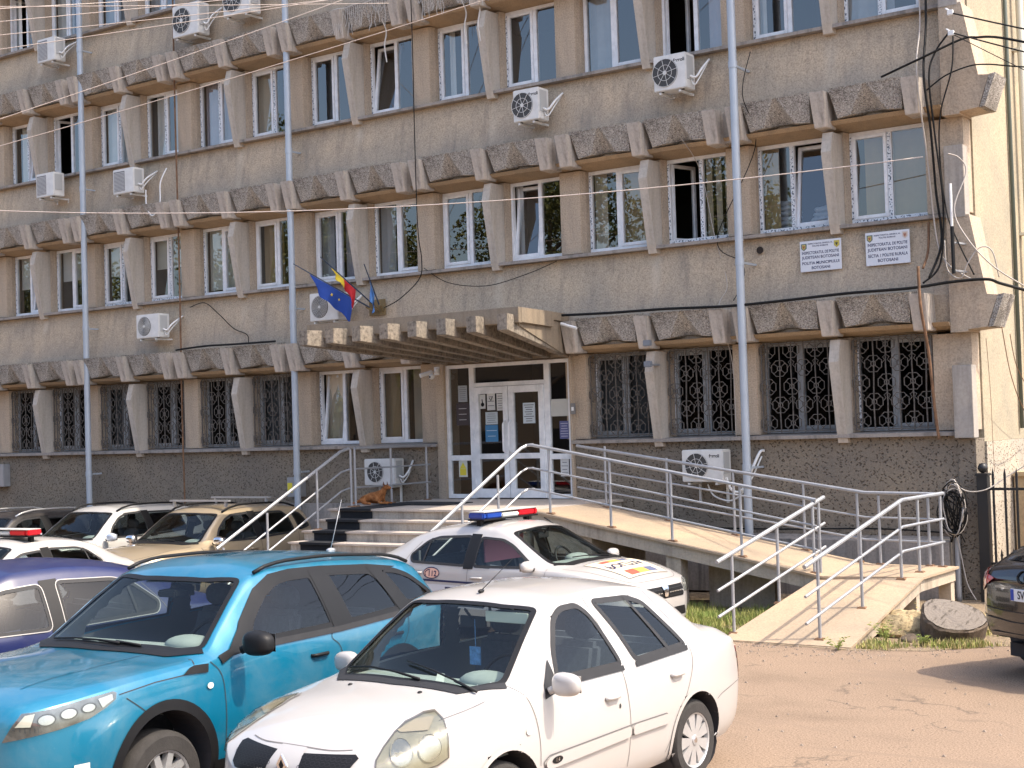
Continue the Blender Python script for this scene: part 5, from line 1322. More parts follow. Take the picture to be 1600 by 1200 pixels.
    def handle(s, x, z, mode, mat, L_=0.17):
        y = s.cast(x, z, mode, 0); sg = 1 if mode == 'L' else -1
        m = MB(); m.tube([(-L_/2,0.0,0),(-L_*.35,sg*.024,0.004),(L_*.35,sg*.024,0.006),(L_/2,0,0.004)], 0.013, 8)
        o = m.build('door_handle', mat, s.root, smooth=True, loc=tuple(y))
        m = MB(); n = 18; V3 = [s.cast(x+L_*.36*math.cos(a*2*PI/n)+0.01, z+0.035*math.sin(a*2*PI/n)-.006, mode, 0.003)-y for a in range(n)]
        m.add([tuple(v) for v in V3], [tuple(range(n))]); m.build('handle_recess', s.recess, o, fix=False)
    def interior(s, xf, xr, zf, zt, seatx, hw=0.55, dash=None, col=None, wheel_side=1, seat2=True):
        col = col or M_seat; r = s.root
        m = MB(); m.box(s.x0+0.35, s.x1-0.25, -hw-0.05, hw+0.05, 0.17, 0.30); m.build('floor_pan', M_dark, r)
        dx = dash or xf
        m = MB(); m.prism([(dx-0.42,zf-0.32),(dx-0.44,zf-0.0),(dx-0.32,zf+0.06),(dx+0.06,zf+0.055),(dx+0.16,zf-0.01),(dx+0.20,zf-0.32)], -hw-0.08, hw+0.08, 'y'); dsh = m.build('dashboard', M_dash_c, r, bevel=0.025, smooth='auto')
        m = MB(); m.ell((dx-0.33,0.32*wheel_side,zf+0.06),(.14,.19,.065),18,10); m.build('instrument_hood', M_dash_c, dsh, smooth=True)
        sx_ = dx-0.50; wy = 0.32*wheel_side
        m = MB(); rad = 0.185; pts = [(sx_-rad*math.sin(t*PI/14)*0.42*0-0.09*math.sin(t*PI/14), wy+rad*math.cos(t*PI/14), zf+0.02+rad*math.sin(t*PI/14)*0.93) for t in range(29)]
        m.tube(pts, 0.015, 8, cap=False); m.tube([(sx_,wy-rad,zf+0.02),(sx_+0.02,wy,zf),(sx_,wy+rad,zf+0.02)], 0.02, 6); m.tube([(sx_+.02,wy,zf),(sx_+0.2,wy,zf-0.08)],0.03,8); m.build('steering_wheel', M_blk, r, smooth=True)
        for yy in (-0.33, 0.33):
            m = MB(); m.hexa([(seatx-0.28,yy-.23,0.32),(seatx+0.25,yy-.23,0.32),(seatx+0.25,yy+.23,0.32),(seatx-0.28,yy+.23,0.32),(seatx-0.28,yy-.23,0.52),(seatx+0.27,yy-.23,0.56),(seatx+0.27,yy+.23,0.56),(seatx-0.28,yy+.23,0.52)])
            m.hexa([(seatx-0.33,yy-.22,0.50),(seatx-0.18,yy-.22,0.50),(seatx-0.18,yy+.22,0.50),(seatx-0.33,yy+.22,0.50),(seatx-0.50,yy-.17,zf+0.18),(seatx-0.38,yy-.17,zf+0.18),(seatx-0.38,yy+.17,zf+0.18),(seatx-0.50,yy+.17,zf+0.18)])
            q = m.build('seat', col, r, bevel=0.04, smooth='auto')
            m = MB(); m.ell((seatx-0.47,yy,zf+0.27),(.055,.13,.085),16,10,.75); m.tube([(seatx-0.45,yy-.05,zf+.12),(seatx-0.46,yy-.05,zf+.24)],.008,6); m.tube([(seatx-0.45,yy+.05,zf+.12),(seatx-0.46,yy+.05,zf+.24)],.008,6); m.build('head_rest', col, q, smooth=True)
        if seat2:
            m = MB(); bx_ = seatx-0.85
            m.hexa([(bx_-0.25,-hw,0.32),(bx_+0.22,-hw,0.32),(bx_+0.22,hw,0.32),(bx_-0.25,hw,0.32),(bx_-0.25,-hw,0.52),(bx_+0.24,-hw,0.55),(bx_+0.24,hw,0.55),(bx_-0.25,hw,0.52)])
            m.hexa([(bx_-0.30,-hw,0.50),(bx_-0.16,-hw,0.50),(bx_-0.16,hw,0.50),(bx_-0.30,hw,0.50),(bx_-0.44,-hw+.03,zf+.10),(bx_-0.33,-hw+.03,zf+.10),(bx_-0.33,hw-.03,zf+.10),(bx_-0.44,hw-.03,zf+.10)])
            m.build('rear_seat', col, r, bevel=0.04, smooth='auto')
        m = MB(); m.box(xr if False else dx-0.62, dx-0.60, -0.11, 0.11, zt-0.17, zt-0.10); m.tube([(dx-0.60,0,zt-0.12),(dx-0.52,0,zt-0.04)],0.01,6); m.build('rear_view_mirror', M_blk, r, bevel=0.005)
    def wiper(s, p0, p1, p2):
        q = [s.cast(a, b_, 'T', 0.016) for a, b_ in (p0, p1)]; e = [s.cast(p0[0]+(p2[0]-p0[0])*t, p0[1]+(p2[1]-p0[1])*t, 'T', 0.014) for t in (0,.33,.66,1)]
        m = MB(); m.tube([tuple(v) for v in q], 0.009, 6); m.tube([tuple(v+Vector((0,0,.006))) for v in e], 0.007, 5); m.build('wiper', M_blk, s.root, smooth=True)
def paintm(name, c, metal=0.0, rough=0.35, dust=(0.45,0.38,0.30), da=0.12, coat=1.0):
    m, t, b = nodes(name); b.inputs['Metallic'].default_value = metal; b.inputs['Roughness'].default_value = rough
    b.inputs['Coat Weight'].default_value = coat; b.inputs['Coat Roughness'].default_value = 0.05
    co = coords(t); f = noise(t, co, 2.2, 8, 0.7, 0.5); k = ramp(t, f, [(0.42, 0.0), (0.75, da*2.2)])
    sp = noise(t, co, 95, 2, 0.5); k2 = ramp(t, sp, [(0.70, 0.0), (0.78, da*2.0)])
    ad = N(t, 'ShaderNodeMath', operation='ADD', use_clamp=True); t.links.new(k, ad.inputs[0]); t.links.new(k2, ad.inputs[1])
    t.links.new(mixc(t, ad.outputs[0], c, dust), b.inputs['Base Color']); return m
P_white = paintm('white_car_paint', (0.43,0.415,0.40), 0, 0.4, (0.45,0.38,0.31), 0.10)
P_blue = paintm('turquoise_metallic_paint', (0.002,0.155,0.27), 0.3, 0.30, (0.25,0.32,0.34), 0.12)
P_blue_r = paintm('turquoise_roof_paint', (0.004,0.235,0.42), 0.25, 0.30, (0.28,0.36,0.38), 0.30)
P_navy = paintm('navy_paint', (0.004,0.010,0.070), 0.0, 0.35, (0.12,0.115,0.12), 0.08, 0.45)
P_silver = paintm('silver_white_paint', (0.58,0.57,0.54), 0.2, 0.38, (0.40,0.34,0.27), 0.10)
P_beige = paintm('champagne_paint', (0.44,0.35,0.23), 0.3, 0.36, (0.32,0.25,0.18), 0.12)
P_black = paintm('black_car_paint', (0.008,0.008,0.010), 0.1, 0.22, (0.10,0.09,0.08), 0.05)
P_dk = paintm('dark_grey_car_paint', (0.020,0.020,0.023), 0.2, 0.3, (0.22,0.19,0.16), 0.12)
M_lin = simple('grey_headlining', (0.10,0.10,0.10), 0.95)
M_tyre = simple('tyre_rubber', (0.035,0.032,0.030), 0.9, var=0.35, vs=9, bm=0.3)
M_rim = simple('silver_rim', (0.50,0.50,0.50), 0.35, 0.5, var=0.12, vs=7)
M_chr = simple('chrome', (0.75,0.75,0.77), 0.12, 1.0)
M_mirr = simple('mirror_silver', (0.6,0.6,0.6), 0.03, 1.0)
M_seat = simple('dark_seat_fabric', (0.09,0.095,0.11), 0.95, var=0.2, vs=30)
M_dash_c = simple('grey_dashboard_plastic', (0.27,0.29,0.27), 0.75, var=0.12, vs=4)
M_trim = simple('grey_trim_rubber', (0.026,0.026,0.028), 0.6, var=0.15, spec=0.3)
M_seam = simple('panel_gap', (0.03,0.03,0.03), 0.9)
M_seam_w = simple('white_panel_gap', (0.16,0.15,0.145), 0.9)
M_red = simple('red_lamp_plastic', (0.42,0.015,0.02), 0.15, coat=1.0)
M_amber = simple('amber_lamp_plastic', (0.6,0.28,0.1), 0.2, coat=1.0)
M_refl = simple('lamp_reflector', (0.62,0.62,0.60), 0.22, 0.75, var=0.1, vs=20)
M_refl_y = simple('yellowed_reflector', (0.46,0.45,0.39), 0.35, 0.3, var=0.15, vs=14)
M_sticker = simple('pale_sticker', (0.62,0.62,0.55), 0.6)
M_ink = simple('navy_lettering', (0.012,0.018,0.07), 0.45)
def oval(cx, cy, a, b_, n=20): return [(cx+a*math.cos(t*2*PI/n), cy+b_*math.sin(t*2*PI/n)) for t in range(n)]
def decal(car, me, place, mode, off, mat, par=None, name='lettering'):
    """lay a flat text mesh on the body: place maps (u,v) to the two plane coordinates of the projection"""
    bm = bmesh.new(); bm.from_mesh(me)
    es = [e for e in bm.edges if e.calc_length() > 0.03]
    if es: bmesh.ops.subdivide_edges(bm, edges=es, cuts=2)
    for v in bm.verts:
        a, b_ = place(v.co.x, v.co.y); v.co = car.cast(a, b_, mode, off)
    me2 = bpy.data.meshes.new(name); bm.to_mesh(me2); bm.free(); me2.materials.append(mat)
    return link(name, me2, par or car.root)
def common(c, mode_sides, swins, wind, rear, arches, glass_side, glass_w=None, trim=M_trim, arch_mat=None, arch_w=0.03, tw=(-0.022,0.012), rnd=2):
    """windows (side outlines), windscreen, rear screen, wheel arches"""
    c.arches = arches; c.aw = arch_w
    for p in swins: c.holes.append(('S', inset(fillet(p), 0.010)))
    c.holes.append(('T', inset(fillet(wind), 0.015)))
    if rear: c.holes.append(('T', inset(fillet(rear), 0.015)))
    c.body()
    for md in mode_sides:
        for p in swins:
            w_ = c.patch('side_window', p, md, 0.001, glass_side, rnd=rnd)
            q = fillet(p); area = sum(q[i][0]*q[(i+1) % len(q)][1]-q[(i+1) % len(q)][0]*q[i][1] for i in range(len(q)))
            if area < 0: q = q[::-1]
            c.band('window_seal', q, md, -tw[1], -tw[0], 0.005, trim, w_, st=0.025)
        for (ax, az, ar) in arches:
            pts = [(ax+ar*math.cos(t*PI/24), az+ar*math.sin(t*PI/24)) for t in range(-6, 31)]
            c.band('wheel_arch', pts, md, -arch_w, 0.004, 0.007, arch_mat or c.paint, closed=False, st=0.05)
            sg = 1 if md == 'L' else -1; m = MB(); vs = []
            for a, b_ in pts:
                y = c.cast(a, b_, md, 0.004).y; vs += [(a, y, b_), (a, sg*(abs(y)-0.30), b_)]
            m.add(vs, [(2*i,2*i+1,2*i+3,2*i+2) for i in range(len(pts)-1)]); m.build('wheel_well', M_dark, c.root, fix=False)
    for nm, poly in (('windscreen', wind), ('rear_screen', rear)):
        if not poly: continue
        w_ = c.patch(nm, poly, 'T', 0.001, glass_w or M_cglass, rnd=1, st=0.06)
        q = fillet(poly); area = sum(q[i][0]*q[(i+1) % len(q)][1]-q[(i+1) % len(q)][0]*q[i][1] for i in range(len(q)))
        if area < 0: q = q[::-1]
        c.band('screen_seal', q, 'T', -0.010, 0.028, 0.005, M_blk, w_, st=0.03)

# ---------------------------------------------------------------- white saloon (front right)
W_ = Car('white_saloon_car', (2.188,-11.664,-1.618), 'white four door saloon in the foreground with clouded headlamps and roof aerial', 'car', P_white, dict(x=(-2.09,2.0),
  zb=[(-2.09,.34),(-2.0,.27),(-1.7,.22),(0,.19),(1.6,.2),(1.95,.24),(2,.30)],
  W=[(-2.09,.52),(-2.06,.64),(-2.0,.72),(-1.9,.765),(-1.7,.80),(-1.3,.82),(0,.825),(1.0,.82),(1.35,.80),(1.6,.765),(1.75,.71),(1.86,.64),(1.94,.55),(2.0,.42)],
  zs=[(-2.09,.62),(-2.05,.78),(-1.98,.87),(-1.85,.93),(-1.6,.955),(-1.2,.95),(-.8,.93),(.4,.915),(.7,.92),(1.0,.90),(1.4,.85),(1.7,.77),(1.88,.70),(2,.60)],
  wr=[(-2.09,.46),(-2.0,.58),(-1.86,.63),(-1.72,.63),(-1.5,.585),(-1.2,.55),(-.9,.545),(-.4,.55),(0,.555),(.22,.565),(.45,.61),(.70,.675),(.80,.70),(1.0,.72),(1.4,.69),(1.7,.60),(1.88,.48),(2,.36)],
  zr=[(-2.09,.66),(-2.05,.82),(-1.97,.92),(-1.88,.975),(-1.80,1.0),(-1.66,1.025),(-1.56,1.065),(-1.40,1.175),(-1.22,1.29),(-.92,1.385),(-.46,1.425),(0,1.41),(.2,1.375),(.45,1.225),(.70,1.035),(.80,.965),(1.0,.925),(1.4,.875),(1.7,.79),(1.88,.72),(2,.62)],
  zc=[(-2.09,.70),(-2.05,.88),(-1.98,.97),(-1.90,1.02),(-1.80,1.045),(-1.66,1.07),(-1.56,1.12),(-1.4,1.235),(-1.2,1.35),(-.9,1.435),(-.46,1.475),(0,1.465),(.25,1.42),(.5,1.285),(.75,1.125),(.92,1.025),(1.02,.985),(1.4,.93),(1.7,.85),(1.88,.765),(1.97,.69),(2,.64)]), step=0.022)
W_.zbelt = 0.93; W_.recess = P_white
fw_ = [(.40,.955),(.335,1.13),(.20,1.315),(.09,1.37),(-.10,1.372),(-.19,1.30),(-.345,.945)]
rw_ = [(-.265,1.375),(-.70,1.355),(-.87,1.30),(-1.10,1.05),(-1.165,.965),(-.50,.945),(-.40,1.15)]
wind = [(.97,-.52),(1.0,0),(.97,.52),(.78,.665),(.24,.525),(.30,.30),(.31,0),(.30,-.30),(.24,-.525),(.78,-.665)]
rear = [(-1.08,-.48),(-1.04,0),(-1.08,.48),(-1.50,.54),(-1.54,0),(-1.50,-.54)]
common(W_, 'LR', [fw_, rw_], wind, rear, [(0.97,.31,.335),(-1.235,.30,.335)], M_cglass_s, tw=(-0.030,0.006), rnd=1)
for md, sg in (('L',1),('R',-1)):
    W_.wheel(-1.235, 0.79*sg, .285, .17, 9, .195, M_rim); W_.wheel(.97, 0.79*sg, .285, .17, 9, .195, M_rim)
    W_.patch('mirror_base', [(.41,1.09),(.53,.955),(.56,.87),(.40,.90)], md, 0.008, M_trim, st=0.03)
    W_.mirror(.50, sg*0.93, .965, (.20,.145,.12), P_white)
    for seam in ([(.80,1.0),(.71,.88),(.655,.70),(.645,.45),(.66,.26)], [(-.20,1.40),(-.27,1.10),(-.325,.86),(-.35,.60),(-.34,.28)],
                 [(-.95,1.36),(-1.12,1.12),(-1.20,.92),(-1.17,.78),(-1.05,.60),(-.93,.44),(-.82,.28)]):
        W_.band('door_gap', seam, md, -0.0025, 0.0025, 0.0025, M_seam_w, closed=False, rnd=1)
    W_.band('bumper_gap', [(-2.06,.60),(-1.85,.60),(-1.60,.56),(-1.50,.52)], md, -0.003, 0.003, 0.003, M_seam_w, closed=False, rnd=1)
    W_.band('bumper_gap', [(1.22,.50),(1.45,.575),(1.6,.585)], md, -0.003, 0.003, 0.003, M_seam_w, closed=False, rnd=1)
    q = [(-.335,.485),(-.335,.555),(.56,.535),(.615,.505),(.60,.465),(.55,.455)]; W_.patch('side_moulding', q, md, 0.020, P_white, rnd=1, st=0.04); W_.band('moulding_edge', q, md, -0.004, 0.004, 0.004, M_seam_w)
    q = [(-.36,.487),(-.36,.557),(-.80,.555),(-.845,.525),(-.80,.487)]; W_.patch('side_moulding', q, md, 0.020, P_white, rnd=1, st=0.04); W_.band('moulding_edge', q, md, -0.004, 0.004, 0.004, M_seam_w)
    W_.patch('engine_badge', oval(.50,.502,.055,.022), md, 0.0225, M_blk, st=0.03)
    me = textmesh('1.4', 0.035, bold=0.0006); decal(W_, me, lambda u, v, sg=sg: (.50-u*sg, .502+v), md, 0.024, M_chr)
    W_.handle(-.15,.765,md,P_white,.15); W_.handle(-.965,.79,md,P_white,.15)
    W_.patch('lock', oval(-.235,.70,.010,.016,10), md, 0.004, M_seam, st=0.02)
    W_.patch('side_indicator', oval(.755,.715,.026,.020,12), md, 0.008, M_sticker, st=0.03)
    W_.patch('window_divider', [(-.64,1.355),(-.67,1.352),(-.985,.925),(-.94,.925)], md, 0.007, M_trim, st=0.05)
    W_.patch('window_ledge', [(.40,.952),(.40,.918),(-.345,.912),(-.342,.945)], md, 0.008, M_trim, st=0.05)
    W_.patch('window_ledge', [(-.49,.948),(-.49,.912),(-1.16,.932),(-1.165,.965)], md, 0.008, M_trim, st=0.05)
    # headlamps
    W_.dc = (1.78,.62); dm = 'D' if sg > 0 else 'E'
    hl = [(-.084,.66),(-.067,.732),(-.021,.784),(.047,.84),(.114,.878),(.226,.908),(.290,.912),(.332,.884),(.345,.806),(.342,.696),(.274,.668),(.163,.655),(.052,.637)]
    hb = W_.patch('headlamp', hl, dm, .003, M_refl_y, st=.035)
    for cx, cz, rr_ in ((.075,.757,.062),(.235,.765,.068)):
        W_.patch('reflector', oval(cx, cz, rr_, rr_), dm, .007, M_refl, hb, st=.03); W_.band('reflector_ring', oval(cx, cz, rr_, rr_), dm, -.003, .003, .010, M_refl_y, hb)
    W_.patch('lamp_signal', [(.063,.846),(.17,.886),(.28,.895),(.235,.846),(.08,.838)], dm, .009, simple('pale_amber_lens',(0.50,0.45,0.37),0.3), hb, st=.03)
    W_.patch('lamp_cover', hl, dm, .013, M_lens_y, hb, st=.025)
    W_.band('lamp_gap', hl if sg > 0 else hl, dm, -.005, .003, .0055, M_seam_w, hb)
    tl_ = [(sg*.60,.90),(sg*.66,.88),(sg*.72,.62),(sg*.70,.60),(sg*.60,.62)]
    W_.patch('tail_lamp', tl_, 'B', 0.006, M_red, st=0.04); W_.patch('tail_lamp', [(-2.07,.90),(-2.01,.90),(-1.985,.70),(-2.02,.62),(-2.08,.62)], md, 0.006, M_red, st=0.03)
    gq = [(sg*.10,.735),(sg*.44,.75),(sg*.475,.735),(sg*.445,.64),(sg*.40,.615),(sg*.14,.61)]; g0 = W_.patch('radiator_grille', gq, 'F', 0.004, M_blk, st=0.03)
    for r_ in range(5):
        for k in range(10):
            cx, cz = sg*(.125+.034*k+(.017 if r_ % 2 else 0)), .618+.026*r_
            if inpoly((cx, cz), inset(gq, .008)): W_.band('grille_bar', oval(cx, cz, .015, .010, 8), 'F', -0.0015, 0.0015, 0.007, M_trim, g0, st=0.02)
m = MB()
p = W_.cast(0.0,.672,'F',0.0)
for (a, b_) in ((1,.52),):
    m.prism([(-.045,0),(0,.065),(.045,0),(0,-.065)], 0.0, 0.014, 'x')
m.v = [(x, y, z) for x, y, z in m.v]; e_ = m.build('badge', M_chr, W_.root, loc=(p.x+.006,p.y,p.z), bevel=0.004)
m = MB(); m.prism([(-.018,0),(0,.030),(.018,0),(0,-.030)], 0.0142, 0.0165, 'x'); m.build('badge_centre', M_blk, e_)
W_.patch('badge_panel', [(-.10,.76),(.10,.76),(.14,.60),(-.14,.60)], 'F', 0.005, P_white, st=0.03)
for sg in (-1,1): W_.band('bonnet_gap', [(1.02,.70*sg),(1.22,.695*sg),(1.40,.668*sg)], 'T', -0.003, 0.003, 0.003, M_seam_w, closed=False, rnd=1)
W_.band('bonnet_gap', [(1.83,.40),(1.875,.25),(1.885,0),(1.875,-.25),(1.83,-.40)], 'T', -0.003, 0.003, 0.003, M_seam_w, closed=False, rnd=1)
W_.patch('cowl_panel', [(1.035,-.50),(1.065,0),(1.035,.50),(.80,.70),(.77,.66),(.96,.50),(1.0,0),(.96,-.50),(.77,-.66),(.80,-.70)], 'T', 0.006, M_trim, st=0.05)
W_.patch('bumper_trim', [(-.45,.37),(-.45,.42),(.45,.42),(.45,.37)], 'F', 0.006, M_blk, st=0.05)
for yy in (-.30,.28):
    p = W_.cast(1.12,yy,'T',0.0); m = MB(); m.ell((0,0,0),(.018,.014,.012),10,6); m.build('washer_jet', M_blk, W_.root, smooth=True, loc=tuple(p))
W_.wiper((.98,.16),(.93,-.10),(.86,-.56)); W_.wiper((.97,.60),(.93,.40),(.84,-.06))
p = W_.cast(.16,0,'T',0.0); m = MB(); m.ell((0,0,.012),(.03,.015,.014),10,6); m.tube([(0,0,.015),(-.36,0,.20)],.004,6,r_end=.002); m.build('roof_aerial', M_blk, W_.root, smooth=True, loc=tuple(p))
W_.interior(.80,-1.2,.88,1.40,-.05,.60,dash=.86)
m = MB(); m.tube([(.26,.02,1.28),(.26,.02,1.06)],.003,4); m.box(.255,.263,-.03,.06,.98,1.10); m.build('hanging_charm', simple('charm_blue',(0.10,0.25,0.5),0.5,var=.6,vs=25), W_.root)
m = MB(); m.add([(.78,.10,.93),(.76,.16,.93),(.72,.14,1.0),(.73,.09,1.01)],[(0,1,2,3)]); m.build('parking_ticket', M_sticker, W_.root)
m = MB(); m.box(.30,.31,.15,.50,1.28,1.35); m.build('sun_visor', simple('pale_visor',(0.5,0.52,0.45),0.8), W_.root, bevel=.004)

# ---------------------------------------------------------------- turquoise crossover (front left)
Bc = Car('turquoise_suv', (-.104,-12.22,-1.508), 'bright turquoise crossover in the left foreground with black wheel arches and black mirror', 'car', P_blue, dict(x=(-2.20,2.30),
  zb=[(-2.2,.42),(-2.0,.32),(0,.27),(1.7,.28),(2.15,.30),(2.3,.36)],
  W=[(-2.2,.62),(-2.12,.74),(-1.9,.82),(-1.5,.865),(-.8,.885),(.6,.885),(1.2,.88),(1.6,.875),(1.85,.85),(2.05,.80),(2.17,.73),(2.25,.65),(2.3,.56)],
  zs=[(-2.2,.95),(-2.1,1.08),(-1.6,1.12),(-1,1.09),(.5,1.07),(.8,1.065),(1.2,1.05),(1.6,1.03),(1.9,1.0),(2.1,.975),(2.22,.95),(2.3,.90)],
  wr=[(-2.2,.56),(-2.1,.62),(-1.9,.625),(-1.6,.62),(-1.0,.62),(0,.62),(.16,.625),(.35,.665),(.60,.73),(.78,.785),(.95,.80),(1.4,.79),(1.8,.76),(2.05,.70),(2.2,.62),(2.3,.50)],
  zr=[(-2.2,1.0),(-2.1,1.18),(-1.97,1.31),(-1.83,1.42),(-1.65,1.485),(-1.2,1.535),(-.6,1.575),(-.1,1.58),(.12,1.545),(.35,1.415),(.60,1.235),(.78,1.115),(.95,1.085),(1.4,1.07),(1.8,1.045),(2.05,1.02),(2.2,.99),(2.3,.93)],
  zc=[(-2.2,1.04),(-2.1,1.22),(-1.97,1.36),(-1.83,1.47),(-1.65,1.54),(-1.2,1.60),(-.6,1.645),(-.1,1.655),(.15,1.60),(.35,1.475),(.60,1.315),(.82,1.17),(.95,1.125),(1.4,1.115),(1.8,1.10),(2.08,1.06),(2.22,1.02),(2.3,.955)]), step=0.022)
Bc.zbelt = 1.09; Bc.recess = P_blue
fw_ = [(.42,1.115),(.32,1.27),(.12,1.425),(-.05,1.50),(-.20,1.515),(-.46,1.512),(-.53,1.115)]
rw_ = [(-.62,1.51),(-1.16,1.468),(-1.25,1.40),(-1.38,1.135),(-.72,1.115)]
qw_ = [(-1.30,1.465),(-1.50,1.44),(-1.66,1.385),(-1.95,1.195),(-1.62,1.16),(-1.48,1.16)]
wind = [(.85,-.60),(.90,0),(.85,.60),(.76,.74),(.19,.575),(.26,.30),(.27,0),(.26,-.30),(.19,-.575),(.76,-.74)]
common(Bc, 'LR', [fw_, rw_, qw_], wind, None, [(1.235,.42,.405),(-1.265,.42,.40)], M_cglass_s, trim=M_blk, tw=(-0.035,0.008), rnd=1, arch_mat=M_blk, arch_w=0.065)
for md, sg in (('L',1),('R',-1)):
    Bc.wheel(1.225, .85*sg, .345, .22, 10, .225, M_rim, style='alloy'); Bc.wheel(-1.265, .85*sg, .345, .22, 10, .225, M_rim, style='alloy')
    # black window surround
    ws_ = [(.57,1.095),(.42,1.27),(.17,1.465),(-.02,1.545),(-.25,1.56),(-.60,1.548),(-1.18,1.505),(-1.54,1.455),(-1.28,1.435),(-1.18,1.45),(-.60,1.49),(-.20,1.495),(-.03,1.475),(.10,1.40),(.30,1.245),(.41,1.10)]
    Bc.patch('window_surround', ws_, md, 0.006, M_blk, st=0.04)
    Bc.patch('window_pillar', [(-.45,1.53),(-.63,1.525),(-.735,1.10),(-.515,1.10)], md, 0.008, M_blk, st=0.05)
    Bc.patch('window_pillar', [(-1.15,1.49),(-1.31,1.475),(-1.50,1.14),(-1.37,1.115)], md, 0.008, M_blk, st=0.05)
    Bc.patch('window_ledge', [(.56,1.12),(.62,1.075),(-.6,1.072),(-1.45,1.095),(-1.50,1.15),(-1.36,1.13),(-.6,1.112)], md, 0.010, M_trim, st=0.05)
    Bc.patch('mirror_base', [(.60,1.11),(.72,1.08),(.70,1.03),(.60,1.065),(.40,1.08),(.36,1.26),(.43,1.25)], md, 0.012, M_blk, st=0.03)
    if sg > 0: Bc.mirror(.53, sg*1.04, 1.155, (.235,.165,.17), M_blk)
    for seam in ([(.80,1.06),(.72,.97),(.70,.80),(.70,.50)], [(-.50,1.09),(-.47,1.04),(-.56,.92),(-.56,.45)], [(-1.45,1.10),(-1.43,.98),(-1.33,.86),(-1.10,.72)], [(1.55,.955),(1.42,.86),(1.36,.80)]):
        Bc.band('door_gap', seam, md, -0.003, 0.003, 0.003, M_seam, closed=False, rnd=1)
    Bc.band('bonnet_gap', [(1.60,.985),(1.30,1.01),(.98,1.015),(.92,1.09)], md, -0.003, 0.003, 0.003, M_seam, closed=False)
    Bc.patch('wing_vent', [(1.065,1.015),(.98,1.055),(.825,1.05),(.845,1.0)], md, 0.010, M_blk, st=0.03)
    Bc.patch('side_indicator', oval(.84,.915,.028,.020,12), md, 0.012, M_sticker, st=0.03)
    Bc.handle(-.30,.945,md,M_blk,.19); Bc.handle(-1.24,.965,md,M_blk,.19)
    Bc.patch('sill_cladding', [(.80,.42),(-.84,.42),(-.84,.275),(.80,.275)], md, 0.014, M_blk, st=0.06)
    Bc.dc = (1.9,.65); dm = 'D' if sg > 0 else 'E'
    hp = [(-.298,.807),(-.244,.895),(-.189,.962),(-.008,.975),(.154,.998),(.317,1.012),(.336,1.0),(.332,.965),(.271,.925),(.183,.884),(.021,.852)]
    hb = Bc.patch('headlamp', hp, dm, .003, simple('dark_lamp_bowl',(0.20,0.21,0.22),0.2,0.5,var=.5,vs=14), st=.03)
    for cx, cz, rr_ in ((-.052,.915,.042),(.070,.932,.040),(.180,.945,.034)):
        Bc.patch('reflector', oval(cx, cz, rr_*1.15, rr_*.75), dm, .007, M_refl, hb, st=.03); Bc.band('reflector_ring', oval(cx, cz, rr_*1.15, rr_*.75), dm, -.003, .003, .010, M_trim, hb)
    Bc.patch('day_light', [(-.225,.890),(-.170,.952),(-.115,.957),(-.140,.885)], dm, .009, M_sticker, hb, st=.03)
    Bc.patch('signal_lens', [(.23,.985),(.31,.998),(.315,.965),(.255,.93)], dm, .009, M_refl, hb, st=.03)
    Bc.patch('lamp_cover', hp, dm, .018, M_lens, hb, st=.03)
    Bc.patch('day_light', [(.092,.631),(.178,.63),(.177,.568),(.091,.576)], dm, .012, M_sticker, st=.03)
    Bc.patch('fog_lamp_recess', [(sg*.52,.60),(sg*.68,.655),(sg*.74,.62),(sg*.73,.50),(sg*.60,.46)], 'F', 0.006, M_blk, st=0.04)
    m = MB(); pts = [tuple(Bc.cast(x, sg*.615, 'T', .018+0.026*min(1,4*t*(1-t)*1.6))) for x, t in [(.10-1.85*k/16, k/16) for k in range(17)]]
    m.tube(pts, 0.014, 8); m.build('roof_rail', M_blk, Bc.root, smooth=True)
gq = [(-.46,.79),(-.50,.935),(.50,.935),(.46,.79)]; g0 = Bc.patch('radiator_grille', gq, 'F', 0.004, M_blk, st=0.04)
for k in range(4): Bc.band('grille_bar', [(-.46,.81+.033*k),(.46,.81+.033*k)], 'F', -0.004, 0.004, 0.016, M_trim, g0, closed=False)
Bc.patch('bumper_intake', [(-.55,.42),(-.50,.62),(.50,.62),(.55,.42)], 'F', 0.006, M_blk, st=0.05)
Bc.patch('cowl_panel', [(.97,-.60),(1.02,0),(.97,.60),(.80,.79),(.76,.74),(.86,.58),(.92,0),(.86,-.58),(.76,-.74),(.80,-.79)], 'T', 0.006, M_blk, st=0.05)
for sg in (-1,1): Bc.band('bonnet_crease', [(1.0,.44*sg),(1.5,.46*sg),(2.0,.44*sg)], 'T', -0.006, 0.006, 0.004, P_blue, closed=False)
Bc.wiper((.88,.10),(.86,-.12),(.83,-.60)); Bc.wiper((.88,.30),(.86,.05),(.86,-.28))
Bc.interior(.70,-1.2,1.04,1.57,-.10,.66,dash=.78)
m = MB(); m.box(.20,.34,-.09,.09,1.40,1.45); m.build('camera_housing', M_blk, Bc.root, bevel=.01)
p = Bc.cast(-1.55,0,'T',0.0); m = MB(); m.ell((0,0,.012),(.05,.03,.02),12,8); m.tube([(0,0,.02),(-.16,0,.42)],.004,6,r_end=.002); m.build('roof_aerial', M_galv, Bc.root, smooth=True, loc=tuple(p))

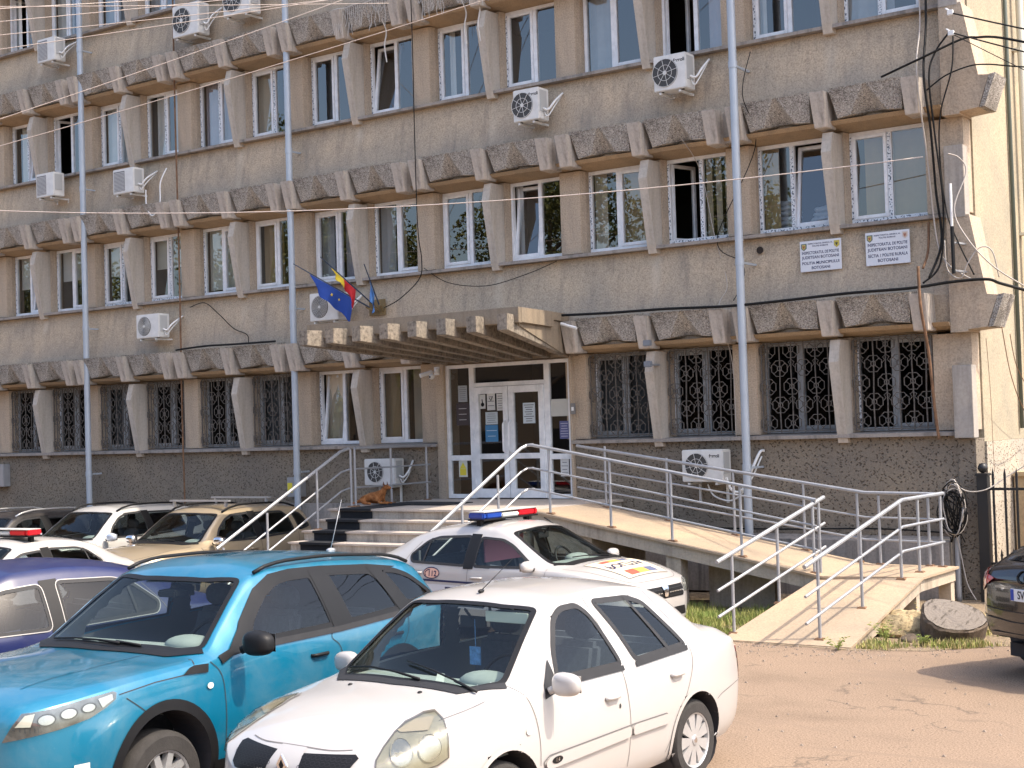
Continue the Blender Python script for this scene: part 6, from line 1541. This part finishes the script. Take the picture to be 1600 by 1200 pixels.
# ---------------------------------------------------------------- police saloon
sal = lambda: dict(x=(-2.15,2.12),
  zb=[(-2.15,.36),(-2.0,.26),(0,.21),(1.8,.22),(2.12,.30)],
  W=[(-2.15,.56),(-2.08,.70),(-1.9,.79),(-1.4,.84),(0,.86),(1.0,.86),(1.4,.85),(1.7,.80),(1.9,.73),(2.02,.63),(2.08,.54),(2.12,.44)],
  zs=[(-2.15,.75),(-2.08,.90),(-1.9,.97),(-1.4,.96),(-.6,.93),(.5,.905),(.9,.91),(1.3,.88),(1.7,.80),(1.95,.73),(2.07,.68),(2.12,.60)],
  wr=[(-2.15,.50),(-2.0,.60),(-1.88,.62),(-1.6,.58),(-1.2,.555),(-.8,.55),(-.2,.56),(.1,.57),(.4,.63),(.75,.70),(.95,.74),(1.3,.735),(1.7,.66),(1.95,.54),(2.12,.38)],
  zr=[(-2.15,.80),(-2.08,.95),(-1.97,1.01),(-1.84,1.04),(-1.6,1.15),(-1.35,1.265),(-1.0,1.345),(-.5,1.385),(-.1,1.375),(.14,1.30),(.4,1.15),(.75,.975),(.95,.935),(1.3,.905),(1.7,.835),(1.95,.755),(2.07,.70),(2.12,.62)],
  zc=[(-2.15,.84),(-2.08,1.0),(-1.97,1.05),(-1.84,1.09),(-1.6,1.21),(-1.35,1.32),(-1.0,1.40),(-.5,1.445),(-.1,1.435),(.2,1.365),(.5,1.215),(.85,1.04),(1.0,.99),(1.3,.965),(1.7,.89),(1.95,.80),(2.07,.735),(2.12,.65)])
def shorten(T):
    fx = lambda x: x if x < .95 else .95+(x-.95)*.83
    return {k: ((v[0], fx(v[1])) if k == 'x' else [(fx(a), b_) for a, b_ in v]) for k, v in T.items()}
pfw = [(-.28,1.275),(.05,1.255),(.22,1.185),(.62,.935),(-.29,.925)]
prw = [(-.42,1.29),(-.95,1.265),(-1.12,1.215),(-1.33,1.04),(-1.28,.955),(-.42,.93)]
pwind = [(.92,-.55),(.97,0),(.92,.55),(.80,.66),(.12,.53),(.18,.28),(.19,0),(.18,-.28),(.12,-.53),(.80,-.66)]
prear = [(-1.30,-.48),(-1.26,0),(-1.30,.48),(-1.74,.54),(-1.78,0),(-1.74,-.54)]
def saloon(name, pose, label, paint, z0=0.0, sides='LR', step=.03, glass=None, T=None, detail=True):
    c = Car(name, pose, label, 'car', paint, T or shorten(sal()), step=step, z0=z0); c.zbelt = .93; c.recess = paint
    common(c, sides, [pfw, prw], pwind, prear, [(1.24,.31,.345),(-1.30,.31,.345)], glass or M_cglass_s, tw=(-0.022,0.008), rnd=1)
    for md, sg in (('L',1),('R',-1)):
        if md not in sides: continue
        for wx in (1.24,-1.30): c.wheel(wx, .82*sg, .295, .18, 8, .195, M_rim)
        c.patch('window_pillar', [(-.275,1.305),(-.435,1.31),(-.435,.90),(-.285,.90)], md, .006, M_blk, st=.05)
        c.patch('window_divider', [(-1.05,1.245),(-1.075,1.24),(-1.10,.94),(-1.075,.94)], md, .007, M_trim, st=.05)
        c.mirror(.60, sg*.93, .965, (.20,.135,.13), paint, M_blk)
        for seam in ([(.80,.93),(.78,.75),(.80,.30)], [(-.36,.92),(-.37,.60),(-.36,.28)], [(-1.22,1.2),(-1.38,.98),(-1.33,.80),(-1.05,.62)]):
            c.band('door_gap', seam, md, -.003, .003, .003, M_seam_w, closed=False, rnd=1)
        c.handle(-.22,.795,md,paint); c.handle(-1.18,.83,md,paint)
        hp = [(sg*.42,.60),(sg*.43,.70),(sg*.60,.745),(sg*.70,.74),(sg*.72,.66),(sg*.66,.60)]
        hb = c.patch('headlamp', hp, 'F', .004, M_refl, rnd=1, st=.04); c.patch('lamp_cover', hp, 'F', .016, M_lens, hb, rnd=1, st=.04)
        c.patch('tail_lamp', [(sg*.50,.78),(sg*.66,.80),(sg*.70,.62),(sg*.52,.60)], 'B', .006, M_red, st=.05)
    g0 = c.patch('radiator_grille', [(-.40,.56),(-.42,.70),(.42,.70),(.40,.56)], 'F', .005, M_blk, st=.04)
    for r_ in range(3):
        for k in range(6): 
            for sg in (-1,1): c.band('grille_bar', [(sg*(.08+.055*k),.585+.04*r_),(sg*(.125+.055*k),.585+.04*r_)], 'F', -.005, .005, .012, M_refl if r_ == 1 else M_trim, g0, closed=False)
    c.patch('badge', [(-.07,.705),(.07,.705),(.03,.58),(-.03,.58)], 'F', .018, M_chr, st=.04)
    c.patch('bumper_intake', [(-.45,.34),(-.42,.44),(.42,.44),(.45,.34)], 'F', .006, M_blk, st=.05)
    c.band('bonnet_gap', [(.98,.73),(1.25,.70),(1.57,.62),(1.76,.47),(1.82,.2),(1.82,-.2),(1.76,-.47),(1.57,-.62),(1.25,-.70),(.98,-.73)], 'T', -.003, .003, .003, M_seam_w, closed=False, rnd=1)
    c.patch('cowl_panel', [(1.0,-.52),(1.04,0),(1.0,.52),(.83,.69),(.80,.66),(.93,.5),(.98,0),(.93,-.5),(.80,-.66),(.83,-.69)], 'T', .005, M_blk, st=.05)
    c.wiper((.95,.30),(.90,.05),(.86,-.35)); c.interior(.75,-1.2,.90,1.40,-.02,.62,dash=.80)
    return c
def lightbar(c, x, z, wid, leftcol, rightcol):
    """bar across the roof; the driver's left end first"""
    o = empty('light_bar', (0,0,0)); del o; pass
Pc = saloon('police_car', (-2.238,-4.742,-.035), 'white police saloon with a 112 badge, parked sideways in front of the steps', P_white, z0=-.063, step=.025)
h = wid = 1.02
M_bl = simple('blue_beacon_plastic', (0.015,0.055,0.30), 0.15, coat=1.0); M_rd = simple('red_beacon_plastic', (0.62,0.01,0.02), 0.15, coat=1.0); M_bc = simple('beacon_centre', (0.55,0.55,0.52), 0.4)
def beacon(c, x, z, flip=1, hw=.57):
    m = MB(); m.box(x-.13,x+.13,-hw,hw,z,z+.022); base = m.build('light_bar', M_blk, c.root, bevel=.006)
    for a, b_, mt, nm in ((-hw,-hw+.07,M_bl,'beacon_end'),(-hw+.071,-.18,M_bl,'beacon'),(-.178,.178,M_bc,'beacon_centre'),(.18,hw-.071,M_rd,'beacon'),(hw-.07,hw,M_rd,'beacon_end')):
        m = MB(); lo, hi = (a, b_) if flip > 0 else (-b_, -a); m.box(x-.12,x+.12,lo,hi,z+.0225,z+(.10 if nm != 'beacon_centre' else .08)); m.build(nm, mt, base, bevel=.015)
    m = MB(); m.box(x-.125,x+.125,-hw*.98,hw*.98,z+.1005,z+.110); m.build('beacon_cap', M_bc, base, bevel=.005)
    for yy in (-.48,.48):
        m = MB(); m.box(x-.03,x+.03,yy-.03,yy+.03,z-.11,z-.001); m.build('bar_foot', M_blk, base)
beacon(Pc, -.42, 1.462)
Pc.patch('roof_hatch', [(-.66,-.45),(-.40,-.45),(-.40,-.05),(-.66,-.05)], 'T', .004, M_blk, st=.06)
for md in 'R':
    Pc.band('blue_stripe', [(-1.55,.755),(-.23,.735),(.75,.715)], md, -.012, .012, .0045, M_ink, closed=False)
    Pc.patch('emergency_badge', oval(-.93,.835,.125,.066,28), md, .0045, simple('peach_badge',(0.70,0.42,0.32),0.4), st=.05)
    Pc.band('badge_ring', oval(-.93,.835,.125,.066,28), md, -.006, .006, .006, M_ink)
    decal(Pc, textmesh('112', .095, bold=.002), lambda u, v: (-.915+u, .825+v), md, .0065, M_ink)
    m_ = Pc.band('phone_mark', [(-1.02,.80),(-1.03,.84),(-.99,.87),(-.95,.875)], md, -.006, .006, .0065, M_ink, closed=False, rnd=1)
    decal(Pc, textmesh('POLITIA', .24, bold=.008), lambda u, v: (-.22+u*1.15, .575+v), md, .005, M_ink)
    Pc.patch('grey_door_panel', [(-1.0,.70),(.76,.69),(.76,.42),(-.9,.42)], md, .0035, simple('pale_grey_foil',(0.52,0.53,0.56),0.4), st=.06)
    Pc.patch('number_badge', oval(-1.62,.90,.10,.045,24), md, .0045, simple('peach_badge',(0,0,0)), st=.05); decal(Pc, textmesh('140', .06, bold=.001), lambda u, v: (-1.62+u, .895+v), md, .0065, M_ink)
# bonnet markings
hd = [(1.12,-.50),(1.16,.50),(1.70,.42),(1.70,-.42)]
Pc.patch('bonnet_panel', hd, 'T', .0045, simple('bonnet_foil',(0.72,0.62,0.45),0.45), st=.06)
Pc.band('bonnet_outline', hd, 'T', -.006, .006, .006, M_seam_w)
decal(Pc, textmesh('POLITIA', .22, bold=.006, sx=0.95), lambda u, v: (1.38+v*.8, -.02+u*1.0), 'T', .0062, M_ink)
for a, b_ in ((1.54,1.66),(1.17,1.25)):
    for q, cc_ in enumerate((simple('flag_salmon_red',(0.55,0.09,0.06),0.5), simple('flag_orange_yellow',(0.75,0.42,0.08),0.5), simple('flag_slate_blue',(0.10,0.12,0.20),0.5))):
        Pc.patch('flag_mark', [(a,-.30+.20*q),(b_,-.30+.20*q),(b_,-.105+.20*q),(a,-.105+.20*q)], 'T', .0062, cc_, st=.06)
p = Pc.cast(.05,.42,'T',0.0); m = MB(); m.tube([(0,0,.0),(-.14,0,.07)],.008,6); m.build('roof_aerial', M_blk, Pc.root, smooth=True, loc=tuple(p))
m = MB(); m.box(-.36,-.34,-.50,.30,.95,1.26); m.build('pink_cover', simple('pink_cloth',(0.50,0.18,0.22),0.9), Pc.root)

# ---------------------------------------------------------------- estate / SUV family for the cars behind
def suv(name, pose, label, paint, z0=0.0, TT=None, glass=None, rails=None, arch=None, step=.035, trim=M_trim, bars=False, mirror=None, sides='L', hs=1.0):
    T = dict(x=(-2.15,2.15),
      zb=[(-2.15,.42),(0,.30),(2.0,.30),(2.15,.38)],
      W=[(-2.15,.62),(-2.05,.76),(-1.7,.86),(0,.90),(1.2,.895),(1.6,.87),(1.85,.81),(2.02,.70),(2.1,.60),(2.15,.48)],
      zs=[(-2.15,1.0),(-2.0,1.10),(-.8,1.07),(.5,1.04),(.85,1.04),(1.3,1.01),(1.7,.95),(1.95,.90),(2.08,.84),(2.15,.74)],
      wr=[(-2.15,.58),(-2.0,.62),(-1,.62),(0,.62),(.15,.63),(.45,.69),(.78,.77),(.95,.79),(1.4,.78),(1.8,.70),(2.0,.60),(2.15,.42)],
      zr=[(-2.15,1.05),(-2.08,1.25),(-1.95,1.42),(-1.75,1.53),(-1.2,1.585),(-.5,1.60),(-.05,1.585),(.14,1.53),(.45,1.33),(.78,1.10),(.95,1.065),(1.4,1.04),(1.8,.975),(2.0,.92),(2.15,.77)],
      zc=[(-2.15,1.10),(-2.08,1.30),(-1.95,1.47),(-1.75,1.58),(-1.2,1.635),(-.5,1.66),(-.05,1.65),(.18,1.58),(.45,1.40),(.85,1.15),(1.0,1.11),(1.4,1.09),(1.8,1.02),(2.0,.955),(2.15,.80)])
    T.update(TT or {})
    c = Car(name, pose, label, 'car', paint, T, step=step, z0=z0); c.zbelt = 1.08; c.recess = paint
    f_ = [(.50,1.10),(.34,1.30),(.14,1.45),(-.04,1.515),(-.44,1.525),(-.50,1.08)]; r_ = [(-.58,1.52),(-1.28,1.50),(-1.40,1.40),(-1.48,1.12),(-.64,1.09)]; q_ = [(-1.52,1.48),(-1.74,1.44),(-1.95,1.20),(-1.60,1.15)]
    w_ = [(.88,-.58),(.93,0),(.88,.58),(.78,.72),(.17,.58),(.23,.30),(.24,0),(.23,-.30),(.17,-.58),(.78,-.72)]
    common(c, 'LR', [f_, r_, q_], w_, None, [(1.30,.38,.39),(-1.32,.38,.39)], glass or M_cglass_s, trim=trim, tw=(-0.024,0.008), rnd=1, arch_mat=arch, arch_w=.05 if arch else .03)
    for md, sg in (('L',1),('R',-1)):
        for wx in (1.30,-1.32): c.wheel(wx, .86*sg, .345, .22, 5, .23, M_rim, style='alloy')
        c.patch('window_pillar', [(-.42,1.545),(-.60,1.545),(-.665,1.065),(-.495,1.06)], md, .006, M_blk, st=.06)
        c.mirror(.60, sg*1.02, 1.13, (.22,.15,.16), mirror or paint, M_blk)
        for seam in ([(.86,1.04),(.80,.9),(.80,.40)], [(-.56,1.06),(-.57,.7),(-.56,.35)], [(-1.56,1.12),(-1.52,.95),(-1.2,.75)]):
            c.band('door_gap', seam, md, -.003, .003, .003, M_seam if paint is not P_silver else M_seam_w, closed=False, rnd=1)
        c.handle(-.36,.93,md,paint); c.handle(-1.28,.95,md,paint)
        hp = [(sg*.46,.76),(sg*.48,.87),(sg*.66,.93),(sg*.76,.93),(sg*.78,.84),(sg*.68,.77)]
        hb = c.patch('headlamp', hp, 'F', .004, M_refl, rnd=1, st=.05); c.patch('lamp_cover', hp, 'F', .016, M_lens, hb, rnd=1, st=.05)
        if rails:
            m = MB(); pts = [tuple(c.cast(x, sg*.60, 'T', .015+.05*min(1,6*t*(1-t)))) for x, t in [(.10-1.80*k/14, k/14) for k in range(15)]]
            m.tube(pts, .018, 8); m.build('roof_rail', rails, c.root, smooth=True)
        c.patch('tail_lamp', [(sg*.56,.95),(sg*.72,1.0),(sg*.74,1.25) if False else (sg*.73,1.10),(sg*.60,1.10)], 'B', .006, M_red, st=.05)
    g0 = c.patch('radiator_grille', [(-.42,.70),(-.45,.86),(.45,.86),(.42,.70)], 'F', .005, M_blk, st=.05)
    for k in range(3): c.band('grille_bar', [(-.42,.73+.045*k),(.42,.73+.045*k)], 'F', -.006, .006, .014, M_refl if rails else M_trim, g0, closed=False)
    c.patch('cowl_panel', [(1.0,-.56),(1.05,0),(1.0,.56),(.82,.77),(.79,.73),(.90,.55),(.95,0),(.90,-.55),(.79,-.73),(.82,-.77)], 'T', .005, M_blk, st=.06)
    c.band('bonnet_gap', [(1.0,.775),(1.4,.76),(1.75,.68),(1.98,.52),(2.05,.2),(2.05,-.2),(1.98,-.52),(1.75,-.68),(1.4,-.76),(1.0,-.775)], 'T', -.003, .003, .003, M_seam, closed=False, rnd=1)
    if bars:
        for bx in bars:
            m = MB(); z = c.cast(bx,0,'T',0).z+.09; m.box(bx-.035,bx+.035,-.68,.68,z,z+.028)
            for yy in (-.6,.6): m.box(bx-.02,bx+.02,yy-.02,yy+.02,z-.09,z-.001)
            m.build('roof_bar', M_rim, c.root)
    c.wiper((.90,.30),(.87,.05),(.86,-.35)); c.interior(.75,-1.2,1.02,1.58,-.08,.66,dash=.80)
    return c

suv('silver_white_suv', (-13.25,-2.48,-1.53), 'silver white off-roader with pale blue mirror, parked left of the beige one', P_silver, z0=-.25, rails=M_blk, mirror=simple('pale_blue_mirror_shell',(0.55,0.60,0.68),0.2,0.3)).root.scale = (.96,.96,.965)
dst = suv('beige_suv', (-10.50,-2.58,-1.526), 'dusty beige off-roader with two flat roof bars, parked left of the steps', P_beige, z0=-.29, rails=M_blk, bars=(0.0,-1.0), mirror=M_chr)
c = suv('dark_suv', (-15.95,-2.65,-1.52), 'dark car with silver roof rails between the black car and the silver white off-roader', P_dk, z0=-.42, rails=M_rim)
c = suv('black_car', (-18.6,-2.65,-1.50), 'black car at the far left edge, nearest the wall cabinet', P_black, z0=-.46)
c = saloon('police_car', (-9.70,-7.2,-1.48), 'white police car at the left edge, only roof, windscreen and light bar showing', P_white, z0=-.25, step=.04)
beacon(c, -.25, 1.465)
c = saloon('navy_car', (-3.15,-12.05,-1.70), 'dark navy blue car at the lower left, partly hidden by the turquoise crossover', P_navy, z0=-.03, step=.03, glass=M_cglass_n); c.root.scale = (1.06,1.0,1.06)
for md in 'L':
    for p in (pfw, prw):
        q = fillet(p); area = sum(q[i][0]*q[(i+1) % len(q)][1]-q[(i+1) % len(q)][0]*q[i][1] for i in range(len(q)))
        if area < 0: q = q[::-1]
        c.band('window_chrome', q, md, -.012, -.005, .008, simple('dull_chrome',(0.30,0.29,0.28),0.4,0.3), st=.03)
# black estate at the right edge, seen from behind
Ac = suv('black_estate_car', (5.28,-4.05,1.023), 'glossy black estate car at the right edge, its tail and number plate showing', P_black, z0=-.01, glass=M_cglass_d, TT=dict(zr=[(-2.15,.96),(-2.10,1.04),(-2.0,1.09),(-1.8,1.20),(-1.5,1.34),(-1.2,1.40),(-.5,1.45),(-.05,1.44),(.14,1.40),(.45,1.26),(.78,1.10),(.95,1.065),(1.4,1.04),(1.8,.975),(2.0,.92),(2.15,.77)],zc=[(-2.15,1.0),(-2.10,1.08),(-2.0,1.13),(-1.8,1.25),(-1.5,1.40),(-1.2,1.46),(-.5,1.51),(-.05,1.50),(.18,1.45),(.45,1.34),(.85,1.15),(1.0,1.11),(1.4,1.09),(1.8,1.02),(2.0,.955),(2.15,.80)],wr=[(-2.15,.60),(-2.0,.63),(-1.8,.60),(-1,.56),(0,.60),(.15,.62),(.45,.69),(.78,.77),(.95,.79),(1.4,.78),(1.8,.70),(2.0,.60),(2.15,.42)],zs=[(-2.15,.93),(-2.0,1.02),(-.8,1.03),(.5,1.02),(.85,1.03),(1.3,1.01),(1.7,.95),(1.95,.90),(2.08,.84),(2.15,.74)]))
Ac.patch('rear_screen', [(-.55,1.13),(-.47,1.37),(.47,1.37),(.55,1.13)], 'B', .006, simple('dark_rear_glass',(0.008,0.009,0.011),0.05,coat=1.0), rnd=1, st=.06)
for o in [o for o in Ac.root.children if o.name.startswith('tail_lamp')]: bpy.data.objects.remove(o)
for sg in (1,-1):
    Ac.patch('tail_lamp', [(sg*.50,.97),(sg*.78,1.045),(sg*.88,1.0),(sg*.885,.86),(sg*.76,.82),(sg*.64,.88)], 'B', .012, M_red, st=.04)
    Ac.patch('tail_lamp', [(-2.10,1.03),(-1.90,1.02),(-1.92,.90),(-2.08,.84)], 'L' if sg > 0 else 'R', .012, M_red, st=.04)
pl = empty('tmp'); bpy.data.objects.remove(pl)
m = MB(); x_ = Ac.cast(0,.83,'B',0).x; m.box(x_-.030,x_-.012,-.265,.265,.775,.890); pt = m.build('number_plate', simple('plate_white',(0.70,0.71,0.72),0.35), Ac.root, bevel=.003)
m = MB(); m.box(x_-.0325,x_-.031,.222,.262,.780,.885); m.build('plate_band', simple('plate_blue',(0.01,0.05,0.35),0.4), pt)
me = textmesh('SV 30 AXP', .105, bold=.0015, sx=.80); me.materials.append(M_blk); t_ = link('lettering', me, pt, (x_-.033,-.015,.832)); t_.rotation_euler = (PI/2,0,-PI/2)
for q in range(4):
    m = MB(); cy = .135-.09*q*1.0; m.tube([(Ac.cast(cy+.058*math.cos(t*PI/10),1.0+.058*math.sin(t*PI/10),'B',.010).x,cy+.058*math.cos(t*PI/10),1.0+.058*math.sin(t*PI/10)) for t in range(21)],.007,5); m.build('ring_emblem', M_blk, Ac.root, smooth=True)
Ac.band('tailgate_gap', [(.60,1.10),(.62,.80),(.55,.68),(-.55,.68),(-.62,.80),(-.60,1.10)], 'B', -.004, .004, .004, M_seam, closed=False, rnd=1)
Ac.band('bumper_gap', [(.85,.62),(.3,.57),(-.3,.57),(-.85,.62)], 'B', -.005, .005, .005, M_trim, closed=False)
Ac.patch('bumper_lower', [(.62,.46),(-.62,.46),(-.60,.36),(.60,.36)], 'B', .008, M_trim, st=.06)
m = MB(); m.tube([(-2.17,-.02,1.13),(-2.13,.05,1.17),(-2.05,-.32,1.24)],.012,6); m.build('rear_wiper', M_blk, Ac.root, smooth=True)

# ================================================================ BEHIND THE CAMERA: what the window panes mirror
def tree(x, y, h, rad, seed, label, n=13000, trunk=.28, leaf=.115):
    r = random.Random(seed); o = empty('leafy_tree', (x,y,0), 0, label, 'tree', 'trees across the street')
    m = MB(); top = h*.72; pts = [(0,0,0),(r.uniform(-.2,.2),r.uniform(-.2,.2),top*.4),(r.uniform(-.4,.4),r.uniform(-.3,.3),top)]
    m.tube(catmull(pts,5), trunk, 9, r_end=.08); limbs = []
    for k in range(9):
        a = k*2.4+r.random(); z = top*(.35+.06*k); L_ = rad*r.uniform(.6,.95); e = (L_*math.cos(a), L_*math.sin(a), z+L_*r.uniform(.4,.9)); limbs.append(e)
        m.tube(catmull([(0,0,z),(e[0]*.5,e[1]*.5,z+(e[2]-z)*.35),e],4), .10, 6, r_end=.03)
    m.build('trunk', M_bark, o, smooth=True)
    cl = [(e[0],e[1],e[2],rad*r.uniform(.30,.45)) for e in limbs]+[(r.uniform(-.4,.4)*rad,r.uniform(-.4,.4)*rad,h*r.uniform(.55,.95),rad*r.uniform(.32,.5)) for _ in range(12)]
    m = MB()
    for k in range(n):
        cx, cy, cz, cr = cl[r.randrange(len(cl))]; a = r.uniform(0,2*PI); b_ = math.acos(r.uniform(-1,1)); q = cr*r.random()**.4
        p = Vector((cx+q*math.sin(b_)*math.cos(a), cy+q*math.sin(b_)*math.sin(a), cz+q*math.cos(b_)*.8))
        u = Vector((r.gauss(0,1),r.gauss(0,1),r.gauss(0,1))).normalized(); v = u.cross(Vector((r.gauss(0,1),r.gauss(0,1),r.gauss(0,1)))).normalized(); s = leaf*r.uniform(.6,1.4)
        m.add([tuple(p-u*s), tuple(p+v*s*.55), tuple(p+u*s), tuple(p-v*s*.55)], [(0,1,2,3)])
    m.build('crown', M_leaf, o, fix=False); return o
tl_ = [(-18,-31,13.5,4.2,'leafy tree behind the camera, rightmost of the row across the street'),(-27,-33,17.0,4.8,'tallest leafy tree in the row across the street'),(-36,-30,14.5,4.4,'third leafy tree in the row across the street'),
       (-46,-34,19,5.2,'broad leafy tree in the row across the street'),(-57,-30,16,5,'leafy tree near the far left end of the row across the street'),(-70,-33,19,5.5,'last leafy tree at the far left end of the row'),(-8,-36,10.5,3.6,'smaller round tree behind the camera'),(2,-38,9.5,3.4,'small tree next to the red roofed house')]
for q, (x, y, h, rr_, lb) in enumerate(tl_): tree(x, y, h, rr_, 20+q, lb)
ho = empty('tiled_house', (24,-34,0), math.radians(8), 'long low house with a red tiled roof across the yard behind the camera', 'house')
m = MB(); m.box(-14,14,-4,4,0,3.4); m.build('wall', M_tan, ho)
m = MB(); m.prism([(-4.6,3.3),(4.6,3.3),(0,6.2)], -14.6, 14.6, 'x'); m.build('roof', plaster('red_roof_tiles',(0.36,0.10,0.05),stain=(0.2,0.06,0.04),amt=.4,grit=12,gs=.3), ho)
for k in range(6):
    m = MB(); m.box(-12+4.4*k,-10.8+4.4*k,4.001,4.06,1.0,2.4); m.build('window', M_blk, ho)

bk = empty('added_reflection_block', (-52,-46,0), math.radians(-6), 'long brown block added behind the trees across the street to darken window reflections', 'building')  # unseen block, added so the ground floor panes mirror something dark
m = MB(); m.box(-45,45,-5,5,-1,8.5); m.build('wall', plaster('brown_block_plaster',(0.16,0.125,0.09)), bk)
m = MB(); m.prism([(-5.8,8.5),(5.8,8.5),(0,11.0)], -45.5, 45.5, 'x'); m.build('roof', MAT['red_roof_tiles'], bk)
for fl_ in range(3):
    for k in range(20):
        m = MB(); m.box(-42+4.3*k,-40.2+4.3*k,5.001,5.05,1.0+2.7*fl_,2.4+2.7*fl_); m.build('window', M_blk, bk)
